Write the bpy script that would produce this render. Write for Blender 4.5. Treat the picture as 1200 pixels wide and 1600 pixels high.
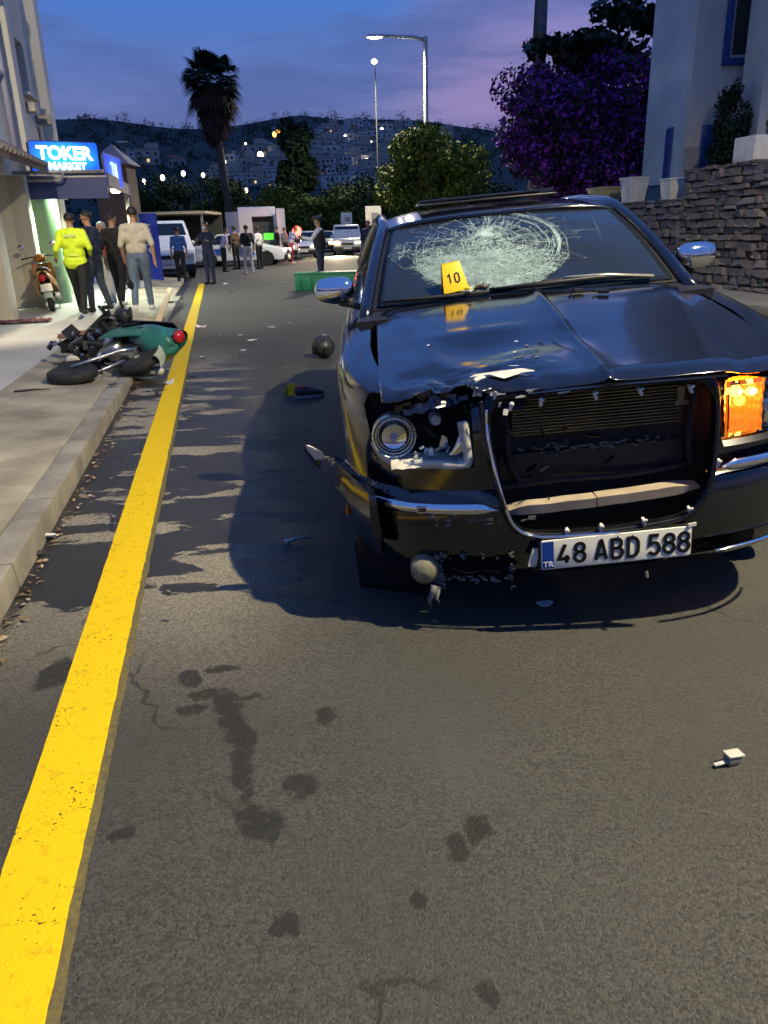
import bpy, bmesh, math, random
import numpy as np
from mathutils import Vector, Matrix, Euler, noise

for o in list(bpy.data.objects): bpy.data.objects.remove(o)
scene = bpy.context.scene
COL = scene.collection
R = math.radians

# ------------------------------------------------------------------ camera
F, PIT, ROLL, CAMH = 1200.0, 0.352, 0.03, 1.42      # focal length in photo pixels, pitch, roll, eye height
cam_d = bpy.data.cameras.new('camera')
cam = bpy.data.objects.new('camera', cam_d); COL.objects.link(cam)
cam.matrix_world = Matrix.Translation((0, 0, CAMH)) @ Matrix.Rotation(math.pi/2 - PIT, 4, 'X') @ Matrix.Rotation(-ROLL, 4, 'Z')
cam_d.sensor_fit = 'VERTICAL'; cam_d.sensor_height = 24; cam_d.lens = 24*F/1600
cam_d.clip_start = 0.05; cam_d.clip_end = 3000
scene.camera = cam

# ------------------------------------------------------------------ world: dusk sky
SUN_EL, SUN_ROT = R(-3.0), R(14.0)
world = bpy.data.worlds.new('World'); scene.world = world; world.use_nodes = True
nt = world.node_tree; nt.nodes.clear()
def wn(t, **k):
    n = nt.nodes.new(t)
    for a, b in k.items(): setattr(n, a, b)
    return n
wl = nt.links.new
w_out = wn('ShaderNodeOutputWorld'); w_bg = wn('ShaderNodeBackground'); wl(w_bg.outputs[0], w_out.inputs[0])
w_sky = wn('ShaderNodeTexSky', sky_type='NISHITA', sun_disc=False, sun_elevation=SUN_EL, sun_rotation=SUN_ROT)
w_tc = wn('ShaderNodeTexCoord'); w_sep = wn('ShaderNodeSeparateXYZ'); wl(w_tc.outputs['Generated'], w_sep.inputs[0])
w_rmp = wn('ShaderNodeValToRGB'); wl(w_sep.outputs['Z'], w_rmp.inputs[0])
cr = w_rmp.color_ramp
for p, c in ((0.0, (.24, .24, .46)), (.11, (.190, .215, .47)), (.17, (.115, .19, .50)), (.25, (.066, .20, .62)), (.6, (.07, .215, .70)), (1.0, (.065, .20, .68))):
    e = cr.elements[0] if p == 0 else (cr.elements[-1] if p == 1.0 else cr.elements.new(p))
    e.position = p; e.color = (*c, 1)
# afterglow low over the ridge, a little right of the road axis
w_dot = wn('ShaderNodeVectorMath', operation='DOT_PRODUCT'); wl(w_tc.outputs['Generated'], w_dot.inputs[0])
w_dot.inputs[1].default_value = Vector((.19, .97, .10)).normalized()
w_gl = wn('ShaderNodeMapRange', interpolation_type='SMOOTHSTEP'); wl(w_dot.outputs['Value'], w_gl.inputs[0])
w_gl.inputs[1].default_value = .975; w_gl.inputs[2].default_value = 1.0; w_gl.inputs[3].default_value = 0; w_gl.inputs[4].default_value = .55
w_m1 = wn('ShaderNodeMix', data_type='RGBA'); wl(w_gl.outputs[0], w_m1.inputs[0]); wl(w_rmp.outputs[0], w_m1.inputs[6]); w_m1.inputs[7].default_value = (.42, .27, .50, 1)
# thin stratus
w_map = wn('ShaderNodeMapping'); w_map.inputs['Scale'].default_value = (1.6, 1.6, 9.0); wl(w_tc.outputs['Generated'], w_map.inputs[0])
w_no = wn('ShaderNodeTexNoise'); w_no.inputs['Scale'].default_value = 2.1; w_no.inputs['Detail'].default_value = 6; w_no.inputs['Roughness'].default_value = .58
wl(w_map.outputs[0], w_no.inputs[0])
w_cr = wn('ShaderNodeMapRange', interpolation_type='SMOOTHSTEP'); wl(w_no.outputs[0], w_cr.inputs[0])
w_cr.inputs[1].default_value = .42; w_cr.inputs[2].default_value = .62; w_cr.inputs[3].default_value = 0; w_cr.inputs[4].default_value = .72
w_m2 = wn('ShaderNodeMix', data_type='RGBA'); wl(w_cr.outputs[0], w_m2.inputs[0]); wl(w_m1.outputs[2], w_m2.inputs[6]); w_m2.inputs[7].default_value = (.085, .135, .36, 1)
w_sc = wn('ShaderNodeVectorMath', operation='SCALE'); wl(w_sky.outputs[0], w_sc.inputs[0]); w_sc.inputs['Scale'].default_value = .0015
w_add = wn('ShaderNodeVectorMath', operation='ADD'); wl(w_m2.outputs[2], w_add.inputs[0]); wl(w_sc.outputs[0], w_add.inputs[1])
wl(w_add.outputs[0], w_bg.inputs[0]); w_bg.inputs[1].default_value = 1.0

# the sun has set: only a faint broad afterglow is left of it
sun_d = bpy.data.lights.new('sun', 'SUN'); sun_d.energy = 0.04; sun_d.angle = R(30); sun_d.color = (1, .7, .75)
sun = bpy.data.objects.new('sun', sun_d); COL.objects.link(sun)
sun.rotation_euler = Vector((-.24, -.95, -.12)).to_track_quat('-Z', 'Y').to_euler()

vs = scene.view_settings
vs.view_transform = 'Standard'; vs.look = 'None'; vs.exposure = 0.0; vs.gamma = 1.0; vs.use_curve_mapping = False
scene.cycles.max_bounces = 6; scene.cycles.glossy_bounces = 4; scene.cycles.transmission_bounces = 6; scene.cycles.transparent_max_bounces = 8
scene.cycles.caustics_reflective = False; scene.cycles.caustics_refractive = False
scene.cycles.sample_clamp_indirect = 3.0
try: scene.cycles.use_denoising = True
except Exception: pass

# ------------------------------------------------------------------ layout helpers
RD = Vector((-.1923, .9813, 0)); RN = Vector((.9813, .1923, 0))     # along the road, and to its right
RANG = math.atan2(.1923, .9813)
def road(s, t, z=0): return RD*s + RN*t + Vector((0, 0, z))
def ray(px, py):
    a = (px-600)/F; b = (800-py)/F; c, s = math.cos(ROLL), math.sin(ROLL)
    x0 = a*c + b*s; y0 = -a*s + b*c; cp, sp = math.cos(PIT), math.sin(PIT)
    return Vector((x0, cp + y0*sp, -sp + y0*cp))
def gnd(px, py, z=0.0):
    r = ray(px, py); t = (z-CAMH)/r.z; return Vector((r.x*t, r.y*t, z))
def at(px, py, Y):
    r = ray(px, py); t = Y/r.y; return Vector((r.x*t, Y, CAMH + r.z*t))
def on_t(px, py, tt):
    r = ray(px, py); k = tt/(r.x*RN.x + r.y*RN.y); return Vector((r.x*k, r.y*k, CAMH + r.z*k))

# ------------------------------------------------------------------ materials
MATS = {}
def mat(name, col, rough=.6, metal=0, noise_s=0, noise_a=.25, bump=0, bump_s=None, emit=None, es=1, coat=0, trans=0, ior=1.45, spec=.5, col2=None, stretch=None):
    if name in MATS: return MATS[name]
    m = bpy.data.materials.new(name); m.use_nodes = True
    b = m.node_tree.nodes['Principled BSDF']; N = m.node_tree.nodes; L = m.node_tree.links.new
    b.inputs['Base Color'].default_value = (*col, 1); b.inputs['Roughness'].default_value = rough
    b.inputs['Metallic'].default_value = metal; b.inputs['Coat Weight'].default_value = coat
    b.inputs['Coat Roughness'].default_value = .03
    b.inputs['Transmission Weight'].default_value = trans; b.inputs['IOR'].default_value = ior
    b.inputs['Specular IOR Level'].default_value = spec
    if emit: b.inputs['Emission Color'].default_value = (*emit, 1); b.inputs['Emission Strength'].default_value = es
    if noise_s or bump:
        tc = N.new('ShaderNodeTexCoord'); src = tc.outputs['Object']
        if stretch:
            mp = N.new('ShaderNodeMapping'); mp.inputs['Scale'].default_value = stretch; L(src, mp.inputs[0]); src = mp.outputs[0]
    if noise_s:
        n = N.new('ShaderNodeTexNoise'); n.inputs['Scale'].default_value = noise_s; n.inputs['Detail'].default_value = 5; L(src, n.inputs[0])
        r = N.new('ShaderNodeMapRange'); L(n.outputs[0], r.inputs[0]); r.inputs[1].default_value = .3; r.inputs[2].default_value = .7
        mx = N.new('ShaderNodeMix'); mx.data_type = 'RGBA'; L(r.outputs[0], mx.inputs[0])
        c2 = col2 or tuple(c*(1-noise_a) for c in col)
        mx.inputs[6].default_value = (*(tuple(min(1, c*(1+noise_a)) for c in col) if not col2 else col), 1); mx.inputs[7].default_value = (*c2, 1)
        L(mx.outputs[2], b.inputs['Base Color'])
        rr = N.new('ShaderNodeMapRange'); L(n.outputs[0], rr.inputs[0]); rr.inputs[3].default_value = max(0, rough-.1); rr.inputs[4].default_value = min(1, rough+.1)
        if rough > .2: L(rr.outputs[0], b.inputs['Roughness'])
    if bump:
        n2 = N.new('ShaderNodeTexNoise'); n2.inputs['Scale'].default_value = bump_s or 30; n2.inputs['Detail'].default_value = 4; L(src, n2.inputs[0])
        bp = N.new('ShaderNodeBump'); bp.inputs['Strength'].default_value = bump; bp.inputs['Distance'].default_value = .02; L(n2.outputs[0], bp.inputs['Height']); L(bp.outputs[0], b.inputs['Normal'])
    MATS[name] = m; return m

# ------------------------------------------------------------------ mesh collecting
class MB:
    def __init__(s): s.v = []; s.f = []; s.m = []
    def add(s, vs, fs, mi=0):
        o = len(s.v); s.v += [tuple(v) for v in vs]; s.f += [tuple(i+o for i in f) for f in fs]; s.m += [mi]*len(fs); return s
    def box(s, c, d, rot=None, mi=0, top=1.0):
        x, y, z = d[0]/2, d[1]/2, d[2]/2
        vs = [Vector(p) for p in ((-x,-y,-z),(x,-y,-z),(x,y,-z),(-x,y,-z),(-x*top,-y*top,z),(x*top,-y*top,z),(x*top,y*top,z),(-x*top,y*top,z))]
        if rot is not None:
            m = rot if isinstance(rot, Matrix) else Euler(rot).to_matrix(); vs = [m @ v for v in vs]
        c = Vector(c)
        return s.add([v+c for v in vs], [(0,3,2,1),(4,5,6,7),(0,1,5,4),(1,2,6,5),(2,3,7,6),(3,0,4,7)], mi)
    def tube(s, pts, r, n=8, mi=0, cap=True, flat=1.0):
        pts = [Vector(p) for p in pts]; k = len(pts); rs = r if isinstance(r, (list, tuple)) else [r]*k
        vs = []; prev = None
        for i, p in enumerate(pts):
            d = (pts[min(i+1, k-1)] - pts[max(i-1, 0)]).normalized()
            a = Vector((0, 0, 1)) if abs(d.z) < .9 else Vector((1, 0, 0))
            if prev is not None: a = prev
            x = (a - d*a.dot(d)).normalized(); y = d.cross(x); prev = x
            for j in range(n):
                t = 2*math.pi*j/n; vs.append(p + (x*math.cos(t)*flat + y*math.sin(t))*rs[i])
        fs = [(i*n+j, i*n+(j+1) % n, (i+1)*n+(j+1) % n, (i+1)*n+j) for i in range(k-1) for j in range(n)]
        if cap: fs += [tuple(range(n-1, -1, -1)), tuple((k-1)*n+j for j in range(n))]
        return s.add(vs, fs, mi)
    def lathe(s, prof, n=20, mat4=None, mi=0):        # prof: (radius, z)
        vs = []
        for r, z in prof:
            for j in range(n):
                t = 2*math.pi*j/n; v = Vector((r*math.cos(t), r*math.sin(t), z)); vs.append(mat4 @ v if mat4 else v)
        fs = [(i*n+j, i*n+(j+1) % n, (i+1)*n+(j+1) % n, (i+1)*n+j) for i in range(len(prof)-1) for j in range(n)]
        fs += [tuple(range(n-1, -1, -1)), tuple((len(prof)-1)*n+j for j in range(n))]
        return s.add(vs, fs, mi)
    def ell(s, c, r, rot=None, n=12, k=8, mi=0):
        vs = []; m = Euler(rot).to_matrix() if rot is not None else Matrix.Identity(3); c = Vector(c)
        for i in range(k+1):
            p = math.pi*i/k
            for j in range(n):
                t = 2*math.pi*j/n
                vs.append(c + m @ Vector((r[0]*math.sin(p)*math.cos(t), r[1]*math.sin(p)*math.sin(t), r[2]*math.cos(p))))
        return s.add(vs, [(i*n+j, (i+1)*n+j, (i+1)*n+(j+1) % n, i*n+(j+1) % n) for i in range(k) for j in range(n)], mi)
    def prism(s, poly, a, b, plane='xz', mi=0):       # polygon in a plane, extruded from a to b along the third axis
        n = len(poly)
        def P(p, h): return {'xz': (p[0], h, p[1]), 'yz': (h, p[0], p[1]), 'xy': (p[0], p[1], h)}[plane]
        vs = [P(p, a) for p in poly] + [P(p, b) for p in poly]
        return s.add(vs, [tuple(range(n)), tuple(range(2*n-1, n-1, -1))] + [(i, n+i, n+(i+1) % n, (i+1) % n) for i in range(n)], mi)
    def grid(s, fn, nu, nv, mi=0, skip=None):
        vs = [fn(i/nu, j/nv) for j in range(nv+1) for i in range(nu+1)]
        fs = [(j*(nu+1)+i, j*(nu+1)+i+1, (j+1)*(nu+1)+i+1, (j+1)*(nu+1)+i) for j in range(nv) for i in range(nu) if not (skip and skip((i+.5)/nu, (j+.5)/nv))]
        return s.add(vs, fs, mi)

def mesh_of(mb, name, mats, smooth=False, bevel=0, bseg=2, fix=True, solid=0, subd=0, weld=False, auto=None):
    me = bpy.data.meshes.new(name); me.from_pydata(mb.v, [], mb.f)
    for m in (mats if isinstance(mats, (list, tuple)) else [mats]): me.materials.append(m)
    if any(mb.m): me.polygons.foreach_set('material_index', mb.m)
    bm = bmesh.new(); bm.from_mesh(me)
    if weld: bmesh.ops.remove_doubles(bm, verts=bm.verts, dist=1e-4)
    if fix: bmesh.ops.recalc_face_normals(bm, faces=bm.faces)
    if bevel:
        es = [e for e in bm.edges if len(e.link_faces) == 2 and e.calc_face_angle(0) > .5]
        bmesh.ops.bevel(bm, geom=es, offset=bevel, segments=bseg, profile=.6, affect='EDGES', clamp_overlap=True)
    bm.to_mesh(me); bm.free()
    if smooth or bevel: me.shade_smooth()
    if auto or bevel:
        try: me.set_sharp_from_angle(angle=R(auto or 40))
        except Exception: pass
    return me
def link(name, me, parent=None):
    o = bpy.data.objects.new(name, me); COL.objects.link(o)
    if parent: o.parent = parent
    return o
def obj(name, mb, mats, parent=None, **k): return link(name, mesh_of(mb, name, mats, **k), parent)
def tag(o, label=None, cat=None, group=None, kind=None):
    if label: o['label'] = label
    if cat: o['category'] = cat
    if group: o['group'] = group
    if kind: o['kind'] = kind
    return o
def thing(name, label, cat, loc=(0, 0, 0), rz=0, group=None):
    o = bpy.data.objects.new(name, None); COL.objects.link(o); o.location = loc; o.rotation_euler = (0, 0, rz); o.empty_display_size = .1
    return tag(o, label, cat, group)
def copy_tree(o, parent=None):
    c = o.copy(); COL.objects.link(c)
    if parent: c.parent = parent
    for ch in list(o.children): copy_tree(ch, c)
    return c
def text(body, size, m, parent=None, bold=0, ext=.001, name='lettering', align='CENTER', spacing=1.0):
    cu = bpy.data.curves.new(name, 'FONT'); cu.body = body; cu.size = size; cu.extrude = ext; cu.offset = bold
    cu.align_x = align; cu.align_y = 'CENTER'; cu.space_character = spacing; cu.materials.append(m)
    o = bpy.data.objects.new(name, cu); COL.objects.link(o)
    dg = bpy.context.evaluated_depsgraph_get(); dg.update(); me = bpy.data.meshes.new_from_object(o.evaluated_get(dg)); bpy.data.objects.remove(o)
    o = bpy.data.objects.new(name, me); COL.objects.link(o)
    if parent: o.parent = parent
    return o
def evaluated(o):
    dg = bpy.context.evaluated_depsgraph_get(); dg.update()
    me = bpy.data.meshes.new_from_object(o.evaluated_get(dg), preserve_all_data_layers=True, depsgraph=dg)
    o.modifiers.clear(); o.data = me; return o
def cut(o, cutters, par=None):
    tmp = []
    for i, mb in enumerate(cutters):
        c = obj('cutter', mb, MATS['black_plastic'], par); tmp.append(c)
        md = o.modifiers.new('b%d' % i, 'BOOLEAN'); md.operation = 'DIFFERENCE'; md.solver = 'EXACT'; md.object = c
    evaluated(o)
    for c in tmp: bpy.data.objects.remove(c)
    return o
def quads(name, arr, mats, parent=None, midx=None):    # arr: N x 4 x 3
    n = len(arr); me = bpy.data.meshes.new(name); me.vertices.add(n*4); me.vertices.foreach_set('co', arr.reshape(-1).astype(np.float32))
    me.loops.add(n*4); me.loops.foreach_set('vertex_index', np.arange(n*4, dtype=np.int32)); me.polygons.add(n)
    me.polygons.foreach_set('loop_start', np.arange(0, n*4, 4, dtype=np.int32))
    for m in (mats if isinstance(mats, (list, tuple)) else [mats]): me.materials.append(m)
    if midx is not None: me.polygons.foreach_set('material_index', midx.astype(np.int32))
    me.update(); me.validate(); return link(name, me, parent)
def rot2(a): return Matrix.Rotation(a, 4, 'Z')
def lamp_light(name, loc, power, col, kind='POINT', size=.15, spot=None, direction=None, blend=.6):
    d = bpy.data.lights.new(name, kind); d.energy = power; d.color = col
    d.shadow_soft_size = size
    if kind == 'SPOT': d.spot_size = spot; d.spot_blend = blend
    o = bpy.data.objects.new(name, d); COL.objects.link(o); o.location = loc
    if direction is not None: o.rotation_euler = Vector(direction).to_track_quat('-Z', 'Y').to_euler()
    return o

black_plastic = mat('black_plastic', (.012, .012, .013), .45, noise_s=20)
rubber = mat('rubber', (.015, .015, .016), .75, noise_s=30, bump=.2, bump_s=60)
chrome = mat('chrome', (.78, .78, .80), .09, 1)
steel = mat('steel', (.42, .42, .43), .35, 1, noise_s=14)
white_paint = mat('white_paint', (.74, .74, .73), .35, coat=.4, noise_s=3, noise_a=.06)
galv = mat('galvanised', (.40, .42, .42), .45, .6, noise_s=9)
glass_dark = mat('dark_glass', (.012, .016, .020), .05, spec=.6)
clear_glass = mat('clear_glass', (.93, .97, .96), .02, trans=1, ior=1.45)
skin_m = mat('skin', (.36, .19, .12), .55, noise_s=12, noise_a=.1)
hair_m = mat('hair', (.010, .008, .007), .6, noise_s=60)
paper_m = mat('white_litter', (.70, .70, .68), .6, noise_s=12, noise_a=.1)
# ================================================================== ground, road, pavements
def asphalt():
    m = bpy.data.materials.new('asphalt'); m.use_nodes = True; N = m.node_tree.nodes; L = m.node_tree.links.new
    b = N['Principled BSDF']; tc = N.new('ShaderNodeTexCoord'); P = tc.outputs['Object']
    def math_(op, a, c=None, d=None, clamp=False):
        n = N.new('ShaderNodeMath'); n.operation = op; n.use_clamp = clamp
        for i, x in enumerate((a, c, d)):
            if x is None: continue
            if isinstance(x, (int, float)): n.inputs[i].default_value = x
            else: L(x, n.inputs[i])
        return n.outputs[0]
    def nz(scale, det=4, src=P, rough=.5):
        n = N.new('ShaderNodeTexNoise'); n.inputs['Scale'].default_value = scale; n.inputs['Detail'].default_value = det; n.inputs['Roughness'].default_value = rough; L(src, n.inputs[0]); return n
    def rng(x, a, c, d=0, e=1, smooth=True):
        n = N.new('ShaderNodeMapRange'); n.interpolation_type = 'SMOOTHSTEP' if smooth else 'LINEAR'; L(x, n.inputs[0])
        for i, v in enumerate((a, c, d, e)): n.inputs[i+1].default_value = v
        return n.outputs[0]
    def mix(f, a, c):
        n = N.new('ShaderNodeMix'); n.data_type = 'RGBA'; L(f, n.inputs[0])
        for i, x in ((6, a), (7, c)):
            if isinstance(x, tuple): n.inputs[i].default_value = (*x, 1)
            else: L(x, n.inputs[i])
        return n.outputs[2]
    # aggregate: stones of varying grey, pits between them
    vo = N.new('ShaderNodeTexVoronoi'); vo.inputs['Scale'].default_value = 150; L(P, vo.inputs[0])
    vo2 = N.new('ShaderNodeTexVoronoi'); vo2.inputs['Scale'].default_value = 260; L(P, vo2.inputs[0])
    sp = N.new('ShaderNodeSeparateColor'); L(vo.outputs['Color'], sp.inputs[0])
    grain = math_('ADD', math_('MULTIPLY', sp.outputs[0], .55), math_('MULTIPLY', nz(85, 6, rough=.7).outputs[0], .75))
    colr = mix(rng(grain, .25, 1.0), (.017, .0168, .015), (.066, .0655, .057))
    worn = nz(1.3, 5).outputs[0]
    colr = mix(rng(worn, .35, .7, 0, .5), colr, (.036, .035, .031))
    # wheel-polished lighter band and tar-dark spots
    spots = nz(9, 3).outputs[0]
    colr = mix(rng(spots, .66, .76, 0, .55), colr, (.014, .014, .013))
    # spilt water and coolant running to the gutter
    wob = nz(2.4, 4); add = N.new('ShaderNodeVectorMath'); add.operation = 'MULTIPLY_ADD'; L(wob.outputs['Color'], add.inputs[0]); add.inputs[1].default_value = (.55, .16, 0); L(P, add.inputs[2])
    sx = N.new('ShaderNodeSeparateXYZ'); L(add.outputs[0], sx.inputs[0]); sx0 = N.new('ShaderNodeSeparateXYZ'); L(P, sx0.inputs[0])
    mp = N.new('ShaderNodeMapping'); mp.inputs['Scale'].default_value = (.90, 2.15, 1); mp.inputs['Location'].default_value = (3.1, 1.35, 0); L(add.outputs[0], mp.inputs[0])
    flow = nz(1.0, 7, mp.outputs[0], .62).outputs[0]
    tt = math_('ADD', math_('MULTIPLY', sx.outputs[0], .9813), math_('MULTIPLY', sx.outputs[1], .1923))
    t0 = math_('ADD', math_('MULTIPLY', sx0.outputs[0], .9813), math_('MULTIPLY', sx0.outputs[1], .1923))
    yw = math_('ADD', sx0.outputs[1], math_('MULTIPLY', math_('SUBTRACT', nz(1.6, 5, rough=.6).outputs[0], .5), 1.6))
    inY = math_('MULTIPLY', rng(yw, 2.55, 2.95, -.12, 0), 1.0)
    inY2 = rng(sx0.outputs[1], 8.4, 10.5, 1, 0)
    inT = rng(tt, .30, .85, 1, 0)
    lean = rng(tt, -1.1, .5, .075, .02)
    wet = rng(math_('ADD', math_('ADD', flow, lean), math_('MULTIPLY', inY, 2.2)), .490, .510)
    wet = math_('MULTIPLY', wet, math_('MULTIPLY', inY2, inT))
    gut = math_('MULTIPLY', rng(math_('ADD', t0, math_('MULTIPLY', nz(3.2, 4).outputs[0], .16)), -.88, -.83, 1, 0), rng(sx0.outputs[1], 2.3, 3.0))
    wet = math_('MAXIMUM', wet, gut)
    # brighter light towards the road edge painted as a paler tone, dry cracks and an old patch seam
    edge_noise = nz(2.1, 5).outputs[0]
    dust = math_('MULTIPLY', rng(math_('ADD', t0, math_('MULTIPLY', edge_noise, .5)), .0, .65, 1, 0), math_('MULTIPLY', rng(sx0.outputs[1], 1.9, 3.4), rng(sx0.outputs[1], 8.0, 11.5, 1, 0)))
    edge_lit_col = mix(rng(grain, .25, 1.0), (.14, .125, .097), (.37, .335, .255))
    colr = mix(math_('MULTIPLY', dust, .82), colr, edge_lit_col)
    cw = N.new('ShaderNodeVectorMath'); cw.operation = 'MULTIPLY_ADD'; L(nz(3.0, 5).outputs['Color'], cw.inputs[0]); cw.inputs[1].default_value = (.5, .5, 0); L(P, cw.inputs[2])
    cv = N.new('ShaderNodeTexVoronoi'); cv.feature = 'DISTANCE_TO_EDGE'; cv.inputs['Scale'].default_value = .55; L(cw.outputs[0], cv.inputs[0])
    crk = math_('MULTIPLY', rng(cv.outputs['Distance'], .0015, .006, 1, 0), rng(nz(1.7, 2).outputs[0], .48, .58))
    colr = mix(math_('MULTIPLY', crk, .8), colr, (.010, .010, .009))
    patchy = nz(.8, 3).outputs[0]
    colr = mix(rng(patchy, .5, .68, 0, .35), colr, (.066, .065, .057))
    # single drops and tyre smears
    wv = N.new('ShaderNodeVectorMath'); wv.operation = 'MULTIPLY_ADD'; L(nz(11, 5, rough=.65).outputs['Color'], wv.inputs[0]); wv.inputs[1].default_value = (.13, .13, 0); L(P, wv.inputs[2])
    acc = None
    blobs = [(295,1062,.045,.05),(300,1108,.055,.035),(345,1045,.055,.03),(350,1092,.04,.06),(366,1125,.045,.06),(380,1158,.04,.06),(375,1195,.025,.07),(384,1235,.014,.06),(357,1108,.05,.05),(373,1142,.045,.05),(378,1176,.035,.06),(380,1215,.022,.06),(320,1085,.05,.03),(397,1270,.035,.045),(425,1300,.03,.045),
             (390,1090,.055,.018),(410,1288,.055,.06),(507,1120,.03,.05),(470,1228,.045,.05),(712,1322,.032,.055),(742,1290,.035,.04),(765,1560,.02,.04),(445,1450,.03,.035),(85,1052,.06,.12),(190,1298,.04,.03),(655,1410,.02,.02)]
    for (px, py, rx, ry) in blobs:
        g = gnd(px, py); s = N.new('ShaderNodeVectorMath'); s.operation = 'SUBTRACT'; L(wv.outputs[0], s.inputs[0]); s.inputs[1].default_value = (g.x+.065, g.y+.065, 0)
        q = N.new('ShaderNodeVectorMath'); q.operation = 'MULTIPLY'; L(s.outputs[0], q.inputs[0]); q.inputs[1].default_value = (1/rx, 1/ry, 0)
        l = N.new('ShaderNodeVectorMath'); l.operation = 'LENGTH'; L(q.outputs[0], l.inputs[0])
        acc = l.outputs['Value'] if acc is None else math_('MINIMUM', acc, l.outputs['Value'])
    drops = math_('MULTIPLY', rng(acc, .75, 1.15, 1, 0), rng(nz(30, 3).outputs[0], .25, .5, .65, 1.0))
    colr = mix(math_('MULTIPLY', drops, .92), colr, (.009, .009, .0085))
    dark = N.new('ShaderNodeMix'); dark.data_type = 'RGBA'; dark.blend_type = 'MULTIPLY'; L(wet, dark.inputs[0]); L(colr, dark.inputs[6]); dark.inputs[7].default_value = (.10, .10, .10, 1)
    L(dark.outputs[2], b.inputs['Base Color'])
    rough = math_('SUBTRACT', rng(grain, .2, 1, .78, .92), math_('MULTIPLY', wet, .34)); L(rough, b.inputs['Roughness'])
    hgt = math_('ADD', math_('MULTIPLY', vo.outputs['Distance'], -.8), math_('ADD', math_('MULTIPLY', vo2.outputs['Distance'], -.4), math_('MULTIPLY', nz(18, 4).outputs[0], .8)))
    bp = N.new('ShaderNodeBump'); bp.inputs['Distance'].default_value = .006; L(math_('SUBTRACT', .75, math_('MULTIPLY', wet, .55)), bp.inputs['Strength']); L(hgt, bp.inputs['Height']); L(bp.outputs[0], b.inputs['Normal'])
    b.inputs['Specular IOR Level'].default_value = .5
    return m
m_asph = asphalt()
mb = MB()
mb.add([(-900, -60, 0), (900, -60, 0), (900, 1500, 0), (-900, 1500, 0)], [(0, 1, 2, 3)])
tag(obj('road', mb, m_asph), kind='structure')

def paint_yellow():
    m = mat('yellow_paint', (.86, .60, .012), .7, noise_s=0, spec=.15); N = m.node_tree.nodes; L = m.node_tree.links.new; b = N['Principled BSDF']
    tc = N.new('ShaderNodeTexCoord'); n = N.new('ShaderNodeTexNoise'); n.inputs['Scale'].default_value = 26; n.inputs['Detail'].default_value = 7; n.inputs['Roughness'].default_value = .7; L(tc.outputs['Object'], n.inputs[0])
    r = N.new('ShaderNodeMapRange'); L(n.outputs[0], r.inputs[0]); r.inputs[1].default_value = .55; r.inputs[2].default_value = .78
    mx = N.new('ShaderNodeMix'); mx.data_type = 'RGBA'; L(r.outputs[0], mx.inputs[0]); mx.inputs[6].default_value = (.66, .45, .006, 1); mx.inputs[7].default_value = (.33, .21, .008, 1); L(mx.outputs[2], b.inputs['Base Color'])
    v = N.new('ShaderNodeTexVoronoi'); v.inputs['Scale'].default_value = 120; L(tc.outputs['Object'], v.inputs[0])
    bp = N.new('ShaderNodeBump'); bp.inputs['Strength'].default_value = .6; bp.inputs['Distance'].default_value = .003; L(v.outputs['Distance'], bp.inputs['Height']); L(bp.outputs[0], b.inputs['Normal'])
    # worn through to the stones in pits and along tyre scuffs
    n3 = N.new('ShaderNodeTexNoise'); n3.inputs['Scale'].default_value = 95; n3.inputs['Detail'].default_value = 4; L(tc.outputs['Object'], n3.inputs[0]); n4 = N.new('ShaderNodeTexNoise'); n4.inputs['Scale'].default_value = 5; n4.inputs['Detail'].default_value = 5; L(tc.outputs['Object'], n4.inputs[0])
    ad = N.new('ShaderNodeMath'); ad.operation = 'MULTIPLY_ADD'; L(n4.outputs[0], ad.inputs[0]); ad.inputs[1].default_value = .45; L(n3.outputs[0], ad.inputs[2])
    th = N.new('ShaderNodeMapRange'); L(ad.outputs[0], th.inputs[0]); th.inputs[1].default_value = .885; th.inputs[2].default_value = .99
    tr = N.new('ShaderNodeBsdfTransparent'); ms = N.new('ShaderNodeMixShader'); L(th.outputs[0], ms.inputs[0]); L(b.outputs[0], ms.inputs[1]); L(tr.outputs[0], ms.inputs[2]); L(ms.outputs[0], N['Material Output'].inputs[0])
    return m
rnd = random.Random(4)
def ribbon(name, t0, t1, s0, s1, z, m, jit=.0009, step=.05):
    n = int((s1-s0)/step); mb = MB(); vs = []
    for i in range(n+1):
        s = s0 + (s1-s0)*i/n; vs += [road(s, t0 + rnd.gauss(0, jit), z), road(s, t1 + rnd.gauss(0, jit), z)]
    mb.add(vs, [(2*i, 2*i+1, 2*i+3, 2*i+2) for i in range(n)]); return obj(name, mb, m)
tag(ribbon('road_marking', -.645, -.466, -.5, 25.5, .005, paint_yellow()), kind='structure')
m_dust = mat('yellow_overspray', (.15, .12, .03), .85, noise_s=60, col2=(.07, .062, .036))
tag(ribbon('road_marking_edge', -.470, -.442, -.5, 12, .003, m_dust, jit=.0022), kind='structure')

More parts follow.
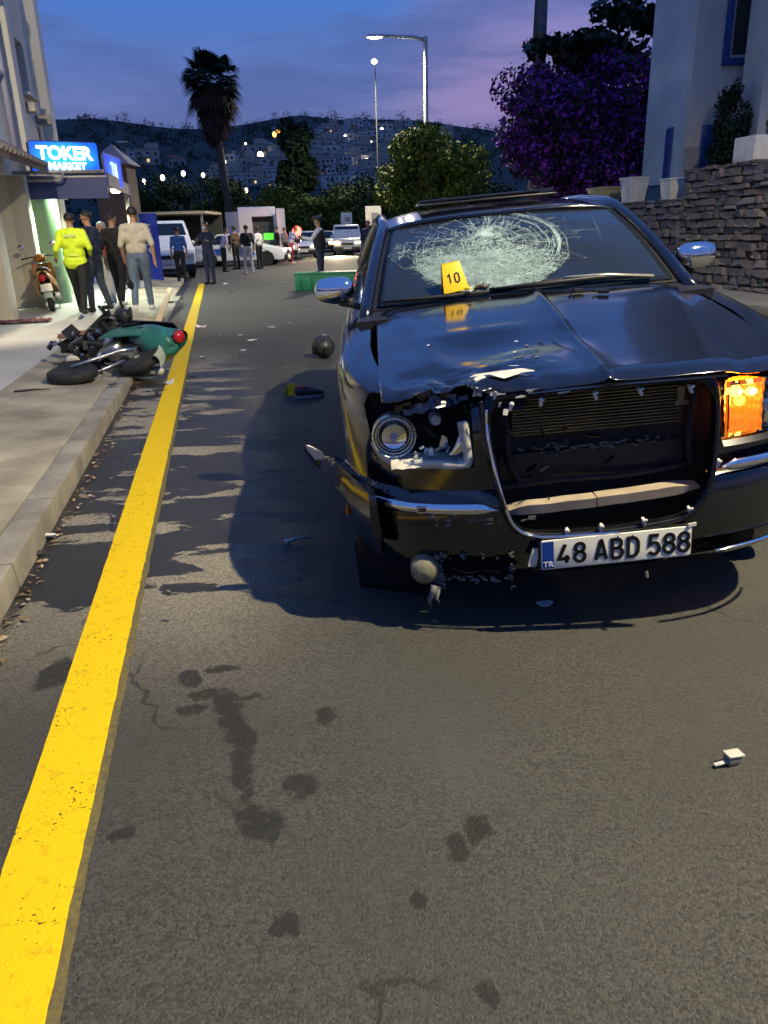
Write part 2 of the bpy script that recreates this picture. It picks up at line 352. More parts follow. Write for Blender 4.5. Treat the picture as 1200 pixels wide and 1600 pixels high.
m_conc = mat('pavement_concrete', (.42, .375, .26), .85, noise_s=2.4, bump=.35, bump_s=35, col2=(.19, .168, .125))
m_kerb = mat('kerb_concrete', (.30, .275, .22), .85, noise_s=4, bump=.4, bump_s=25, col2=(.17, .155, .13))
m_fore = mat('forecourt_screed', (.52, .50, .45), .7, noise_s=.9, bump=.12, bump_s=20, col2=(.40, .385, .345))
KT = -.976
def kz(s): return .12 if s < 7.6 else max(.03, .12 - (s-7.6)*.075)
pave = thing('sidewalk', None, None); pave['kind'] = 'structure'
mb = MB(); vs = []; ss = [-4 + i*.5 for i in range(70)]
for s in ss: vs += [road(s, KT-.16, kz(s)-.004), road(s, KT-1.10, .122), road(s, KT-1.10, -.05), road(s, KT-.16, -.05)]
mb.add(vs, [(4*i+a, 4*i+b, 4*i+4+b, 4*i+4+a) for i in range(len(ss)-1) for a, b in ((0, 1), (1, 2), (2, 3), (3, 0))] + [(0, 1, 2, 3)])
obj('walking_slab', mb, m_conc, pave)
for i in range(26):
    s0 = -3 + i*.9; s1 = s0+.892; a, c = kz(s0), kz(s1); mb = MB(); j = rnd.uniform(-.004, .004)
    P8 = [road(s0, KT-.156+j, -.06), road(s0, KT+j, -.06), road(s1, KT+j, -.06), road(s1, KT-.156+j, -.06), road(s0, KT-.156+j, a), road(s0, KT-.012+j, a+j*.3), road(s1, KT-.012+j, c), road(s1, KT-.156+j, c)]
    mb.add(P8, [(0,3,2,1),(4,5,6,7),(0,1,5,4),(1,2,6,5),(2,3,7,6),(3,0,4,7)])
    obj('kerb_stone', mb, m_kerb, pave, bevel=.014)
fore = MB()
fore.add([road(-4, KT-1.105, .126), road(-4, -9, .126), road(34, -9, .126), road(34, KT-1.105, .126), road(-4, KT-1.105, -.05), road(-4, -9, -.05), road(34, -9, -.05), road(34, KT-1.105, -.05)],
         [(0,1,2,3),(4,7,6,5),(0,3,7,4),(0,4,5,1),(1,5,6,2),(2,6,7,3)])
tag(obj('forecourt_paving', fore, m_fore), kind='structure')
# far pavement on the right, under the stone wall
rp = MB(); rp.add([road(-6, 8.3, .13), road(60, 8.3, .13), road(60, 9.9, .13), road(-6, 9.9, .13), road(-6, 8.3, -.05), road(60, 8.3, -.05), road(60, 9.9, -.05), road(-6, 9.9, -.05)],
       [(0,1,2,3),(4,7,6,5),(0,4,5,1),(1,5,6,2),(2,6,7,3),(3,7,4,0)])
tag(obj('sidewalk_far', rp, m_kerb, bevel=.012), kind='structure')
# fallen leaves in the gutter
n = 260; A = np.zeros((n, 4, 3))
for i in range(n):
    s = rnd.uniform(1.4, 8.3)**1.0; p = road(s, KT + abs(rnd.gauss(0, .05)) + .015, .006); a = rnd.uniform(0, 6.28); l = rnd.uniform(.008, .026); w = l*rnd.uniform(.3, .6)
    d = Vector((math.cos(a), math.sin(a), rnd.uniform(-.1, .35))); e = Vector((-math.sin(a), math.cos(a), rnd.uniform(0, .4)))
    for k, (q, r_) in enumerate(((-1, 0), (0, -1), (1, 0), (0, 1))): A[i, k] = p + d*l*q + e*w*r_ + Vector((0, 0, .008))
tag(quads('leaf_litter', A, [mat('dry_leaf', (.20, .12, .05), .7, noise_s=8, noise_a=.5), mat('pale_leaf', (.40, .33, .2), .7)], midx=np.array([int(rnd.random() < .25) for _ in range(n)])), 'dry brown leaves and grit along the kerb gutter', 'leaf litter', kind='stuff')
# ================================================================== the wrecked black saloon
m_paint = mat('black_car_paint', (.0035, .0042, .007), .16, coat=1.0, spec=.5)
def paint_wear():     # fine dust and swirl in the clear coat
    N = m_paint.node_tree.nodes; L = m_paint.node_tree.links.new; b = N['Principled BSDF']; tc = N.new('ShaderNodeTexCoord')
    n = N.new('ShaderNodeTexNoise'); n.inputs['Scale'].default_value = 5; n.inputs['Detail'].default_value = 8; n.inputs['Roughness'].default_value = .7; L(tc.outputs['Object'], n.inputs[0])
    r = N.new('ShaderNodeMapRange'); L(n.outputs[0], r.inputs[0]); r.inputs[1].default_value = .35; r.inputs[2].default_value = .75; r.inputs[3].default_value = .04; r.inputs[4].default_value = .20
    L(r.outputs[0], b.inputs['Coat Roughness'])
    n2 = N.new('ShaderNodeTexNoise'); n2.inputs['Scale'].default_value = 3.2; n2.inputs['Detail'].default_value = 2; L(tc.outputs['Object'], n2.inputs[0])
    bp = N.new('ShaderNodeBump'); bp.inputs['Strength'].default_value = .10; bp.inputs['Distance'].default_value = .02; L(n2.outputs[0], bp.inputs['Height']); L(bp.outputs[0], b.inputs['Normal']); L(bp.outputs[0], b.inputs['Coat Normal'])
paint_wear()
m_bchrome = mat('smoked_chrome', (.030, .030, .034), .25, .8, noise_s=10)
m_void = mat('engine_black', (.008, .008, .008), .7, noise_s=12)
m_beige = mat('beige_foam_bar', (.31, .255, .19), .85, noise_s=9, noise_a=.2)
m_clip = mat('pale_clip', (.62, .60, .54), .5)
m_fin = mat('radiator_fin', (.20, .17, .11), .45, .7, noise_s=10)
m_fogl = mat('fog_lens', (.20, .19, .12), .25, noise_s=20, noise_a=.15)
m_prim = mat('bare_primer', (.55, .53, .48), .5, noise_s=12, noise_a=.12)
m_scuff = mat('scuff', (.10, .10, .10), .6, noise_s=40, noise_a=.4)
m_crack = mat('cracked_glass', (.30, .40, .38), .35, spec=.8, noise_s=18, noise_a=.45)
m_crush = mat('crushed_glass', (.15, .215, .205), .45, noise_s=30, noise_a=.6)
CR, CP, CYAW = .065, .031, .003
car = thing('wrecked_saloon_car', 'black saloon car with smashed front and shattered windscreen, turn signal lit', 'car', (.793, 2.516, 0))
car.rotation_mode = 'XYZ'
mroll = Matrix(((math.cos(CR), 0, -math.sin(CR)), (0, 1, 0), (math.sin(CR), 0, math.cos(CR))))
mpit = Matrix(((1, 0, 0), (0, math.cos(CP), -math.sin(CP)), (0, math.sin(CP), math.cos(CP))))
CARM = Matrix.Rotation(CYAW, 3, 'Z') @ mpit @ mroll
car.rotation_euler = CARM.to_euler()
CARI = CARM.inverted()
def car_local(world): return CARI @ (Vector(world) - Vector((.793, 2.516, 0)))

HW, LEN = .945, 5.0
def plan():
    pts = []
    n = 34; e = 3.1
    for i in range(n+1):                                    # nose centre to the left flank
        a = math.pi/2*i/n; pts.append((-HW*math.sin(a)**(2/e), .82*(1-math.cos(a)**(2/e))))
    for i in range(1, 26):
        v = .82 + (4.35-.82)*i/25; pts.append((-HW*(1-.012*((v-2.4)/2)**2) - .0, v))
    for i in range(1, 19):
        a = math.pi/2*(1-i/18); pts.append((-HW*.986*math.sin(a)**(2/3.4), 4.35 + .65*math.cos(a)**(2/3.4)))
    left = pts; right = [(-u, v) for u, v in reversed(left[1:-1])]
    return left + right
PLAN = plan()
def plan_v(u):                                              # nose line: v at a given u
    a = min(1, abs(u)/HW); s = a**(3.1/2); return .82*(1-(1-min(1, s*s))**(1/3.1))
def top_w(v): 
    k = max(0, min(1, v/1.4)); k = k*k*(3-2*k)
    w = .908 + .122*k
    if v > 3.9: w += .03*min(1, (v-3.9)/.6)
    if v > 4.7: w -= .04*((v-4.7)/.3)**2
    return w
PROF = [(.215, .10), (.235, .055), (.28, .022), (.36, .004), (.46, 0), (.545, .004), (.565, .016), (.578, .040), (.66, .044), (.76, .050), (.83, .060)]
def body_ring():
    mb = MB(); n = len(PLAN); rows = []
    nor = []
    for i in range(n):
        a = Vector(PLAN[i-1]); b = Vector(PLAN[(i+1) % n]); d = (b-a).normalized(); nor.append(Vector((-d.y, d.x)))   # inward
    c0 = Vector((0, 2.5))
    for k in range(n):
        if (c0-Vector(PLAN[k])).dot(nor[k]) < 0: nor[k] = -nor[k]
    prof = PROF + [('t', -.035, .075), ('t', -.012, .10), ('t', 0, .145), ('t', .004, .205)]
    for pr in prof:
        for k in range(n):
            u, v = PLAN[k]
            side = max(0, min(1, (v-.35)/.5))
            if pr[0] == 't': w = top_w(v) + pr[1]; ins = pr[2]
            else:
                w = pr[0]; ins = pr[1]; ins = ins*(1-side) + side*(ins*.45 if w > .5 else ins)
                w = w if w <= .58 else .58 + (w-.58)*(top_w(v)-.065-.58)/(.83-.58)
            if pr[0] == 't': ins = ins - side*.028
            mb.v.append((u + nor[k].x*ins, v + nor[k].y*ins, w))
    m = len(prof)
    for j in range(m-1):
        for k in range(n): mb.f.append((j*n+k, j*n+(k+1) % n, (j+1)*n+(k+1) % n, (j+1)*n+k)); mb.m.append(0)
    return mb
def thick(o, t):
    md = o.modifiers.new('s', 'SOLIDIFY'); md.thickness = t; md.offset = -1; evaluated(o); return o
body = obj('body', body_ring(), m_paint, car, smooth=True)
thick(body, .012)
def rpoly(cx, cz, hw, hh, r, n=5):
    out = []
    for sx, sz, a0 in ((1, 1, 0), (-1, 1, 90), (-1, -1, 180), (1, -1, 270)):
        for i in range(n+1):
            a = R(a0+90*i/n); out.append((cx+sx*(hw-r)+r*math.cos(a), cz+sz*(hh-r)+r*math.sin(a)))
    return out
GR = [(-.345,.872),(-.31,.886),(0,.896),(.31,.890),(.355,.874),(.385,.838),(.39,.79),(.385,.66),(.365,.55),(.34,.485),(.30,.445),(.24,.427),(0,.412),(-.24,.420),(-.29,.44),(-.325,.49),(-.35,.60),(-.372,.70),(-.382,.78),(-.372,.84)]
cuts = []
cuts.append(MB().prism(GR, -.3, .40))
cuts.append(MB().prism([(-.80,.86),(-.78,.90),(-.43,.93),(-.43,.66),(-.66,.655),(-.78,.70)], -.3, .34))
cuts.append(MB().prism([(.425,.885),(.85,.875),(.87,.78),(.82,.70),(.43,.69)], -.3, .42))
cuts.append(MB().prism([(-.545,.335),(-.50,.345),(-.40,.33),(-.325,.345),(-.30,.30),(-.335,.262),(-.36,.246),(-.42,.262),(-.47,.244),(-.53,.262),(-.57,.25),(-.565,.30)], -.3, .30))
cuts.append(MB().prism(rpoly(.44, .30, .13, .035, .02), -.3, .30))
cuts.append(MB().prism(rpoly(0, .257, .24, .014, .01), -.3, .30))
FW, RW = .80, 3.95
for v in (.86, RW):
    for sx in (-1, 1):
        cuts.append(MB().lathe([(.375, -.2), (.375, .2)], 40, Matrix.Translation((sx*.92, v, .35)) @ Matrix.Rotation(math.pi/2, 4, 'Y')))
cut(body, cuts, car)
body.data.shade_smooth()
try: body.data.set_sharp_from_angle(angle=R(32))
except Exception: pass
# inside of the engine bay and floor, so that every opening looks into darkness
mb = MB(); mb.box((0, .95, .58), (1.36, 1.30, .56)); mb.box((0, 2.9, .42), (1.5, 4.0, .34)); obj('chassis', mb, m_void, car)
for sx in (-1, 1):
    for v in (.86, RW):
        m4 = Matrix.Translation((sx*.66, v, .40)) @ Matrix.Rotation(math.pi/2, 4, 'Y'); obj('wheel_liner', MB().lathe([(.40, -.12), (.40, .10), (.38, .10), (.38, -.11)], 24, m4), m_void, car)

# ---- bonnet
def hood_z(u, v):
    k = max(0, min(1, v/1.38)); kk = k*k*(3-2*k)
    edge = .922 + .118*kk
    z = edge + .030*(1-(u/.73)**2)*(.5+.5*k)
    ur = .44 + (.69-.44)*k**.8
    x = (ur-abs(u))/.035; z += .017*(1/(1+math.exp(-max(-30, min(30, x*2.2)))))
    z += .010*math.exp(-((u-.025)/.012)**2) + .006*math.exp(-((u-.025)/.05)**2)          # centre spine
    v0 = plan_v(u)+.035
    d = v-v0
    if d < .10: z -= .028*(1-d/.10)**2.2
    g = lambda cu, cv, ru, rv: math.exp(-((u-cu)/ru)**2-((v-cv)/rv)**2)
    z -= .024*g(-.36, .52, .20, .17); z += .014*g(-.18, .30, .10, .12); z -= .026*g(-.52, .22, .14, .16)
    z += .020*g(-.58, .45, .09, .22); z -= .012*g(-.02, .55, .10, .16); z += .008*g(-.30, .72, .22, .06)
    z += .030*g(-.44, .10, .10, .07)
    h = g(-.46, .16, .24, .18)
    z += h*.030*noise.fractal(Vector((u*7, v*7, 1.7)), 1.0, 2.1, 3)
    z += g(-.3, .45, .4, .35)*.006*noise.noise(Vector((u*3.2, v*3.6, 6.1)))
    return z
NU, NV = 150, 110
def hood_pt(a, b):
    u = -.735+1.47*a; v0 = plan_v(u)+.035; v1 = 1.37-.05*(1-(u/.735)**2); bb = b**1.25; v = v0+(v1-v0)*bb
    h = math.exp(-((u+.46)/.20)**2)*max(0, 1-b*9)
    return (u + .02*h*noise.noise(Vector((u*20, v*20, 3))), v + .05*h*noise.noise(Vector((u*13, 0, 9))) , hood_z(u, v))
def hood_skip(a, b):
    u = -.735+1.47*a
    edge = .105*math.exp(-((u+.53)/.10)**4) + .035*noise.noise(Vector((u*17, 0, 2)))*math.exp(-((u+.50)/.2)**2) + .03*noise.noise(Vector((u*45, 0, 5)))*math.exp(-((u+.50)/.2)**2)
    return b < edge and -.70 < u < -.34
hood = obj('bonnet', MB().grid(hood_pt, NU, NV, skip=hood_skip), m_paint, car, smooth=True)
thick(hood, .006); hood.data.shade_smooth()
def patch(name, poly, m, off, par, zf=hood_z, n=1):          # small sheet lying on the bonnet
    mb = MB(); c = (sum(p[0] for p in poly)/len(poly), sum(p[1] for p in poly)/len(poly))
    vs = [(c[0], c[1], zf(*c)+off)]
    mid = [((p[0]+c[0])/2, (p[1]+c[1])/2) for p in poly]
    vs += [(p[0], p[1], zf(*p)+off) for p in mid] + [(p[0], p[1], zf(*p)+off) for p in poly]; k = len(poly)
    mb.add(vs, [(0, 1+i, 1+(i+1) % k) for i in range(k)] + [(1+i, 1+k+i, 1+k+(i+1) % k, 1+(i+1) % k) for i in range(k)]); return obj(name, mb, m, par)
patch('torn_primer', [(-.425,.145),(-.40,.205),(-.33,.185),(-.24,.165),(-.20,.13),(-.25,.105),(-.315,.082),(-.36,.10)], m_prim, .010, hood)
pr_ = [(-.415,.965,.125),(-.39,.974,.135),(-.33,.958,.125),(-.285,.948,.12),(-.222,.932,.105),(-.27,.922,.09),(-.30,.928,.095),(-.345,.908,.08),(-.385,.925,.095)]
mb = MB(); mb.add([(u, v-.02, w) for u, w, v in pr_]+[(-.325, .075, .94)], [(i, (i+1) % 9, 9) for i in range(9)]); o = obj('torn_primer', mb, m_prim, hood); thick(o, .004)
rs = random.Random(12)
for (u, v, l, w, a) in [(-.23,.30,.06,.022,.4),(-.20,.36,.03,.03,1),(-.22,.43,.05,.018,1.2),(-.26,.22,.07,.012,2.6),(-.17,.27,.04,.010,.8),(-.16,.50,.03,.02,1.7),(-.13,.33,.025,.012,.3),(-.27,.38,.03,.010,2.9),(-.53,.62,.022,.016,.8),(-.19,.57,.025,.014,.2)]:
    poly = []
    for i in range(9):
        t = 2*math.pi*i/9; q = rs.uniform(.4, 1.1); x, y = math.cos(t)*l*.5*q, math.sin(t)*w*.5*q; poly.append((u+x*math.cos(a)-y*math.sin(a), v+x*math.sin(a)+y*math.cos(a)))
    patch('scratch', poly, m_scuff if rs.random() < .75 else m_prim, .003, hood)
mb = MB(); 
for i in range(26):
    u = -.66+.012*i+rs.uniform(-.01, .01); v = plan_v(u)+.12+rs.uniform(-.06, .05); mb.box((u, v, .885+rs.uniform(-.03, .035)), (rs.uniform(.02, .07), .004, rs.uniform(.006, .03)), (rs.uniform(-1, 1), rs.uniform(-.5, .5), rs.uniform(-1, 1)))
tag(obj('torn_edge', mb, m_paint, hood), kind='stuff')
# torn lip of sheet metal over the missing lamp
mb = MB().grid(lambda a, b: (-.66+.28*a, plan_v(-.5)+.10+.07*b+.02*noise.noise(Vector((a*6, b*3, 1))), .905+.02*a-.05*(1-b)**2+.03*noise.noise(Vector((a*7, b*4, 8)))), 24, 6)
obj('crumpled_lip', mb, m_paint, hood, smooth=True)

# ---- grille: bent surround, radiator behind, foam bar, clips
def smooth_poly3(P):
    for _ in range(2): P = [P[0]]+[tuple(Vector(a)*(1-k)+Vector(b)*k) for a, b in zip(P, P[1:]) for k in (.25, .75)]+[P[-1]]
    return P
def sweep(name, poly, m, par, prof_r, vfun, closed=True, flat=1.0, n=8, smooth=True):
    pts = [(p[0], vfun(*p), p[1]) for p in poly]
    mb = MB()
    if closed: pts = pts + [pts[0]]
    mb.tube(pts, prof_r, n=n, cap=not closed, flat=flat); return obj(name, mb, m, par, smooth=smooth, weld=closed)
def nose_v(u, w): return plan_v(u) - .012 + max(0, (w-.57))*.17
def smooth_poly(poly, it=2, closed=True):
    for _ in range(it):
        out = []; k = len(poly)
        for i in range(k if closed else k-1):
            a, b = Vector(poly[i]), Vector(poly[(i+1) % k]); out += [tuple(a*.75+b*.25), tuple(a*.25+b*.75)]
        poly = out if closed else [poly[0]]+out+[poly[-1]]
    return poly
grille = obj('grille_surround', MB(), m_bchrome, car)
GRs = smooth_poly(GR, 2)
def grow(p, d): 
    c = Vector((0, .66)); x = Vector(p)-c; return (p[0]+d*x.x/abs(x.x+1e-6)*min(1, abs(x.x)/.3), p[1]+d*(1.9 if x.y > 0 else -1)*min(1, abs(x.y)/.2))
# broad surround plate: strip from inner outline to outer outline, bulging forward
mb = MB(); k = len(GRs); rows = []
for d, off in ((0, .035), (.002, .010), (.008, .002), (.018, .006), (.025, .026)):
    for p in GRs:
        q = grow(p, d); dent = .03*math.exp(-((q[0]+.37)/.10)**2-((q[1]-.80)/.2)**2)*(.6+noise.noise(Vector((q[0]*15, q[1]*15, 2))))
        mb.v.append((q[0] + dent*.7, nose_v(q[0], q[1]) + off + dent, q[1]))
for r_ in range(4):
    for i in range(k): mb.f.append((r_*k+i, r_*k+(i+1) % k, (r_+1)*k+(i+1) % k, (r_+1)*k+i)); mb.m.append(0)
grille.data = mesh_of(mb, 'grille_surround', [m_bchrome], smooth=True)
# header panel between grille and bonnet
mb = MB().grid(lambda a, b: (-.24+.66*a, plan_v(-.24+.66*a)+.030+.05*b-.01*(1-b), .918+.016*b-.06*abs(-.24+.66*a)**2), 70, 6)
obj('grille_header', mb, m_paint, grille, smooth=True)
# the split chrome lip along the left and bottom edge
lip = [( -.385,.87),(-.388,.80),(-.376,.70),(-.355,.60),(-.33,.49),(-.295,.438),(-.24,.416),(-.1,.409),(.05,.408)]
sweep('chrome_lip', smooth_poly(lip, 2, False), chrome, grille, .0065, lambda u, w: nose_v(u, w)-.014+.006*noise.noise(Vector((u*30, w*30, 0))), closed=False, n=6)
sweep('chrome_lip', smooth_poly([(-.40,.90),(-.402,.80),(-.39,.72),(-.372,.63),(-.345,.53)], 2, False), m_bchrome, grille, .008, lambda u, w: nose_v(u, w)-.016+.012*noise.noise(Vector((u*30, w*22, 4))), closed=False, n=6)
sweep('chrome_lip', smooth_poly([(.05,.404),(.18,.412),(.27,.432),(.325,.468),(.36,.53)], 2, False), m_bchrome, grille, .006, lambda u, w: nose_v(u, w)-.013, closed=False, n=6)
mb = MB()
for i in range(6):
    t = i/6; u = -.40+.10*t+rs.uniform(-.02, .02); w = .93-.10*t*rs.random(); mb.box((u, nose_v(u, w)-.012, w), (rs.uniform(.003, .016), .004, rs.uniform(.008, .034)), (rs.uniform(-.3, .3), rs.uniform(-.3, .5), rs.uniform(-.3, .3)))
for i in range(8):
    u = rs.uniform(-.36, -.12); w = .905+rs.uniform(-.006, .02); mb.box((u, nose_v(u, w)-.012, w), (rs.uniform(.01, .05), .003, rs.uniform(.003, .008)), (0, rs.uniform(-.2, .2), 0))
tag(obj('flaked_chrome', mb, m_prim, grille), kind='stuff')
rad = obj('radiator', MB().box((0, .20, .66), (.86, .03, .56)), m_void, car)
mb = MB()
for i in range(15): mb.box((.02+.0*i, .165, .735+.0115*i), (.60, .012, .0042), (.25, 0, 0))
tag(obj('cooling_fin', mb, m_fin, rad), kind='stuff')
mb = MB(); 
for i in range(46): mb.box((rs.uniform(-.3, .25), .155, .675+rs.gauss(0, .008)), (rs.uniform(.005, .03), .004, rs.uniform(.002, .008)), (0, rs.uniform(-.6, .6), 0))
tag(obj('broken_edge', mb, m_scuff, rad), kind='stuff')
obj('shroud', MB().box((.0, .168, .61), (.66, .016, .11)), black_plastic, rad)
obj('bracket', MB().box((.31, .162, .83), (.025, .02, .06)).box((.315, .158, .80), (.05, .01, .02)), m_fin, rad, bevel=.004)
for pts_, r_ in (([(-.36,.15,.86),(-.30,.13,.80),(-.31,.13,.66),(-.26,.14,.56)],.014),([(.36,.15,.84),(.33,.13,.70),(.35,.14,.58)],.012),([(-.34,.14,.55),(-.1,.12,.57),(.12,.13,.555),(.34,.14,.575)],.010),([(-.30,.14,.455),(0,.12,.45),(.28,.14,.465)],.016)):
    obj('hose', MB().tube(smooth_poly3(pts_), r_, 8), rubber, rad, smooth=True)
mb = MB()
for i in range(30): mb.box((-.36+.025*i, .176, .60), (.004, .01, .10))
tag(obj('shroud_rib', mb, m_bchrome, rad), kind='stuff')
mb = MB()
for i in range(34):
    u = rs.uniform(-.36, -.10) if i < 20 else rs.uniform(-.3, .34); w = rs.uniform(.44, .9); mb.box((u, rs.uniform(.06, .15), w), (rs.uniform(.01, .07), .004, rs.uniform(.004, .02)), (rs.uniform(-1, 1), rs.uniform(-1, 1), rs.uniform(-1, 1)))
tag(obj('broken_grille_piece', mb, m_bchrome, rad), kind='stuff')
def beam(a, b): 
    u = -.33+.70*a; return u
mb = MB()
for (u0, u1, w0, w1) in ((-.335, -.012, .487, .500), (-.008, .355, .501, .516)):
    n = 12
    for i in range(n):
        pass
    vs = []
    for i in range(n+1):
        u = u0+(u1-u0)*i/n; w = w0+(w1-w0)*i/n; bow = .02*(1-(u/.4)**2); tpr = min(1, (.372-u)/.09) if u > .28 else 1; tpr2 = min(1, (u+.352)/.08) if u < -.27 else 1; hh = .018*max(.25, tpr*tpr2)
        dn = .0025*noise.noise(Vector((u*14, 3, 0)))
        vs += [(u, .062-bow, w-hh+dn), (u, .058-bow, w+hh+dn), (u, .12-bow, w+hh*.9+dn), (u, .12-bow, w-hh+dn)]
    mb.add(vs, [(4*i+a, 4*i+(a+1) % 4, 4*i+4+(a+1) % 4, 4*i+4+a) for i in range(n) for a in range(4)] + [(3, 2, 1, 0), tuple(4*n+a for a in range(4))])
obj('foam_bar', mb, m_beige, car, smooth=True, auto=30)
for (u, w, a) in ((-.20,.885,.2),(-.02,.890,-.3),(.13,.888,-.5),(.30,.880,-.4),(-.30,.878,.4),(-.13,.425,.2),(-.01,.43,.1),(.14,.437,-.2),(.30,.462,-.3),(.395,.62,.2)):
    mb = MB().box((0, 0, 0), (.010, .020, .028), (.2, a, 0)).box((0, -.012, .010), (.018, .006, .008), (0, a, 0)); o = obj('clip', mb, m_clip, grille, bevel=.002); o.location = (u, nose_v(u, w)+.002, w-.006)

# ---- bumper trim
def strip(name, us, m, z0, z1, off, par=car, n=30, wz=None):
    mb = MB()
    def fn(a, b):
        u = us[0]+(us[1]-us[0])*a; w = z0(u)+(z1(u)-z0(u))*b; bulge = .014*(1-(2*b-1)**2); return (u, plan_v(u)-off-bulge, w)
    mb.grid(fn, n, 8); o = obj(name, mb, m, par, smooth=True); thick(o, .006); o.data.shade_smooth(); return o
tp = lambda u, a, b: max(.12, min(1, (u-a)/.05, (b-u)/.05))
bs = strip('bumper_chrome', (-.845, -.365), chrome, lambda u: .522-.022*tp(u, -.845, -.36)+.0*u, lambda u: .522+.024*tp(u, -.845, -.36), .006)
obj('sensor_hole', MB().prism(rpoly(-.625, .524, .020, .013, .004), plan_v(-.625)-.024, plan_v(-.625)-.010), chrome, bs, bevel=.003)
obj('sensor_void', MB().box((-.625, plan_v(-.625)-.0245, .524), (.026, .004, .014)), m_void, bs)
strip('bumper_chrome', (.405, .86), chrome, lambda u: .60-.020*tp(u, .40, .87), lambda u: .60+.022*tp(u, .40, .87), .0)
strip('lower_chrome', (.40, .84), chrome, lambda u: .292+.03*(u-.4)-.007*tp(u, .40, .85), lambda u: .292+.03*(u-.4)+.007*tp(u, .40, .85), .012)
o = obj('side_reflector', MB().box((0, 0, 0), (.012, .09, .045)), mat('amber_reflector', (.55, .12, .01), .3), car, bevel=.005); o.location = (-.885, .335, .455); o.rotation_euler = (0, 0, -.55)
# fog lamp, left loose in its torn mount
fog = obj('fog_lamp', MB().lathe([(.0, -.026), (.03, -.022), (.048, -.010), (.054, .004), (.054, .05), (.03, .07)], 28, Matrix.Translation((-.630, plan_v(-.63)-.020, .280)) @ Matrix.Rotation(-math.pi/2, 4, 'X')), m_fogl, car, smooth=True, auto=35)
mb = MB()
for i in range(90):
    u = rs.uniform(-.59, -.31); e = rs.choice((.246, .25, .34)); w = e+rs.uniform(-.012, .012)
    if rs.random() < .35: u = rs.choice((-.575, -.585, -.32))+rs.uniform(-.012, .012); w = rs.uniform(.20, .34)
    mb.box((u, plan_v(u)-.004, w), (rs.uniform(.004, .024), .005, rs.uniform(.002, .009)), (rs.uniform(-.5, .5), rs.uniform(-.8, .8), rs.uniform(-.5, .5)))
for i in range(24):
    u = rs.uniform(-.60, -.36); w = .475+rs.uniform(-.02, .02); mb.box((u+.12*(i % 2), plan_v(u)-.001, w), (rs.uniform(.008, .04), .004, rs.uniform(.004, .014)), (0, rs.uniform(-.2, .2), 0))
tag(obj('torn_plastic', mb, m_scuff, car), kind='stuff')
mb = MB().tube([(-.60, .05, .225), (-.61, .04, .20), (-.625, .045, .165), (-.62, .05, .13)], [.016, .012, .010, .003], 6).tube([(-.585, .05, .22), (-.60, .03, .18), (-.59, .03, .16)], [.012, .008, .003], 6); obj('hanging_shred', mb, m_scuff, car, smooth=True)
# bumper corner ripped off its mount and sticking out sideways
FL = [(-.80,.585,.13),(-.86,.615,.25),(-.915,.645,.34),(-.975,.675,.36),(-1.03,.715,.34)]
mb = MB(); n = len(FL)
for i, (u, w, v) in enumerate(FL):
    lo = (.34, .37, .45, .56, .665)[i]; mb.v += [(u-.01, v-.02, w), (u-.015, v-.035, (w+lo)/2), (u+.01, v-.015, lo), (u+.03, v+.004, lo+.004), (u+.02, v, (w+lo)/2), (u+.012, v+.006, w)]
for i in range(n-1):
    for a in range(6): mb.f.append((6*i+a, 6*i+(a+1) % 6, 6*i+6+(a+1) % 6, 6*i+6+a)); mb.m.append(0)
mb.f += [tuple(range(6)), tuple(6*(n-1)+a for a in range(6))]; mb.m += [0, 0]
flap = obj('torn_bumper_corner', mb, m_paint, car, smooth=True, auto=40)
obj('broken_edge', MB().add([(-1.035,.312,.728),(-1.025,.330,.660),(-.965,.305,.668),(-.975,.295,.700),(-1.02,.32,.722)], [(0, 1, 2, 3), (0, 3, 4)]), m_prim, flap)
mb = MB()
for i in range(18):
    t = i/17; u = -.97+.22*t; w = .672-.10*t; mb.box((u, .31-.14*t, w+rs.uniform(-.006, .010)), (rs.uniform(.006, .03), .008, rs.uniform(.004, .014)), (0, rs.uniform(-.5, .5), 0))
tag(obj('torn_lip', mb, m_scuff, flap), kind='stuff')
mb = MB().grid(lambda a, b: (-.90+.28*a, .30+.10*(1-a)+.05*b, .30-.27*b+.02*noise.noise(Vector((a*8, b*5, 3)))), 14, 8); o = obj('splash_guard', mb, black_plastic, car, smooth=True); thick(o, .006)

# ---- headlamps
head = obj('headlamp_pan', MB().box((-.60, .375, .78), (.36, .02, .26)), m_void, car)
m4 = Matrix.Translation((-.700, .205, .768)) @ Matrix.Rotation(-math.pi/2, 4, 'X')
proj = obj('projector_lamp', MB().lathe([(.030, .05), (.050, .035), (.066, .005), (.074, -.030), (.078, -.034), (.081, -.028), (.078, .03), (.06, .09), (.02, .10)][::-1], 32, m4 @ Matrix.Rotation(math.pi, 4, 'X') @ Matrix.Scale(-1, 4, (0, 0, 1)) if False else m4 @ Matrix.Scale(-1, 4, (0, 0, 1)) @ Matrix.Scale(-1, 4, (0, 0, 1))), mat('lamp_reflector', (.62, .60, .50), .28, .85, noise_s=35, noise_a=.3), car, smooth=True, auto=30)
obj('lens_ring', MB().lathe([(.034, -.030), (.044, -.034), (.047, -.020), (.047, .04), (.034, .04)], 28, m4), chrome, proj, smooth=True, auto=30)
obj('projector_lens', MB().ell((-.700, .205, .768), (.036, .034, .036), n=20, k=12), mat('lens_glass', (.55, .62, .66), .03, trans=.6, ior=1.5), proj, smooth=True)
0 and obj('cover_glass', MB().lathe([(.0, -.062), (.03, -.058), (.06, -.048), (.079, -.036)], 28, m4), clear_glass, proj, smooth=True)
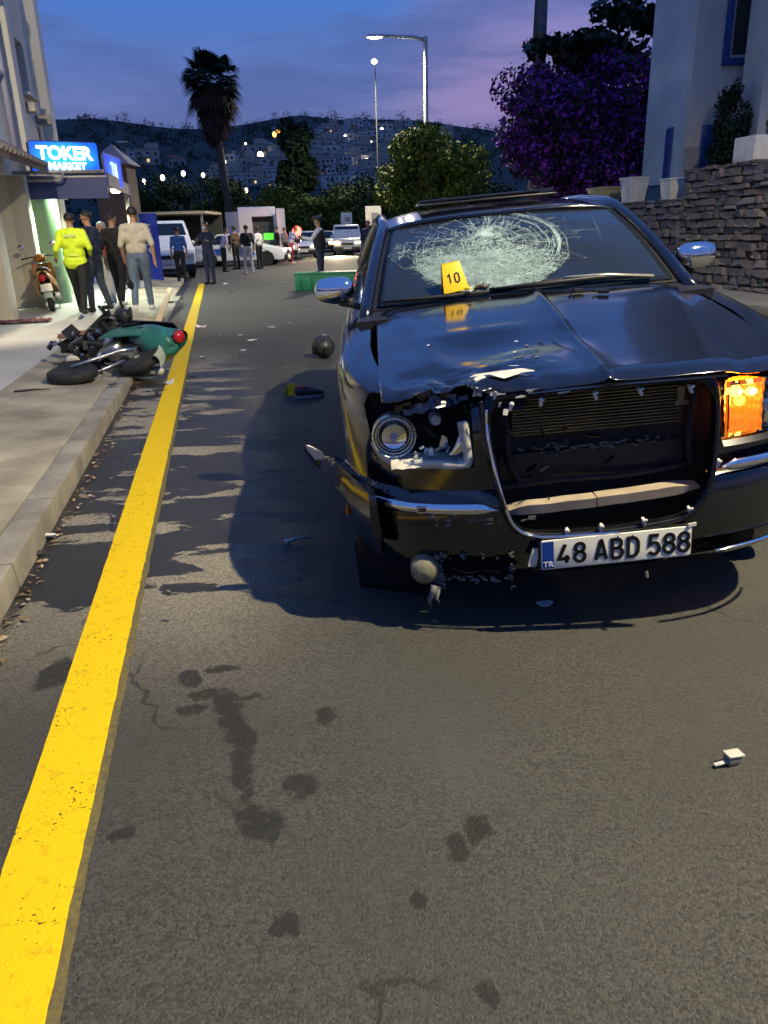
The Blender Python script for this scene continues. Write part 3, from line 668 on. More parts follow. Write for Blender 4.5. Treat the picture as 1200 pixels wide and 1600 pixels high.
for a in range(0):
    t = R(200+a*62); o = obj('reflector_facet', MB().box((-.700+.060*math.cos(t), .205, .768+.060*math.sin(t)), (.022, .006, .010), (0, -t, .3)), mat('warm_reflector', (.75, .66, .35), .2, .9), proj)
tr = smooth_poly([(-.775,.74),(-.76,.70),(-.715,.668),(-.66,.664),(-.58,.672),(-.50,.664),(-.452,.664),(-.446,.70),(-.455,.76),(-.462,.825)], 2, False)
sweep('lamp_trim', tr, mat('pale_lamp_plastic', (.50, .48, .42), .35, noise_s=25), head, .012, lambda u, w: plan_v(u)+.055, closed=False, n=6, flat=1.6)
mb = MB().grid(lambda a, b: (-.72+.27*a, plan_v(-.6)+.045+.10*b, .664+.012*b+.02*(1-a)*b+.006*noise.noise(Vector((a*9, b*6, 0)))), 20, 5); obj('lamp_shelf', mb, mat('pale_lamp_plastic', (.5, .48, .42)), head, smooth=True)
cres = [(-.545+.085*math.cos(R(a)), .775+.085*math.sin(R(a))) for a in range(-70, 25, 8)]
sweep('broken_reflector', cres, chrome, head, [.004+.010*math.sin(math.pi*i/(len(cres)-1)) for i in range(len(cres))], lambda u, w: plan_v(u)+.075, closed=False, n=6, flat=1.8)
obj('reflector_shard', MB().prism([(-.545,.70),(-.505,.70),(-.512,.745),(-.53,.755)], .185, .19), chrome, head)
mb = MB()
for i in range(16): 
    u = rs.uniform(-.64, -.45); w = rs.uniform(.68, .74); mb.box((u, plan_v(u)+rs.uniform(.04, .1), w), (rs.uniform(.008, .035), .003, rs.uniform(.006, .025)), (rs.uniform(-1, 1), rs.uniform(-1, 1), rs.uniform(-1, 1)))
tag(obj('lens_shard', mb, mat('shard_clear', (.55, .60, .60), .12, .3), head), kind='stuff')
for r0, zz in ((.058, -.010), (.066, -.024)): obj('reflector_ring', MB().tube([m4 @ Vector((r0*math.cos(i*math.pi/16), r0*math.sin(i*math.pi/16), zz)) for i in range(33)], .0028, 6), chrome, proj, smooth=True)
obj('wiring', MB().tube([(-.60, .20, .80), (-.56, .17, .76), (-.52, .20, .72), (-.50, .24, .78)], .005, 6), black_plastic, head, smooth=True)
obj('bulb_socket', MB().lathe([(.018, 0), (.024, .02), (.024, .06)], 14, Matrix.Translation((-.545, .22, .80)) @ Matrix.Rotation(-math.pi/2, 4, 'X')), m_clip, head, smooth=True, auto=40)
# right headlamp, whole and blinking amber
m_amber = mat('amber_lit', (.85, .24, .02), .22, .3, emit=(1.0, .20, .012), es=.75, noise_s=0)
m_amberhot = mat('amber_filament', (1, .6, .1), .3, emit=(1.0, .60, .08), es=22)
lamp_light('turn_signal_light', Vector((.793, 2.516, 0)) + CARM @ Vector((.497, .115, .80)), 3.2, (1, .30, .03), 'POINT', .02)
rh = obj('headlamp', MB().prism([(.432,.880),(.845,.870),(.86,.78),(.815,.705),(.436,.696)], .32, .33), m_bchrome, car)
mb = MB().grid(lambda a, b: (.436+.125*a+.012*b*a, plan_v(.5)+.120-.06*abs(2*a-1)**2-.03*(1-b)**2+.004*math.sin(a*38)+.003*math.sin(b*30), .70+.175*b), 48, 30); obj('turn_reflector', mb, m_amber, rh, smooth=True)
obj('turn_bulb', MB().ell((.470, plan_v(.48)+.055, .838), (.026, .012, .016)).ell((.525, plan_v(.5)+.06, .833), (.022, .012, .015)), m_amberhot, rh, smooth=True)
m4r = Matrix.Translation((.69, .235, .785)) @ Matrix.Rotation(-math.pi/2, 4, 'X')
obj('projector_bowl', MB().lathe([(.034, .03), (.06, .0), (.076, -.03), (.080, -.03), (.08, .06), (.034, .06)], 28, m4r), chrome, rh, smooth=True, auto=30)
obj('projector_lens', MB().ell((.69, .235, .785), (.036, .03, .036), n=18, k=10), MATS['lens_glass'], rh, smooth=True)
mb = MB().grid(lambda a, b: (.428+.43*a, plan_v(.428+.43*a)+.028+.018*b, .692+.19*b-.012*a*b), 20, 6); o = obj('lamp_cover', mb, clear_glass, rh, smooth=True); thick(o, .003)
mb = MB().grid(lambda a, b: (.42+.44*a, plan_v(.42+.44*a)+.012+.03*b, .665+.024*b), 20, 3); obj('lamp_sill', mb, m_bchrome, rh, smooth=True)

# ---- number plate
pl = obj('number_plate', MB().prism(rpoly(0, 0, .262, .0565, .008), -.004, .004), mat('plate_white', (.72, .70, .60), .4, noise_s=20, noise_a=.06), car, bevel=.002)
pl.location = (.038, -.030, .350); pl.rotation_euler = (.03, -.012, 0)
obj('plate_holder', MB().prism(rpoly(0, 0, .270, .062, .008), .0045, .016), black_plastic, pl, bevel=.003)
obj('country_band', MB().prism([(-.258, -.052), (-.218, -.052), (-.218, .052), (-.258, .052)], -.0055, -.0035), mat('plate_blue', (.01, .05, .30), .4), pl)
ink = mat('plate_ink', (.006, .006, .007), .5)
def arc(cx, cz, rx, rz, a0, a1, n=10): return [(cx+rx*math.cos(R(a0+(a1-a0)*i/n)), cz+rz*math.sin(R(a0+(a1-a0)*i/n))) for i in range(n+1)]
GLY = {'4': [[(.36, 0), (.36, .42)], [(.30, 1), (.0, .24), (.50, .24)]], '8': [arc(.25, .755, .205, .225, 0, 360, 20), arc(.25, .275, .235, .265, 0, 360, 20)],
       'A': [[(0, 0), (.235, 1), (.265, 1), (.50, 0)], [(.09, .26), (.41, .26)]], 'B': [[(0, 0), (0, 1), (.22, 1)]+arc(.22, .765, .21, .235, 90, -90)+[(0, .53)], [(.22, .53)]+arc(.24, .265, .24, .265, 90, -90)+[(0, 0)]],
       'D': [[(0, 0), (0, 1), (.16, 1)]+arc(.16, .66, .30, .34, 90, 0)+arc(.16, .34, .30, .34, 0, -90)+[(0, 0)]], '5': [[(.44, 1), (.07, 1), (.04, .54)]+arc(.23, .31, .24, .31, 120, -150, 16)],
       '1': [[(.05, .75), (.25, 1), (.25, 0)]], '0': [arc(.22, .72, .20, .28, 0, 180)+arc(.22, .28, .20, .28, 180, 360)+[(.42, .72)]]}
def glyph(ch, h, wd, sw, m, par, loc, rot=None, d=.0012):     # one character as flat strokes facing -y
    mb = MB()
    for pl_ in GLY[ch]:
        P = [Vector((x*wd*2, z*(h-sw)+sw/2)) for x, z in pl_]; k = len(P); closed = (P[0]-P[-1]).length < 1e-5; vs = []
        for i in range(k):
            a = P[i-1] if i else (P[-2] if closed else P[0]*2-P[1]); b = P[i+1] if i < k-1 else (P[1] if closed else P[-1]*2-P[-2])
            d1 = (P[i]-a).normalized(); d2 = (b-P[i]).normalized(); n_ = Vector((-(d1+d2).y, (d1+d2).x)); n_ = n_.normalized() if n_.length > 1e-6 else Vector((-d1.y, d1.x))
            c_ = max(.45, n_.dot(Vector((-d1.y, d1.x)))); n_ = n_*(sw/2/c_)
            vs += [(P[i].x-n_.x, -d, P[i].y-n_.y), (P[i].x+n_.x, -d, P[i].y+n_.y), (P[i].x+n_.x, 0, P[i].y+n_.y), (P[i].x-n_.x, 0, P[i].y-n_.y)]
        mb.add(vs, [(4*i+a, 4*i+(a+1) % 4, 4*i+4+(a+1) % 4, 4*i+4+a) for i in range(k-1) for a in range(4)] + ([] if closed else [(3, 2, 1, 0), tuple(4*k-4+a for a in range(4))]))
    o = obj('lettering', mb, m, par); o.location = loc
    if rot: o.rotation_euler = rot
    return o
for ch, x in zip('48ABD588', (-.196, -.142, -.067, -.010, .046, .119, .170, .221)):
    glyph(ch, .086, .0375, .0130, ink, pl, (x-.004, -.0045, -.043))
t = text('TR', .030, mat('plate_lettering_white', (.8, .8, .8), .5), pl, bold=.0006, ext=.0005, name='lettering'); t.location = (-.238, -.0062, -.036); t.rotation_euler = (math.pi/2, 0, 0)
obj('mount_tab', MB().box((-.285, .010, -.01), (.03, .006, .07), (0, .3, .2)), m_prim, pl); obj('mount_tab', MB().box((.262, -.002, .062), (.03, .006, .012), (0, 0, .2)), m_prim, pl)
obj('pin', MB().tube([(.11, .0, -.105), (.11, -.01, -.125)], .006, 6), m_scuff, pl)

# ---- glasshouse
def ws(a, b):         # windscreen, a across, b up
    u0 = -.765+1.53*a; u1 = -.640+1.28*a; x = 2*a-1
    lo = Vector((u0, 1.40-.10*(1-x*x), 1.062+.012*(1-x*x))); hi = Vector((u1, 2.13-.06*(1-x*x), 1.405+.030*(1-x*x)))
    p = lo.lerp(hi, b); p += Vector((0, -.32, .68)).normalized()*.025*math.sin(math.pi*b); return p
def ws_n(a, b):
    e = .01; d = (ws(min(1, a+e), b)-ws(max(0, a-e), b)).cross(ws(a, min(1, b+e))-ws(a, max(0, b-e))).normalized()
    return d if d.z > 0 else -d
m_wind = mat('windscreen_glass', (.42, .55, .60), .02, trans=.972, ior=1.5)
scr = obj('windscreen', MB().grid(lambda a, b: ws(.025+.95*a, .02+.955*b), 30, 18), m_wind, car, smooth=True)
thick(scr, .004); scr.data.shade_smooth()
obj('windscreen_surround', MB().grid(lambda a, b: ws(a, b)-ws_n(a, b)*.008, 30, 18, skip=lambda a, b: .04 < a < .96 and .045 < b < .95), black_plastic, car, smooth=True)
def rib(mb, pts, w, off=.0035):
    P = [ws(a, b)+ws_n(a, b)*off for a, b in pts]; N_ = [ws_n(a, b) for a, b in pts]; vs = []
    for i, p in enumerate(P):
        d = (P[min(i+1, len(P)-1)]-P[max(0, i-1)]); 
        if d.length < 1e-6: d = Vector((1, 0, 0))
        s_ = d.normalized().cross(N_[i])*w*.5*(rs.uniform(.5, 1.3)); vs += [p-s_, p+s_]
    mb.add(vs, [(2*i, 2*i+1, 2*i+3, 2*i+2) for i in range(len(P)-1)])
IA, IB = .410, .56          # centre of the blow
AS = 2.35
cmb = MB()
def polar(r, th): return (IA+r*math.cos(th), IB+r*math.sin(th)*AS*.72)
def inside(a, b): return .04 < a < .955 and .05 < b < .945
rs = random.Random(77)
def reach(th):           # how far the crazing goes in each direction
    c = math.cos(th); return (.29 if c > 0 else .285)+.03*math.sin(3*th+1)
# radial cracks
for i in range(120):
    th = rs.uniform(0, 2*math.pi); r0 = rs.uniform(.0, .16); r1 = min(reach(th)*1.05, r0+rs.uniform(.05, .2)); pts = []; k = 9
    for j in range(k+1):
        r = r0+(r1-r0)*j/k; th += rs.gauss(0, .02); p = polar(r, th)
        if inside(*p): pts.append(p)
    if len(pts) > 2: rib(cmb, pts, rs.uniform(.0012, .003))
# rings, strong on the right side
for i in range(70):
    r = rs.choice((.24, .262, .275, .215, .18))+rs.gauss(0, .008) if i < 34 else rs.uniform(.03, .28)
    th = rs.uniform(-1.2, .9) if i < 34 else rs.uniform(0, 6.28); ln = rs.uniform(.25, 1.1); pts = []
    for j in range(13):
        p = polar(r+rs.gauss(0, .0022), th+ln*j/12)
        if inside(*p): pts.append(p)
    if len(pts) > 2: rib(cmb, pts, rs.uniform(.0014, .0034))
for i in range(3000):     # crazed field of splinters below the blow, streaming left and right
    a = rs.gauss(.36, .15); b = rs.gauss(.22, .17)
    dx, dy = (a-IA)/.29, (b-IB)/(.30*AS*.72)
    if dx*dx+dy*dy > 1.0 or not inside(a, b): continue
    th = math.atan2(dy, dx)+math.pi/2*(1 if rs.random() < .65 else 0)+rs.gauss(0, .35); l = rs.uniform(.008, .035)
    pts = [(a+math.cos(th)*l*q, b+math.sin(th)*l*q*1.1+rs.gauss(0, .004)) for q in (-1, -.3, .3, 1)]
    if all(inside(*p) for p in pts): rib(cmb, pts, rs.uniform(.001, .003))
for i in range(420):     # burst at the point of the blow
    th = rs.uniform(0, 6.28); r = abs(rs.gauss(0, .07)); a, b = polar(r, th); b += .12
    l = rs.uniform(.004, .02); t2 = rs.choice((1.57, th))+rs.gauss(0, .5); pts = [(a+math.cos(t2)*l*q, b+math.sin(t2)*l*q*1.6) for q in (-1, 0, 1)]
    if all(inside(*p) for p in pts): rib(cmb, pts, rs.uniform(.0015, .004))
for i in range(40):       # a second small nest at the left pillar
    a = .085+rs.gauss(0, .022); b = .56+rs.gauss(0, .06); t2 = rs.uniform(0, 3.1); l = rs.uniform(.006, .018); pts = [(a+math.cos(t2)*l*q, b+math.sin(t2)*l*q*2) for q in (-1, 0, 1)]
    if all(inside(*p) for p in pts): rib(cmb, pts, .0022)
for i in range(22):       # long runners leaving the nest
    th = rs.uniform(-.5, 3.6); r = rs.uniform(.2, .27); pts = []
    for j in range(9):
        p = polar(r+j*rs.uniform(.008, .02), th); th += rs.gauss(0, .035)
        if inside(*p): pts.append(p)
    if len(pts) > 3: rib(cmb, pts, rs.uniform(.0008, .0018))
tag(obj('glass_crack', cmb, m_crack, scr, fix=False), kind='stuff')
# crushed white-green pane fragments: many tiny facets under the cracks
n = 12000; A = []
while len(A) < n:
    a = rs.gauss(.32, .15); b = rs.gauss(.20, .17); dx, dy = (a-IA)/.285, (b-IB)/(.295*AS*.72)
    if dx*dx+dy*dy > 1 or not inside(a, b): continue
    p = ws(a, b)+ws_n(a, b)*.003; l = rs.uniform(.003, .010); q = []
    e1 = Vector((1, 0, 0)); e2 = ws_n(a, b).cross(e1).normalized(); e1 = (e1+ws_n(a, b)*rs.uniform(-.5, .5)); th = rs.uniform(0, 3)
    A.append([p+(e1*math.cos(th+k*1.57)*l*rs.uniform(.3, 1)+e2*math.sin(th+k*1.57)*l*rs.uniform(.3, 1)) for k in range(4)])
A = np.array([[list(v) for v in q] for q in A]); tag(quads('glass_fragment', A, m_crush, scr), kind='stuff')

# pillars, roof, other glass
L_ = lambda pts: [Vector(p) for p in pts]
for sx in (-1, 1):
    mb = MB(); pts = [ws(0 if sx < 0 else 1, b)+Vector((sx*.012, .02, 0)) for b in (0, .2, .4, .6, .8, 1.0)]
    pts += [Vector((sx*.655, 2.4, 1.425)), Vector((sx*.655, 2.9, 1.435)), Vector((sx*.645, 3.3, 1.42)), Vector((sx*.66, 3.62, 1.37)), Vector((sx*.71, 3.95, 1.20)), Vector((sx*.755, 4.2, 1.07))]
    pts = [Vector((sx*.79, 1.30, 1.02))]+pts
    mb.tube(pts, [.03, .036, .034, .032, .032, .032, .034, .036, .038, .045, .075, .11, .12], 10); obj('pillar', mb, m_paint, car, smooth=True)
    obj('pillar', MB().tube([(sx*.80, 2.72, 1.02), (sx*.66, 2.85, 1.425)], .04, 8, flat=.6), black_plastic, car, smooth=True)
    for nm, q in (('side_window', [(1.62, 1.03, .80), (2.22, 1.40, .655), (2.78, 1.41, .655), (2.70, 1.03, .80)]), ('side_window', [(2.76, 1.03, .80), (2.84, 1.41, .655), (3.45, 1.38, .66), (3.85, 1.06, .79)])):
        mb = MB().grid(lambda a, b, q=q: Vector((sx*((q[0][2]*(1-a)+q[3][2]*a)*(1-b)+(q[1][2]*(1-a)+q[2][2]*a)*b+.012*math.sin(3.14*b)), (q[0][0]*(1-a)+q[3][0]*a)*(1-b)+(q[1][0]*(1-a)+q[2][0]*a)*b, (q[0][1]*(1-a)+q[3][1]*a)*(1-b)+(q[1][1]*(1-a)+q[2][1]*a)*b)), 8, 6)
        obj(nm, mb, glass_dark, car, smooth=True)
    mb = MB().box((sx*.74, 2.6, 1.018), (.16, 2.9, .05)); obj('belt_shelf', mb, black_plastic, car)
    obj('belt_chrome', MB().box((sx*.818, 2.75, 1.043), (.012, 2.3, .014)), chrome, car, bevel=.003)
roof = obj('roof', MB().grid(lambda a, b: Vector(((-.665+1.33*a)*(1-.03*b), 2.10+1.45*b-.06*(1-(2*a-1)**2)*(1-2*b), 1.405+.022*(1-abs(2*a-1)**3)+.062*math.sin(math.pi*(.12+.80*b))-.012+ -.03*abs(2*a-1)**6)), 30, 24), m_paint, car, smooth=True)
thick(roof, .02)
obj('sunroof_panel', MB().box((-.02, 2.72, 1.512), (.80, .50, .014), (-.045, 0, 0)), glass_dark, roof, bevel=.005)
obj('sunroof_seal', MB().tube([(-.42, 2.47, 1.496), (-.40, 2.46, 1.499), (.0, 2.455, 1.503), (.38, 2.46, 1.499), (.40, 2.47, 1.496)], .008, 6), black_plastic, roof, smooth=True)
mb = MB().grid(lambda a, b: Vector(((-.62+1.24*a)*(1+.12*b), 3.52+.62*b, 1.405-.33*b+.02*math.sin(3.14*b)+.015*(1-(2*a-1)**2))), 12, 8); obj('rear_window', mb, glass_dark, car, smooth=True)
mb = MB().grid(lambda a, b: Vector((-.76+1.52*a, 4.10+.82*b, 1.062+.012*(1-(2*a-1)**2)-.03*b**3)), 12, 8); obj('boot_lid', mb, m_paint, car, smooth=True)
# cowl and wipers
obj('cowl_panel', MB().grid(lambda a, b: Vector((-.78+1.56*a, 1.30-.05*(1-(2*a-1)**2)+.14*b, 1.036+.022*b)), 14, 3), black_plastic, car, smooth=True)
wp = obj('wiper', MB().tube([ws(.38, .045)+ws_n(.38, .045)*.022, ws(.55, .035)+ws_n(.5, .035)*.030, ws(.72, .045)+ws_n(.7, .045)*.030, ws(.90, .035)+ws_n(.9, .035)*.02], [.005, .010, .010, .006], 6, flat=1.3), black_plastic, car, smooth=True)
obj('wiper_blade', MB().tube([ws(.385, .05)+ws_n(.4, .05)*.012, ws(.62, .085)+ws_n(.6, .1)*.012], .010, 6), rubber, wp, smooth=True)
obj('wiper_arm', MB().tube([ws(.62, .075)+ws_n(.6, .08)*.03, ws(.75, .055)+ws_n(.7, .05)*.035, ws(.90, .02)+ws_n(.9, .03)*.025], [.008, .013, .010], 8, flat=.7), mat('pale_wiper', (.45, .42, .34), .3, .5), wp, smooth=True)
wp2 = obj('wiper', MB().tube([ws(.04, .03)+ws_n(.1, .03)*.02, ws(.2, .025)+ws_n(.2, .03)*.02, ws(.38, .03)+ws_n(.3, .03)*.02], [.006, .010, .008], 6), rubber, car, smooth=True)
for u, v, a in ((.20, 1.16, .4), (.30, 1.10, -.3)):
    obj('washer_nozzle', MB().box((u, v, hood_z(u, v)+.014), (.05, .022, .016), (0, 0, a)).box((u-.03, v+.02, hood_z(u, v)+.018), (.03, .012, .010), (0, .2, a+.6)), black_plastic, hood, bevel=.004)
# mirrors
for sx in (-1, 1):
    c = Vector((sx*.935, 1.60, 1.150)) if sx < 0 else Vector((.905, 1.60, 1.150))
    mb = MB().ell((0, 0, 0), (.105, .060, .066), n=24, k=16); mb.v = [(x*(1+.10*(z/.066) if True else 1), y, z*(1 if z > 0 else .92) if abs(x) < .2 else z) for x, y, z in mb.v]
    mb.v = [(math.copysign(abs(x/.105)**.75*.105, x), y, math.copysign(abs(z/.066)**.75*.066, z)) for x, y, z in mb.v]
    mr = obj('wing_mirror', mb, chrome, car, smooth=True); mr.location = c; mr.rotation_euler = (0, 0, sx*.22)
    obj('mirror_foot', MB().tube([(-sx*.02, .01, -.06), (-sx*.10, .02, -.085), (-sx*.17, .03, -.115)], [.03, .024, .03], 8, flat=.7), black_plastic, mr, smooth=True)
    obj('mirror_rim', MB().ell((0, .03, -.012), (.100, .045, .060), n=18, k=10), black_plastic, mr, smooth=True)
# cabin seen through the glass
m_int = mat('interior_grey', (.045, .046, .05), .8, noise_s=10)
obj('dashboard', MB().grid(lambda a, b: Vector((-.74+1.48*a, 1.36+.48*b, 1.035-.02*b-.12*max(0, b-.75)*4)), 10, 8), mat('dash_black', (.02, .02, .022), .8), car, smooth=True)
for u in (-.37, .37):
    st = obj('seat', MB().box((u, 2.45, .62), (.50, .52, .16)), m_int, car, bevel=.04)
    obj('backrest', MB().box((u, 2.80, .93), (.50, .14, .62), (-.22, 0, 0)), m_int, st, bevel=.05); obj('headrest', MB().box((u, 2.88, 1.27), (.28, .09, .18), (-.15, 0, 0)), m_int, st, bevel=.04)
mb = MB(); m4 = Matrix.Translation((.38, 1.98, 1.0)) @ Matrix.Rotation(R(65), 4, 'X'); mb.tube([m4 @ Vector((.18*math.cos(i*math.pi/12), .18*math.sin(i*math.pi/12), 0)) for i in range(25)], .015, 6); obj('steering_wheel', mb, black_plastic, car, smooth=True)
obj('pillar_trim', MB().tube([ws(.045, .06)-ws_n(.05, .1)*.05, ws(.05, .5)-ws_n(.05, .5)*.05, ws(.055, .93)-ws_n(.05, .9)*.05], .020, 6, flat=.5), mat('pale_trim', (.40, .40, .36), .7), car, smooth=True)
obj('cabin_back', MB().box((0, 3.75, .9), (1.4, .1, .5)).box((0, 2.7, 1.385), (1.15, 1.1, .012)), m_int, car)
# wheels stand on the road
for sx, v, st in ((-1, .80, .10), (1, .84, .10), (-1, RW, 0), (1, RW, 0)):
    base = Vector((.793, 2.516, 0)) + CARM @ Vector((sx*.80, v, 0)); base.z = .335
    wl_ = bpy.data.objects.new('wheel', None); COL.objects.link(wl_); wl_.parent = car
    wl_.matrix_local = (Matrix.Translation(Vector((.793, 2.516, 0))) @ CARM.to_4x4()).inverted() @ Matrix.Translation(base) @ Matrix.Rotation(CYAW+st, 4, 'Z')
    m4 = Matrix.Rotation(math.pi/2, 4, 'Y')
    obj('tyre', MB().lathe([(.23, -.10), (.30, -.115), (.328, -.095), (.335, -.07), (.335, .07), (.328, .095), (.30, .115), (.23, .10)], 36, m4), rubber, wl_, smooth=True, auto=35)
    mb = MB().lathe([(.05, -.06), (.235, -.06), (.235, .06), (.05, .06)], 28, m4)
    for k in range(7): mb.box((sx*.085, .12*math.sin(k*.8976), .12*math.cos(k*.8976)), (.02, .045, .20), Euler((-k*.8976, 0, 0)).to_matrix())
    obj('rim', mb, steel, wl_)

# ---- evidence marker and bits lying on the car
def on_car(name, label, cat, p, rz=0):
    t = thing(name, label, cat); w_ = Vector((.793, 2.516, 0)) + CARM @ Vector(p); t.location = w_; t.rotation_euler = (CARM @ Matrix.Rotation(rz, 3, 'Z')).to_euler(); return t
ylw = mat('marker_yellow', (.85, .52, .008), .4)
def marker(par, digits):
    mb = MB(); th = .003
    w0, w1, h, d = .062, .044, .135, .050
    for s_ in (-1, 1):
        mb.add([(-w0, s_*d, 0), (w0, s_*d, 0), (w1, s_*.006, h), (-w1, s_*.006, h), (-w0, s_*(d-th), 0), (w0, s_*(d-th), 0), (w1, s_*.002, h-.003), (-w1, s_*.002, h-.003)], [(0,1,2,3),(4,7,6,5),(0,4,5,1),(1,5,6,2),(2,6,7,3),(3,7,4,0)])
    mb.box((0, 0, h), (w1*2, .014, .004)); o = obj('folded_sheet', mb, ylw, par, bevel=.001)
    obj('foot_tab', MB().box((w0-.005, -d-.012, .004), (.022, .05, .004), (.1, 0, .35)), ylw, o)
    if digits:
        a = math.atan2(d-.006, h)
        for ch, x in zip(digits, (-.032, .004)): glyph(ch, .052, .026, .0085, ink, o, (x, -d*.72-.002, h*.28), (-a, 0, 0))
    return o
pm = ws(.275, .07)+ws_n(.275, .07)*.012
mk = on_car('evidence_marker', 'yellow folded evidence marker numbered 10 on the shattered windscreen', 'marker', pm, -.02)
mo = marker(mk, '10'); mo.rotation_euler = (-.08, -.10, .10); mo.location = (0, .02, .0)
tw = MB().tube([(0, 0, 0), (.03, .01, .012), (.055, -.005, .004), (.08, .008, .016)], [.006, .010, .008, .003], 6).tube([(.04, 0, .006), (.05, .03, .025)], [.006, .003], 6).tube([(.02, 0, .006), (.012, .03, .02)], [.005, .002], 6)
p = ws(.335, .075)+ws_n(.33, .07)*.012; d_ = on_car('dry_twig', 'dry brown twig lying at the windscreen foot', 'twig', p); obj('stem', tw, mat('twig_brown', (.05, .032, .02), .8), d_, smooth=True)
# ================================================================== street lamp out of frame that lights the scene
m_warmlamp = mat('lamp_glow_warm', (1, .9, .7), .4, emit=(1, .82, .5), es=14)
def street_lamp(loc, h, arm, ang, label, power, group=None, col=(1, .80, .52), spot=True, glow=m_warmlamp, r=.065, head=.55):
    t = thing('street_lamp', label, 'street lamp', loc, ang, group)
    obj('post', MB().tube([(0, 0, 0), (0, 0, h*.5), (0, 0, h)], [r*1.5, r, r*.8], 10), galv, t, smooth=True, auto=50)
    obj('base_plate', MB().box((0, 0, .015), (.4, .4, .03)).lathe([(.14, .0), (.12, .3), (.08, .34)], 12), galv, t)
    obj('arm', MB().tube([(0, 0, h-.12), (-arm*.3, 0, h), (-arm, 0, h+.06)], [r*.7, r*.6, r*.55], 8), galv, t, smooth=True)
    hd = obj('lantern', MB().box((-arm-head*.4, 0, h+.07), (head, .24, .09), top=.8), galv, t, bevel=.02)
    obj('lantern_glass', MB().ell((-arm-head*.45, 0, h+.02), (head*.36, .10, .05)), glow, hd, smooth=True)
    if power:
        p = Vector(loc) + rot2(ang).to_3x3() @ Vector((-arm-head*.45, 0, h-.06))
        lamp_light('street_lamp_light', p, power, col, 'SPOT' if spot else 'POINT', .10, R(158), (0, 0, -1), .35)
    return t
LAMP = (6.2, 2.35, 8.3)
street_lamp((7.45, .95, .13), 8.30, 2.3, .04, 'tall street lamp lit warm above the right kerb beside the wreck', 9300, r=.08, col=(1, .85, .53))

# ================================================================== stone wall, terrace, house with blue windows
WT = 9.8
stone_mats = [mat('stone_%s' % n_, c, .9, noise_s=7, noise_a=.3, bump=.5, bump_s=18) for n_, c in (('grey', (.175, .155, .148)), ('brown', (.155, .13, .12)), ('pale', (.21, .185, .175)), ('dark', (.125, .108, .108)))]
m_mort = mat('wall_dark_mortar', (.035, .031, .030), .95, noise_s=8)  # dark filling between the stones
rw = random.Random(31)
def stone_mesh(seed):
    r_ = random.Random(seed); bm = bmesh.new(); bmesh.ops.create_cube(bm, size=1.0)
    bmesh.ops.subdivide_edges(bm, edges=bm.edges[:], cuts=1)
    for v in bm.verts:
        c = v.co; k = 1 - .10*sum(1 for x in c if abs(x) > .4)/3*1.3
        v.co = Vector((c.x*k, c.y*k, c.z*k)) + Vector((r_.uniform(-.09, .09), r_.uniform(-.14, .14), r_.uniform(-.10, .10)))
    me = bpy.data.meshes.new('stone'); bm.to_mesh(me); bm.free(); me.shade_smooth()
    try: me.set_sharp_from_angle(angle=R(35))
    except Exception: pass
    return me
stone_pool = []
for i in range(16):
    me = stone_mesh(i); me.materials.append(stone_mats[(0, 1, 0, 2, 3, 1, 0, 1)[i % 8]]); stone_pool.append(me)
def wall_part(name, label, s0, s1, h, see0, see1, zlow):
    t = thing(name, label, 'wall', road(s0, WT, .13), RANG+math.pi/2)          # local x runs along the road, local y towards the road
    L0 = s1-s0
    obj('core', MB().box((L0/2, -.20, h/2-.03), (L0, .40, h-.06)), m_mort, t)
    z = 0.0; count = 0; rest = MB()
    while z < h-.04:
        hh = min(rw.uniform(.09, .20), h-z+.02); x = -rw.uniform(0, .2)
        while x < L0:
            ww = rw.uniform(.13, .55); xe = min(x+ww, L0+.03)
            if xe-x > .06:
                c = ((x+xe)/2, rw.uniform(-.05, .05), z+hh/2+rw.uniform(-.012, .012)); sc = (xe-x-.012, rw.uniform(.16, .2), hh-.014)
                if see0 < c[0] < see1 and z > zlow and count < 290:
                    o = link('stone', rw.choice(stone_pool), t); o.location = c; o.scale = sc; o.rotation_euler = (rw.uniform(-.1, .1), rw.uniform(-.09, .09), rw.uniform(-.1, .1)); count += 1
                else:
                    me = rw.choice(stone_pool); rest.add([(c[0]+v.co.x*sc[0], c[1]+v.co.y*sc[1], c[2]+v.co.z*sc[2]) for v in me.vertices], [tuple(p.vertices) for p in me.polygons], rw.randrange(4))
            x = xe
        z += hh
    if rest.v: tag(obj('stone_courses', rest, stone_mats, t, smooth=True, auto=35), kind='stuff')
    return t
hi_top = on_t(1100, 262, WT).z
def s_of(p): return p.x*RD.x + p.y*RD.y
sA = s_of(on_t(1200, 470, WT)); sB = s_of(on_t(1071, 300, WT)); sC = s_of(on_t(770, 330, WT))
lo_top = on_t(1030, 313, WT).z
wall_part('stone_wall', 'high dry stone wall under the white house with blue windows', sA-6, sB, hi_top-.13, 4.6, 30, -1)
wall_part('stone_wall', 'lower dry stone wall carrying a row of white flower pots', sB+.02, sB+15, lo_top-.13, -1, 6.5, .75)
terr = MB()
def slab(s0, s1, t0, t1, z): 
    terr.add([road(s0, t0, z), road(s1, t0, z), road(s1, t1, z), road(s0, t1, z), road(s0, t0, 0), road(s1, t0, 0), road(s1, t1, 0), road(s0, t1, 0)], [(0,1,2,3),(4,7,6,5),(0,4,5,1),(1,5,6,2),(2,6,7,3),(3,7,4,0)])
slab(sA-6, sB-.05, WT+.42, WT+14, hi_top-.12); slab(sB+.0, sB+15, WT+.43, WT+14, lo_top-.1)
m_soil = mat('terrace_soil', (.10, .08, .06), .95, noise_s=3, noise_a=.4)
tag(obj('terrace_ground', terr, m_soil), kind='structure')

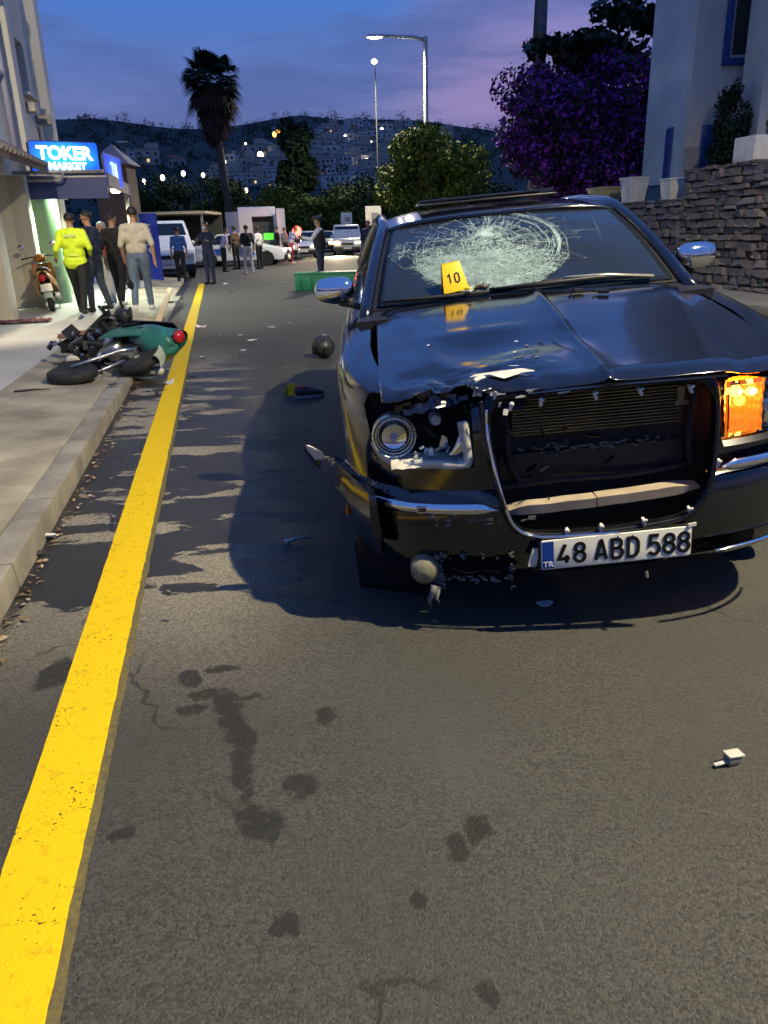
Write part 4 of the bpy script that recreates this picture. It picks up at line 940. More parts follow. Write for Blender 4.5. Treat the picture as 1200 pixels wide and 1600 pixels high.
# flower pots standing on the lower wall
m_pot = mat('white_pot', (.62, .60, .56), .6, noise_s=9, noise_a=.12)
m_pot2 = mat('buff_pot', (.46, .40, .20), .65, noise_s=9, noise_a=.12)
def pot(px0, px1, py0, py1, m, label, tilt=0):
    pb = on_t((px0+px1)/2, py1, WT+.1); d = pb.y/math.cos(PIT); w = (px1-px0)/F*pb.y*1.02; h = (py1-py0)/F*pb.y*1.05
    pb.z = lo_top if px0 < 1072 else hi_top
    t = thing('flower_pot', label, 'flower pot', pb + RN*.0, RANG)
    mb = MB(); prof = [(.78, 0), (1.0, h)]
    mb.box((0, 0, h/2), (w*.74, w*.74, h), top=1.30); mb.box((0, 0, h-.02), (w*1.02, w*1.02, .045)); o = obj('pot', mb, m, t, bevel=.012)
    obj('soil', MB().box((0, 0, h+.004), (w*.86, w*.86, .012)), m_soil, t)
    return t, h, w
pot(973, 1004, 289, 321, m_pot, 'tall white flower pot standing alone on the lower wall')
pot(1036, 1067, 281, 308, m_pot, 'wide white flower pot where the lower wall meets the high wall')
pot(924, 963, 301, 323, m_pot2, 'buff flower pot under the purple bougainvillea')

# white house
m_hw = mat('house_white', (.50, .47, .42), .8, noise_s=.8, noise_a=.12, bump=.08, bump_s=30)
m_blue = mat('blue_frame', (.02, .05, .20), .45, noise_s=9)
house = thing('white_house', 'white rendered house with deep blue window frames above the stone wall', 'house')
HY = 19.0
c0 = at(1068, 258, HY); hx = c0.x; hz0 = hi_top-.14
sdir = Vector((0, 1, 0))
front = MB(); X1 = hx+9
front.box(((hx+X1)/2, HY+.15, hz0+4.5), (X1-hx, .30, 9.0))
hfw = obj('front_wall', front, m_hw, house)
wz0 = at(1160, 102, HY).z; wx0 = at(1131, 60, HY).x; wx1 = at(1192, 60, HY).x
cut(hfw, [MB().box(((wx0+wx1)/2, HY, wz0+.75), (wx1-wx0, 1.0, 1.5))])
# side wall runs back from the corner
p0 = Vector((hx, HY+.3, 0)); p1 = p0 + sdir*2.6; sw = MB()
nrm = Vector((sdir.y, -sdir.x, 0))
sw.add([p0+Vector((0, 0, hz0)), p1+Vector((0, 0, hz0)), p1+Vector((0, 0, hz0+9)), p0+Vector((0, 0, hz0+9)), p0+nrm*.3+Vector((0, 0, hz0)), p1+nrm*.3+Vector((0, 0, hz0)), p1+nrm*.3+Vector((0, 0, hz0+9)), p0+nrm*.3+Vector((0, 0, hz0+9))], [(0,1,2,3),(4,7,6,5),(0,4,5,1),(1,5,6,2),(2,6,7,3),(3,7,4,0)])
obj('side_wall', sw, mat('house_side_shaded', (.50, .52, .52), .85, noise_s=.8, noise_a=.15), house)  # bluish shade of this side is put into its colour
def window(par, x0, x1, z0, z1, y, blue=.14):
    f = MB(); d = .10
    for (a, b, c_, e) in ((x0, x1, z0, z0+blue), (x0, x1, z1-blue, z1), (x0, x0+blue, z0+blue, z1-blue), (x1-blue, x1, z0+blue, z1-blue)): f.box(((a+b)/2, y-.02, (c_+e)/2), (b-a, d, e-c_))
    w_ = obj('window', f, m_blue, par)
    i0, i1, j0, j1 = x0+blue, x1-blue, z0+blue, z1-blue; g = MB(); k = .06
    for (a, b, c_, e) in ((i0, i1, j0, j0+k), (i0, i1, j1-k, j1), (i0, i0+k, j0+k, j1-k), (i1-k, i1, j0+k, j1-k)): g.box(((a+b)/2, y+.02, (c_+e)/2), (b-a, .06, e-c_))
    obj('frame', g, mat('grey_frame', (.42, .42, .40), .5), w_)
    obj('pane', MB().box(((i0+i1)/2, y+.05, (j0+j1)/2), (i1-i0-.02, .02, j1-j0-.02)), mat('window_glass', (.05, .055, .055), .12, spec=.6), w_)
    obj('curtain', MB().grid(lambda a, b: (i0+(i1-i0)*a, y+.13+.012*math.sin(a*40), j0+(j1-j0)*b), 40, 2), mat('grey_curtain', (.18, .18, .17), .9), w_, smooth=True)
window(house, wx0, wx1, wz0, wz0+1.5, HY)
# doorway recess, pilaster, blue gate low down
gx0 = at(1092, 240, HY).x; gx1 = at(1152, 240, HY).x; gz1 = at(1100, 196, HY).z
obj('blue_gate', MB().box(((gx0+gx1)/2, HY-.06, (hz0+gz1)/2), (gx1-gx0, .08, gz1-hz0)).box(((gx0+gx1)/2, HY-.11, (hz0+gz1)/2), (.04, .03, gz1-hz0-.1)), m_blue, house, bevel=.01)
px0 = at(1186, 180, HY-1.4).x
obj('porch_pillar', MB().box((px0+.5, HY-.9, hz0+4.0), (1.0, 1.0, 8.0)), m_hw, house)
obj('plinth', MB().box((hx+.6, HY-.02, hz0+.35), (1.2, .06, .7)), mat('plinth_grey', (.28, .28, .28), .85, noise_s=4), house)
# side door blue strip
q = p0+sdir*.7; obj('side_shutter', MB().box((q.x-.03, q.y, hz0+.65), (.06, .35, 1.1)), m_blue, house)
# planter with cactus at the terrace edge
b = on_t(1182, 258, WT+.3); b.z = hi_top
t = thing('planter', 'white square planter with a small cactus on the high stone wall', 'planter', b, RANG)
obj('box', MB().box((0, 0, .22), (.62, .62, .44)), m_pot, t, bevel=.02)
mb = MB(); 
for i in range(9): mb.ell((.16+rw.uniform(-.08, .08), rw.uniform(-.08, .08), .5+i*.05), (.07, .025, .08), (rw.uniform(-.4, .4), rw.uniform(-.4, .4), rw.uniform(0, 3)), 8, 6)
obj('cactus', mb, mat('cactus_green', (.05, .07, .04), .7), t, smooth=True)
# ================================================================== vegetation
def leaf_mat(name, c1, c2, sc=1.4, rough=.55, trans=.0):
    m = mat(name, c1, .75, noise_s=sc, col2=c2, spec=.15); return m
g_mid = leaf_mat('leaf_green', (.085, .12, .022), (.04, .07, .016)); g_lit = leaf_mat('leaf_green_lamplit', (.16, .19, .03), (.08, .12, .02)); g_dark = leaf_mat('leaf_dark', (.020, .035, .016), (.010, .020, .012))  # the yellow-green copy has lamp light put into its colour
bg_p = leaf_mat('bract_purple', (.30, .055, .40), (.12, .02, .19), 2.5); bg_m = leaf_mat('bract_magenta', (.13, .025, .13), (.07, .014, .09), 2.5)
bark = mat('bark', (.10, .075, .055), .9, noise_s=9, bump=.5, bump_s=22)
def leaf_cloud(rng_, blobs, n, size, aspect=.5, up=.3, flat=0):
    """leaf quads spread through the outer volume of several ellipsoids"""
    w = np.array([b[3]*b[4]*b[5] for b in blobs])**(2/3); w /= w.sum(); idx = rng_.choice(len(blobs), n, p=w)
    B = np.array(blobs)[idx]; d = rng_.normal(size=(n, 3)); d /= np.linalg.norm(d, axis=1)[:, None]
    r = rng_.random(n)**.38; r = np.where(rng_.random(n) < .12, r*1.12, r)
    c = B[:, :3] + d*B[:, 3:6]*r[:, None] + rng_.normal(size=(n, 3))*.02
    nrm = d*.7 + rng_.normal(size=(n, 3))*.6; nrm[:, 2] += up; nrm /= np.linalg.norm(nrm, axis=1)[:, None]
    t = rng_.normal(size=(n, 3)); t -= nrm*(t*nrm).sum(1)[:, None]; t /= np.linalg.norm(t, axis=1)[:, None]; b = np.cross(nrm, t)
    s = size*rng_.uniform(.55, 1.35, n)[:, None]
    return np.stack([c-t*s, c-b*s*aspect+nrm*s*.15, c+t*s, c+b*s*aspect+nrm*s*.15], 1)
def clumps(rng_, c, r, k, cr):
    out = []
    for i in range(k):
        d = rng_.normal(size=3); d /= np.linalg.norm(d); q = rng_.uniform(.45, .92); s = cr*rng_.uniform(.65, 1.35)
        out.append((c[0]+d[0]*r[0]*q, c[1]+d[1]*r[1]*q, c[2]+d[2]*r[2]*q, s*r[0], s*r[1], s*r[2]*.85))
    return out
def tree(label, loc, h, r, ch, n, size, mats, seed, weights=None, group=None, k=16, cr=.42, name='broadleaf_tree', trunk_r=.14, aspect=.5, cat='tree', low=0.0):
    """crown centre height ch above the base, radii r"""
    rng_ = np.random.default_rng(seed); t = thing(name, label, cat, loc, 0, group)
    cl = clumps(rng_, (0, 0, ch), r, k, cr)
    mb = MB(); top = ch+r[2]*.2
    mb.tube([(0, 0, -.1), (.05*r[0], 0, ch*.35), (-.04*r[0], .03, ch*.7), (0, 0, top)], [trunk_r, trunk_r*.8, trunk_r*.6, trunk_r*.2], 8)
    for c in cl[:9]: mb.tube([(0, 0, ch*.55), (c[0]*.45, c[1]*.45, ch*.6+(c[2]-ch*.6)*.5), (c[0], c[1], c[2])], [trunk_r*.5, trunk_r*.3, trunk_r*.08], 6)
    obj('trunk', mb, bark, t, smooth=True)
    A = leaf_cloud(rng_, cl, n, size, aspect); A[:, :, 2] = np.maximum(A[:, :, 2], .05+low)
    mi = rng_.choice(len(mats), n, p=weights) if len(mats) > 1 else None
    quads('crown', A, mats, t, mi); return t
def base_at(px, py, Y, z=0): p = at(px, py, Y); return p
# bougainvillea behind the lower wall
cB = at(918, 200, 24.0); zb = lo_top-.1
tree('huge purple bougainvillea in full bloom spilling over the lower stone wall', (cB.x, cB.y, zb), 4, (2.7, 1.7, 2.2), cB.z-zb, 38000, .066, [bg_p, bg_m, g_dark], 5, [.46, .20, .34], k=80, cr=.29, name='bougainvillea', aspect=.75, cat='bougainvillea')
# large-leaved tree above it
cT = at(965, 62, 25.5)
tree('dark large-leaved tree rising behind the bougainvillea by the white house', (cT.x, cT.y, zb), 7, (2.35, 1.3, .95), cT.z-zb, 2300, .17, [g_dark, mat('leaf_glossy', (.012, .022, .014), .35)], 9, [.5, .5], k=16, cr=.32, aspect=.55)
# shrub by the blue gate
cS = at(1135, 195, 18.0)
tree('dark bushy shrub growing against the white house beside the blue gate', (cS.x, cS.y, hz0), 3, (.42, .4, 1.0), cS.z-hz0, 4200, .05, [g_dark, leaf_mat('leaf_deep', (.016, .04, .030), (.01, .022, .018))], 21, [.5, .5], k=14, name='shrub', trunk_r=.05, cat='shrub')
# street tree lit by the lamp
cQ = at(672, 272, 30.0)
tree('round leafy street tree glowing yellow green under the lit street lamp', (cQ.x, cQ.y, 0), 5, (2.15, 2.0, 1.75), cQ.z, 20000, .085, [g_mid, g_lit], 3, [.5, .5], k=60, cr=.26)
# belt of roadside trees behind the vehicles
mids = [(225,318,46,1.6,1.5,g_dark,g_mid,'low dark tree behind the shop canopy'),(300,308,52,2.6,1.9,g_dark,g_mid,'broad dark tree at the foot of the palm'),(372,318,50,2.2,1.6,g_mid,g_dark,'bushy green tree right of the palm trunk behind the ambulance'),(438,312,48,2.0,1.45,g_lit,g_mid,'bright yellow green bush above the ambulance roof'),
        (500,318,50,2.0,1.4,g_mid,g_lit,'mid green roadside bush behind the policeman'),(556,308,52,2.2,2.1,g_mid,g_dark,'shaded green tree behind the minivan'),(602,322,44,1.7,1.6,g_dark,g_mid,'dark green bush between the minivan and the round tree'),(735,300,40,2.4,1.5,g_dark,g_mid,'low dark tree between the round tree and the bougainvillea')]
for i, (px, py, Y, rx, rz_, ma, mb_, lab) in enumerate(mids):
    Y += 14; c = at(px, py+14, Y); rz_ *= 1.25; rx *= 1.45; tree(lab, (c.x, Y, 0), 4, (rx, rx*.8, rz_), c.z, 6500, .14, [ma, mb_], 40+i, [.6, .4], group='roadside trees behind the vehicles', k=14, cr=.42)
# dark cypress-like tree on the slope
c = at(462, 262, 85); tree('tall dark conifer rising in front of the hillside houses', (c.x, 85, 0), 12, (2.5, 2.2, 3.7), c.z, 6500, .26, [g_dark], 77, None, k=20, cr=.36)
# fan palm
cP = at(331, 135, 62.0); hP = cP.z; palm = thing('fan_palm', 'tall fan palm with a skirt of dead fronds against the dusk sky', 'palm tree', (cP.x, 62.0, 0))
obj('trunk', MB().tube([(.55, 0, 0), (.40, 0, hP*.35), (.15, 0, hP*.6), (0, 0, hP)], [.36, .30, .30, .24], 10), bark, palm, smooth=True)
rp_ = np.random.default_rng(8); fr = []; dead = []
def frond(d, L_, stem, droop, out, seg=15):
    d = Vector(d).normalized(); s = d.cross(Vector((0, 0, 1))); s = s.normalized() if s.length > .1 else Vector((1, 0, 0)); up = s.cross(d)
    hub = d*stem
    for i in range(seg):
        a = (i/(seg-1)-.5)*2.5; q = d*math.cos(a)+s*math.sin(a); ln = L_*(1-.25*abs(a)/1.25); m = hub+q*ln*.55; e = hub+q*ln + Vector((0, 0, -droop*ln)); w = .055*L_
        p = up.cross(q).normalized(); out.append([list(hub), list(m-p*w), list(e), list(m+p*w)])
for i in range(80):
    az = rp_.uniform(0, 6.28); el = rp_.uniform(-.55, 1.3); frond((math.cos(az)*math.cos(el), math.sin(az)*math.cos(el), math.sin(el)), rp_.uniform(1.05, 1.5), rp_.uniform(1.0, 1.5), rp_.uniform(.25, .6), fr)
for i in range(170):
    az = rp_.uniform(0, 6.28); zz = -4.2*rp_.random()**1.3; k_ = 1.15-.85*min(1, -zz/4.2); tmp = []
    frond((math.cos(az)*.75, math.sin(az)*.75, -.75), rp_.uniform(.9, 1.25)*k_+.2, rp_.uniform(.6, 1.55)*k_, .4, tmp, 9)
    dead += [[[v[0], v[1], v[2]+zz+.7] for v in q] for q in tmp]
A = np.array(fr); A[:, :, 2] += hP+.35; quads('crown', A, leaf_mat('palm_green', (.022, .035, .018), (.012, .02, .012)), palm)
D = np.array(dead); D[:, :, 2] += hP; quads('dead_skirt', D, leaf_mat('palm_dead', (.075, .05, .032), (.04, .028, .02)), palm)
# ================================================================== hills, hillside town, lamps
def el_at(px, py): r = ray(px, py); return r.z/math.hypot(r.x, r.y), math.atan2(r.x, r.y)
ridge = sorted([(el_at(px, py)[1], el_at(px, py)[0]) for px, py in ((-300,205),(-60,190),(85,186),(140,185),(200,190),(280,201),(330,202),(390,193),(440,184),(470,180),(540,187),(600,186),(660,188),(720,197),(790,206),(900,220),(1100,240),(1500,250))])
def ridge_el(az):
    for (a, e), (b, f) in zip(ridge, ridge[1:]):
        if a <= az <= b: k = (az-a)/(b-a); return e+(f-e)*k
    return ridge[0][1] if az < ridge[0][0] else ridge[-1][1]
R0, R1 = 95.0, 430.0
def terr_z(az, r):
    k = max(0, (r-R0)/(R1-R0)); e = ridge_el(az); z = CAMH*min(1, k) + e*R1*(k if k < 1 else 1-.5*(k-1))*(.82+.18*min(k, 1))
    z += (2.2*noise.noise(Vector((az*14, r*.012, 3)))+1.0*noise.noise(Vector((az*40, r*.03, 7))))*min(1, k*2.5)*(1-.75*max(0, 1-abs(k-1)*6))
    return z if k > 0 else 0
mb = MB(); NA, NR = 150, 44; aa = [-1.25+2.5*i/NA for i in range(NA+1)]; rr = [R0-4+(760-R0)*(j/NR)**1.2 for j in range(NR+1)]
for r_ in rr:
    for a in aa: mb.v.append((math.sin(a)*r_, math.cos(a)*r_, terr_z(a, r_)-(.4 if r_ < R0 else 0)))
for j in range(NR):
    for i in range(NA): mb.f.append((j*(NA+1)+i, j*(NA+1)+i+1, (j+1)*(NA+1)+i+1, (j+1)*(NA+1)+i)); mb.m.append(0)
tag(obj('hills', mb, mat('hill_scrub', (.022, .034, .022), .95, noise_s=.06, col2=(.008, .016, .012), bump=.6, bump_s=.25), smooth=True), kind='structure')
def hill_hit(px, py):
    d = ray(px, py); d = d/math.hypot(d.x, d.y); az = math.atan2(d.x, d.y); r_ = R0
    while r_ < R1*1.02:
        if CAMH+d.z*r_ < terr_z(az, r_): return Vector((d.x*r_, d.y*r_, terr_z(az, r_)))
        r_ += 1.5
    return None
rh_ = random.Random(19)
# scrub and trees on the slopes: one mass
B = []
for i in range(900):
    a = rh_.uniform(-.62, .32); r_ = rh_.uniform(R0, R1*1.0); s = rh_.uniform(.8, 2.6)*(1.0 if r_ < 300 else 1.2); B.append((math.sin(a)*r_, math.cos(a)*r_, terr_z(a, r_)+s*.5, s, s, s*rh_.uniform(.7, 1.2)))
tag(quads('hillside_woodland', leaf_cloud(np.random.default_rng(2), B, 34000, .34, .7), [g_dark, leaf_mat('scrub_leaf', (.030, .045, .028), (.015, .022, .016), .2)], None, np.random.default_rng(1).integers(0, 2, 34000)), 'dark scrub and trees covering the hillside', 'woodland', kind='stuff')
# houses
hm = [mat('far_wall_%s' % n_, c, .85, noise_s=.3, noise_a=.12) for n_, c in (('white', (.44, .44, .43)), ('grey', (.28, .28, .28)), ('cream', (.35, .32, .27)))]
m_froof = mat('far_roof', (.20, .19, .18), .9); m_fwin = mat('far_window', (.03, .035, .045), .2); m_fwinlit = mat('far_window_lit', (.9, .7, .4), .5, emit=(1, .68, .3), es=.9); m_froof2 = mat('far_tiles', (.22, .09, .05), .9)
def house_proto(kind):
    t = bpy.data.objects.new('hill_house', None); COL.objects.link(t)
    w, d, h = ((9, 7, 5.8), (7, 6, 3.2), (11, 7, 6.0), (6.5, 6, 5.6))[kind]
    body_ = MB().box((0, 0, h/2-1.5), (w, d, h+3))
    if kind == 2: body_.box((w*.28, -.0, h+1.2), (w*.4, d*.8, 2.8))
    obj('wall', body_, hm[kind % 3], t)
    rf = obj('roof', MB().box((0, 0, h+.12), (w+.3, d+.3, .3)) if kind != 1 else MB().add([(-w/2-.3, -d/2-.3, h), (w/2+.3, -d/2-.3, h), (w/2+.3, d/2+.3, h), (-w/2-.3, d/2+.3, h), (-w/2+1.5, 0, h+1.6), (w/2-1.5, 0, h+1.6)], [(0,1,5,4),(1,2,5),(2,3,4,5),(3,0,4),(3,2,1,0)]), m_froof2 if kind == 1 else m_froof, t)
    if kind != 1: obj('water_tank', MB().box((w*.2, d*.1, h+.9), (1.4, 1.0, 1.2)), hm[0], rf)
    for k in range(3 if h > 4 else 2):
        for fl in range(2 if h > 4 else 1):
            x = -w/2+w*(k+.5)/(3 if h > 4 else 2); wd = obj('window', MB().box((x, -d/2-.02, 1.3+fl*2.8), (1.2, .08, 1.3)), m_fwinlit if (kind == 2 and k == 1 and fl == 0) else m_fwin, t)
    if kind in (0, 2): obj('balcony', MB().box((-w*.2, -d/2-.6, 2.75), (w*.45, 1.2, .2)).box((-w*.2, -d/2-1.18, 3.2), (w*.45, .06, .8)), hm[0], t)
    return t
protos = [house_proto(k) for k in range(4)]; used = [False]*4
spots = []
for row, (py, x0, x1) in enumerate(((206,500,640),(212,430,650),(222,480,700),(230,520,690),(240,410,700),(250,350,690),(258,500,640),(266,330,600),(274,470,620),(283,330,620),(292,350,560),(299,470,600),(258,190,300))):
    x = x0+rh_.uniform(0, 12)
    while x < x1:
        spots.append((x, py+rh_.uniform(-4, 4))); x += rh_.uniform(17, 34)*(1.5 if row > 11 else .85)
kinds = ('two-storey white hillside house with balcony', 'low grey tile-roofed hillside bungalow', 'wide cream hillside house with a rooftop room', 'narrow white hillside house with flat roof')
for x, py in spots:
    p = hill_hit(x, py)
    if p is None: continue
    k = rh_.randrange(4); o = protos[k] if not used[k] else copy_tree(protos[k]); used[k] = True
    o.location = p; o.rotation_euler = (0, 0, math.atan2(-p.x, p.y)+rh_.uniform(-.6, .6)); o.scale = (1, 1, 1)
    sc = rh_.uniform(.42, .72)*min(1, p.length/260); o.scale = (sc, sc, sc)
    tag(o, kinds[k], 'house', 'houses on the hillside')
# lamps on the hillside roads: globes on posts, oversized to give the bloom a shape
m_globe = mat('far_lamp_glow', (1, .95, .8), .5, emit=(1, .90, .62), es=7); m_globe_o = mat('far_lamp_orange', (1, .6, .2), .5, emit=(1, .42, .08), es=5)
lp = bpy.data.objects.new('hill_lamp', None); COL.objects.link(lp); obj('post', MB().tube([(0, 0, -.3), (0, 0, 6)], .07, 6), galv, lp); obj('globe', MB().ell((0, 0, 6.2), (.5, .5, .62), n=10, k=8), m_globe, lp, smooth=True)
first = True
for x, y, sc, orange in ((408,243,1.35,0),(351,253,1,0),(494,237,.8,0),(542,231,1.0,0),(536,244,1.2,0),(573,251,1,0),(491,270,.9,0),(386,302,.9,0),(597,203,.8,0),(430,210,.9,1),(436,205,.8,1),(540,213,.6,0),(227,287,.9,0),(256,279,1,0),(288,271,.9,0),(319,275,.8,0),(352,262,.5,0),(385,225,.5,0),(580,222,.5,0),(605,228,.6,0),(620,230,.5,0)):
    q = hill_hit(x, y+16) or hill_hit(x, y+22) or hill_hit(x, y+30)
    if q is None: continue
    o = lp if first else copy_tree(lp); first = False
    d = q.length; sx = d/190*sc; o.location = q
    g = [c for c in o.children if c.name.startswith('globe')][0]
    z_ = CAMH + ray(x, y).z/math.hypot(ray(x, y).x, ray(x, y).y)*math.hypot(q.x, q.y) - q.z
    hgt = max(2.0, z_); pst = [c for c in o.children if c.name.startswith('post')][0]; pst.scale = (1, 1, hgt/6); g.scale = (sx, sx, sx); g.location = (0, 0, hgt-6.2*sx)
    if orange: g.data = g.data.copy(); g.data.materials[0] = m_globe_o
    tag(o, 'orange glowing lamp on the hillside' if orange else 'small white glowing street lamp on the hillside', 'lamp', 'orange lamps on the hillside' if orange else 'lit lamps on the hillside')
# the two lit street lamps of this road
pl_ = at(666, 205, 33); hl = at(665, 57, 33).z
street_lamp((pl_.x, 33, 0), hl, 1.55, 0, 'tall lit street lamp with a single arm behind the round tree', 7000, r=.10, col=(1, .88, .6), glow=mat('lamp_glow_white', (1, 1, .9), .4, emit=(1, .93, .66), es=22), head=.75)
p2 = at(588, 96, 75); t = thing('street_lamp', 'thin distant lamp post with a small lit head high above the road', 'street lamp', (at(590, 250, 75).x, 75, 0)); obj('post', MB().tube([(0, 0, 0), (0, 0, p2.z)], [.07, .045], 8), mat('post_dark', (.10, .10, .10), .8), t, smooth=True); lamp_light('far_lamp_light', (p2.x-1.5, 70.5, p2.z-.3), 9000, (1, .88, .6), 'SPOT', .2, R(160), (0, 0, -1), .3); obj('lantern', MB().ell((-.05, 0, p2.z), (.26, .26, .2)), MATS['far_lamp_glow'], t, smooth=True)
# poles
up = at(844, 60, 27.5); t = thing('utility_pole', 'thick dark utility pole rising behind the bougainvillea', 'utility pole', (up.x, 27.5, 0)); obj('post', MB().tube([(0, 0, 0), (0, 0, 6), (0, 0, 13)], [.23, .20, .18], 12), mat('pole_grey', (.10, .10, .11), .7, noise_s=5), t, smooth=True)
obj('cable', MB().tube([(-.16, -.12, 11), (-.20, -.14, 8), (-.24, -.12, 6.6), (-.12, -.1, 5.8)], .022, 6), black_plastic, t, smooth=True); obj('band', MB().lathe([(.168, 6.0), (.185, 6.02), (.185, 6.12), (.168, 6.14)], 12), galv, t); obj('crossarm', MB().box((0, -.2, 10.6), (1.6, .1, .12)), galv, t)
up = at(206, 290, 40); hh = at(199, 225, 40).z; t = thing('utility_pole', 'slim weathered timber pole behind the shop signs', 'utility pole', (up.x, 40, 0)); obj('post', MB().tube([(0, 0, 0), (-.2, 0, hh)], [.16, .12], 8), mat('pole_timber', (.09, .08, .075), .85, noise_s=4), t, smooth=True); obj('insulator', MB().box((-.2, 0, hh+.1), (.5, .06, .06)), galv, t)
# ================================================================== shop and flats on the left
m_rend = mat('shop_render', (.66, .60, .47), .85, noise_s=.7, noise_a=.14, bump=.1, bump_s=25)
m_rendw = mat('flats_render', (.76, .71, .58), .85, noise_s=.5, noise_a=.12, bump=.1, bump_s=25)
m_brown = mat('eave_brown', (.12, .08, .05), .8, noise_s=5)
m_frame = mat('canopy_metal', (.34, .31, .27), .5, .3, noise_s=8)
flats = thing('apartment_block', 'pale rendered apartment block with ribbed facade above the market', 'building', road(0, 0, .12), RANG)   # local x = right of road, local y = along the road
FT = -3.85
wallb = obj('wall', MB().box((FT-2.5, 16.0, 3.4), (5.0, 14.6, 6.9)), m_rendw, flats)
cut(wallb, [MB().box((FT, 16.45, 1.25), (1.6, 1.9, 2.5)), MB().box((FT, 19.2, 1.2), (1.2, 2.4, 2.5)), MB().box((FT, 21.7, 1.2), (1.2, 1.8, 2.5)), MB().box((FT, 12.5, 1.15), (1.0, 1.1, 2.3)), MB().box((FT, 17.2, 4.9), (.5, 1.0, 1.1)), MB().box((FT, 20.6, 4.9), (.5, 1.0, 1.1)), MB().box((FT, 13.6, 4.9), (.5, 1.0, 1.1))], flats)
for y in (15.1, 18.9, 22.3): obj('pilaster', MB().box((FT+.10, y, 4.55), (.24, .5, 4.6)), m_rendw, flats, bevel=.02)
for y in (13.6, 17.2, 20.6):
    w_ = obj('window', MB().box((FT-.20, y, 4.9), (.04, .98, 1.08)), glass_dark, flats)
    obj('frame', MB().box((FT-.17, y, 4.9), (.05, .05, 1.08)).box((FT-.17, y, 5.42), (.06, .98, .05)).box((FT-.17, y, 4.38), (.06, .98, .05)), m_rendw, w_)
    obj('sill', MB().box((FT+.05, y, 4.32), (.26, 1.12, .06)), m_rendw, w_, bevel=.01)
obj('parapet', MB().box((FT-2.45, 16.0, 6.93), (5.2, 14.8, .16)), m_rendw, flats, bevel=.02)
for y, z in ((14.3, 5.9), (16.3, 5.75), (18.1, 5.7), (19.8, 4.0), (21.4, 3.95)):
    b_ = obj('wall_bracket', MB().box((FT+.16, y, z), (.32, .34, .20)), m_frame, flats, bevel=.02); obj('stain', MB().box((FT+.012, y, z-.35), (.02, .22, .4)), mat('wall_stain', (.22, .2, .17), .9, noise_s=6), b_)
obj('drainpipe', MB().tube([(FT+.12, 17.95, 6.7), (FT+.12, 17.95, 2.8)], .06, 8), mat('pipe_lilac', (.42, .40, .52), .5), flats, smooth=True)
# sloping tiled eave
ev = obj('eave', MB().add([(FT, 9, 3.02), (FT, 17.5, 3.02), (FT+.75, 17.5, 2.62), (FT+.75, 9, 2.62), (FT, 9, 2.92), (FT, 17.5, 2.92), (FT+.75, 17.5, 2.52), (FT+.75, 9, 2.52)], [(0,1,2,3),(4,7,6,5),(0,4,5,1),(1,5,6,2),(2,6,7,3),(3,7,4,0)]), m_brown, flats)
for i in range(30):
    y = 9.2+i*.28; o = obj('roof_tile', MB().tube([(FT+.02, y, 3.06), (FT+.78, y, 2.65)], .10, 8, flat=.6), mat('roof_tile_grey', (.20, .17, .15), .85, noise_s=6), ev, smooth=True)
obj('shop_pier', MB().box((FT+.12, 14.9, 1.25), (.34, .42, 2.5)), m_rend, flats, bevel=.02); obj('shop_pier', MB().box((FT+.12, 17.55, 1.25), (.34, .30, 2.5)), m_rend, flats, bevel=.02)
obj('alcove_back', MB().box((FT-.70, 16.2, 1.25), (.05, 2.6, 2.5)), m_rend, flats)
vent = obj('roller_grille', MB().box((FT-.02, 14.2, 1.2), (.05, .62, 2.3)), mat('shutter_grey', (.12, .12, .12), .6, .5), flats)
for i in range(22): obj('slat', MB().box((FT+.02, 14.2, .12+i*.10), (.03, .60, .045)), mat('shutter_slat', (.24, .24, .24), .5, .5), vent)
obj('wall_vent', MB().lathe([(.09, 0), (.11, .02), (.11, .05), (.06, .05)], 14, Matrix.Translation((FT-.66, 16.0, 1.1)) @ Matrix.Rotation(math.pi/2, 4, 'Y')), black_plastic, flats)
# unseen flood lamp added out of frame to brighten facade and pavement
fl = obj('added_wall_lamp', MB().tube([(FT, 10.0, 5.2), (FT+.8, 10.0, 5.35)], .03, 8), m_frame, flats, smooth=True); obj('lamp_head', MB().box((FT+.9, 10.05, 5.33), (.3, .2, .1), (.35, 0, 0)), m_frame, fl, bevel=.02); obj('lamp_glass', MB().box((FT+.9, 10.06, 5.275), (.24, .16, .01), (.35, 0, 0)), m_warmlamp, fl)
lamp_light('facade_fill_light', road(10.1, FT+.9, .12+5.2), 1500, (1, .88, .62), 'SPOT', .08, R(115), RD*.95+RN*-.12+Vector((0, 0, -.55)), .5)
# lit interior of the market
m_glow = mat('shop_tube_white', (1, 1, 1), .5, emit=(.75, .95, 1.0), es=3.2); m_green = mat('column_green_lit', (.42, .60, .36), .5, noise_s=2, noise_a=.06)
col_ = obj('green_column', MB().lathe([(.25, 0), (.25, 2.42), (.27, 2.44), (.27, 2.5)], 20, Matrix.Translation((FT+.42, 18.35, 0))), m_green, flats, smooth=True, auto=40)  # green of the lamp above is painted into the column colour
fr_ = obj('drinks_fridge', MB().box((FT-.30, 20.2, 1.0), (.60, .75, 2.0)), mat('fridge_body', (.5, .5, .5), .4), flats, bevel=.02); obj('lit_door', MB().box((FT+.015, 20.2, 1.05), (.02, .62, 1.7)).box((FT-.3, 19.82, 1.05), (.5, .02, 1.7)), m_glow, fr_)
for i in range(4): obj('shelf', MB().box((FT+.03, 20.2, .4+i*.4), (.03, .6, .03)), m_frame, fr_)
obj('shop_floor', MB().box((FT-.6, 20, .01), (1.6, 7, .02)), mat('shop_tiles', (.4, .42, .4), .4), flats)
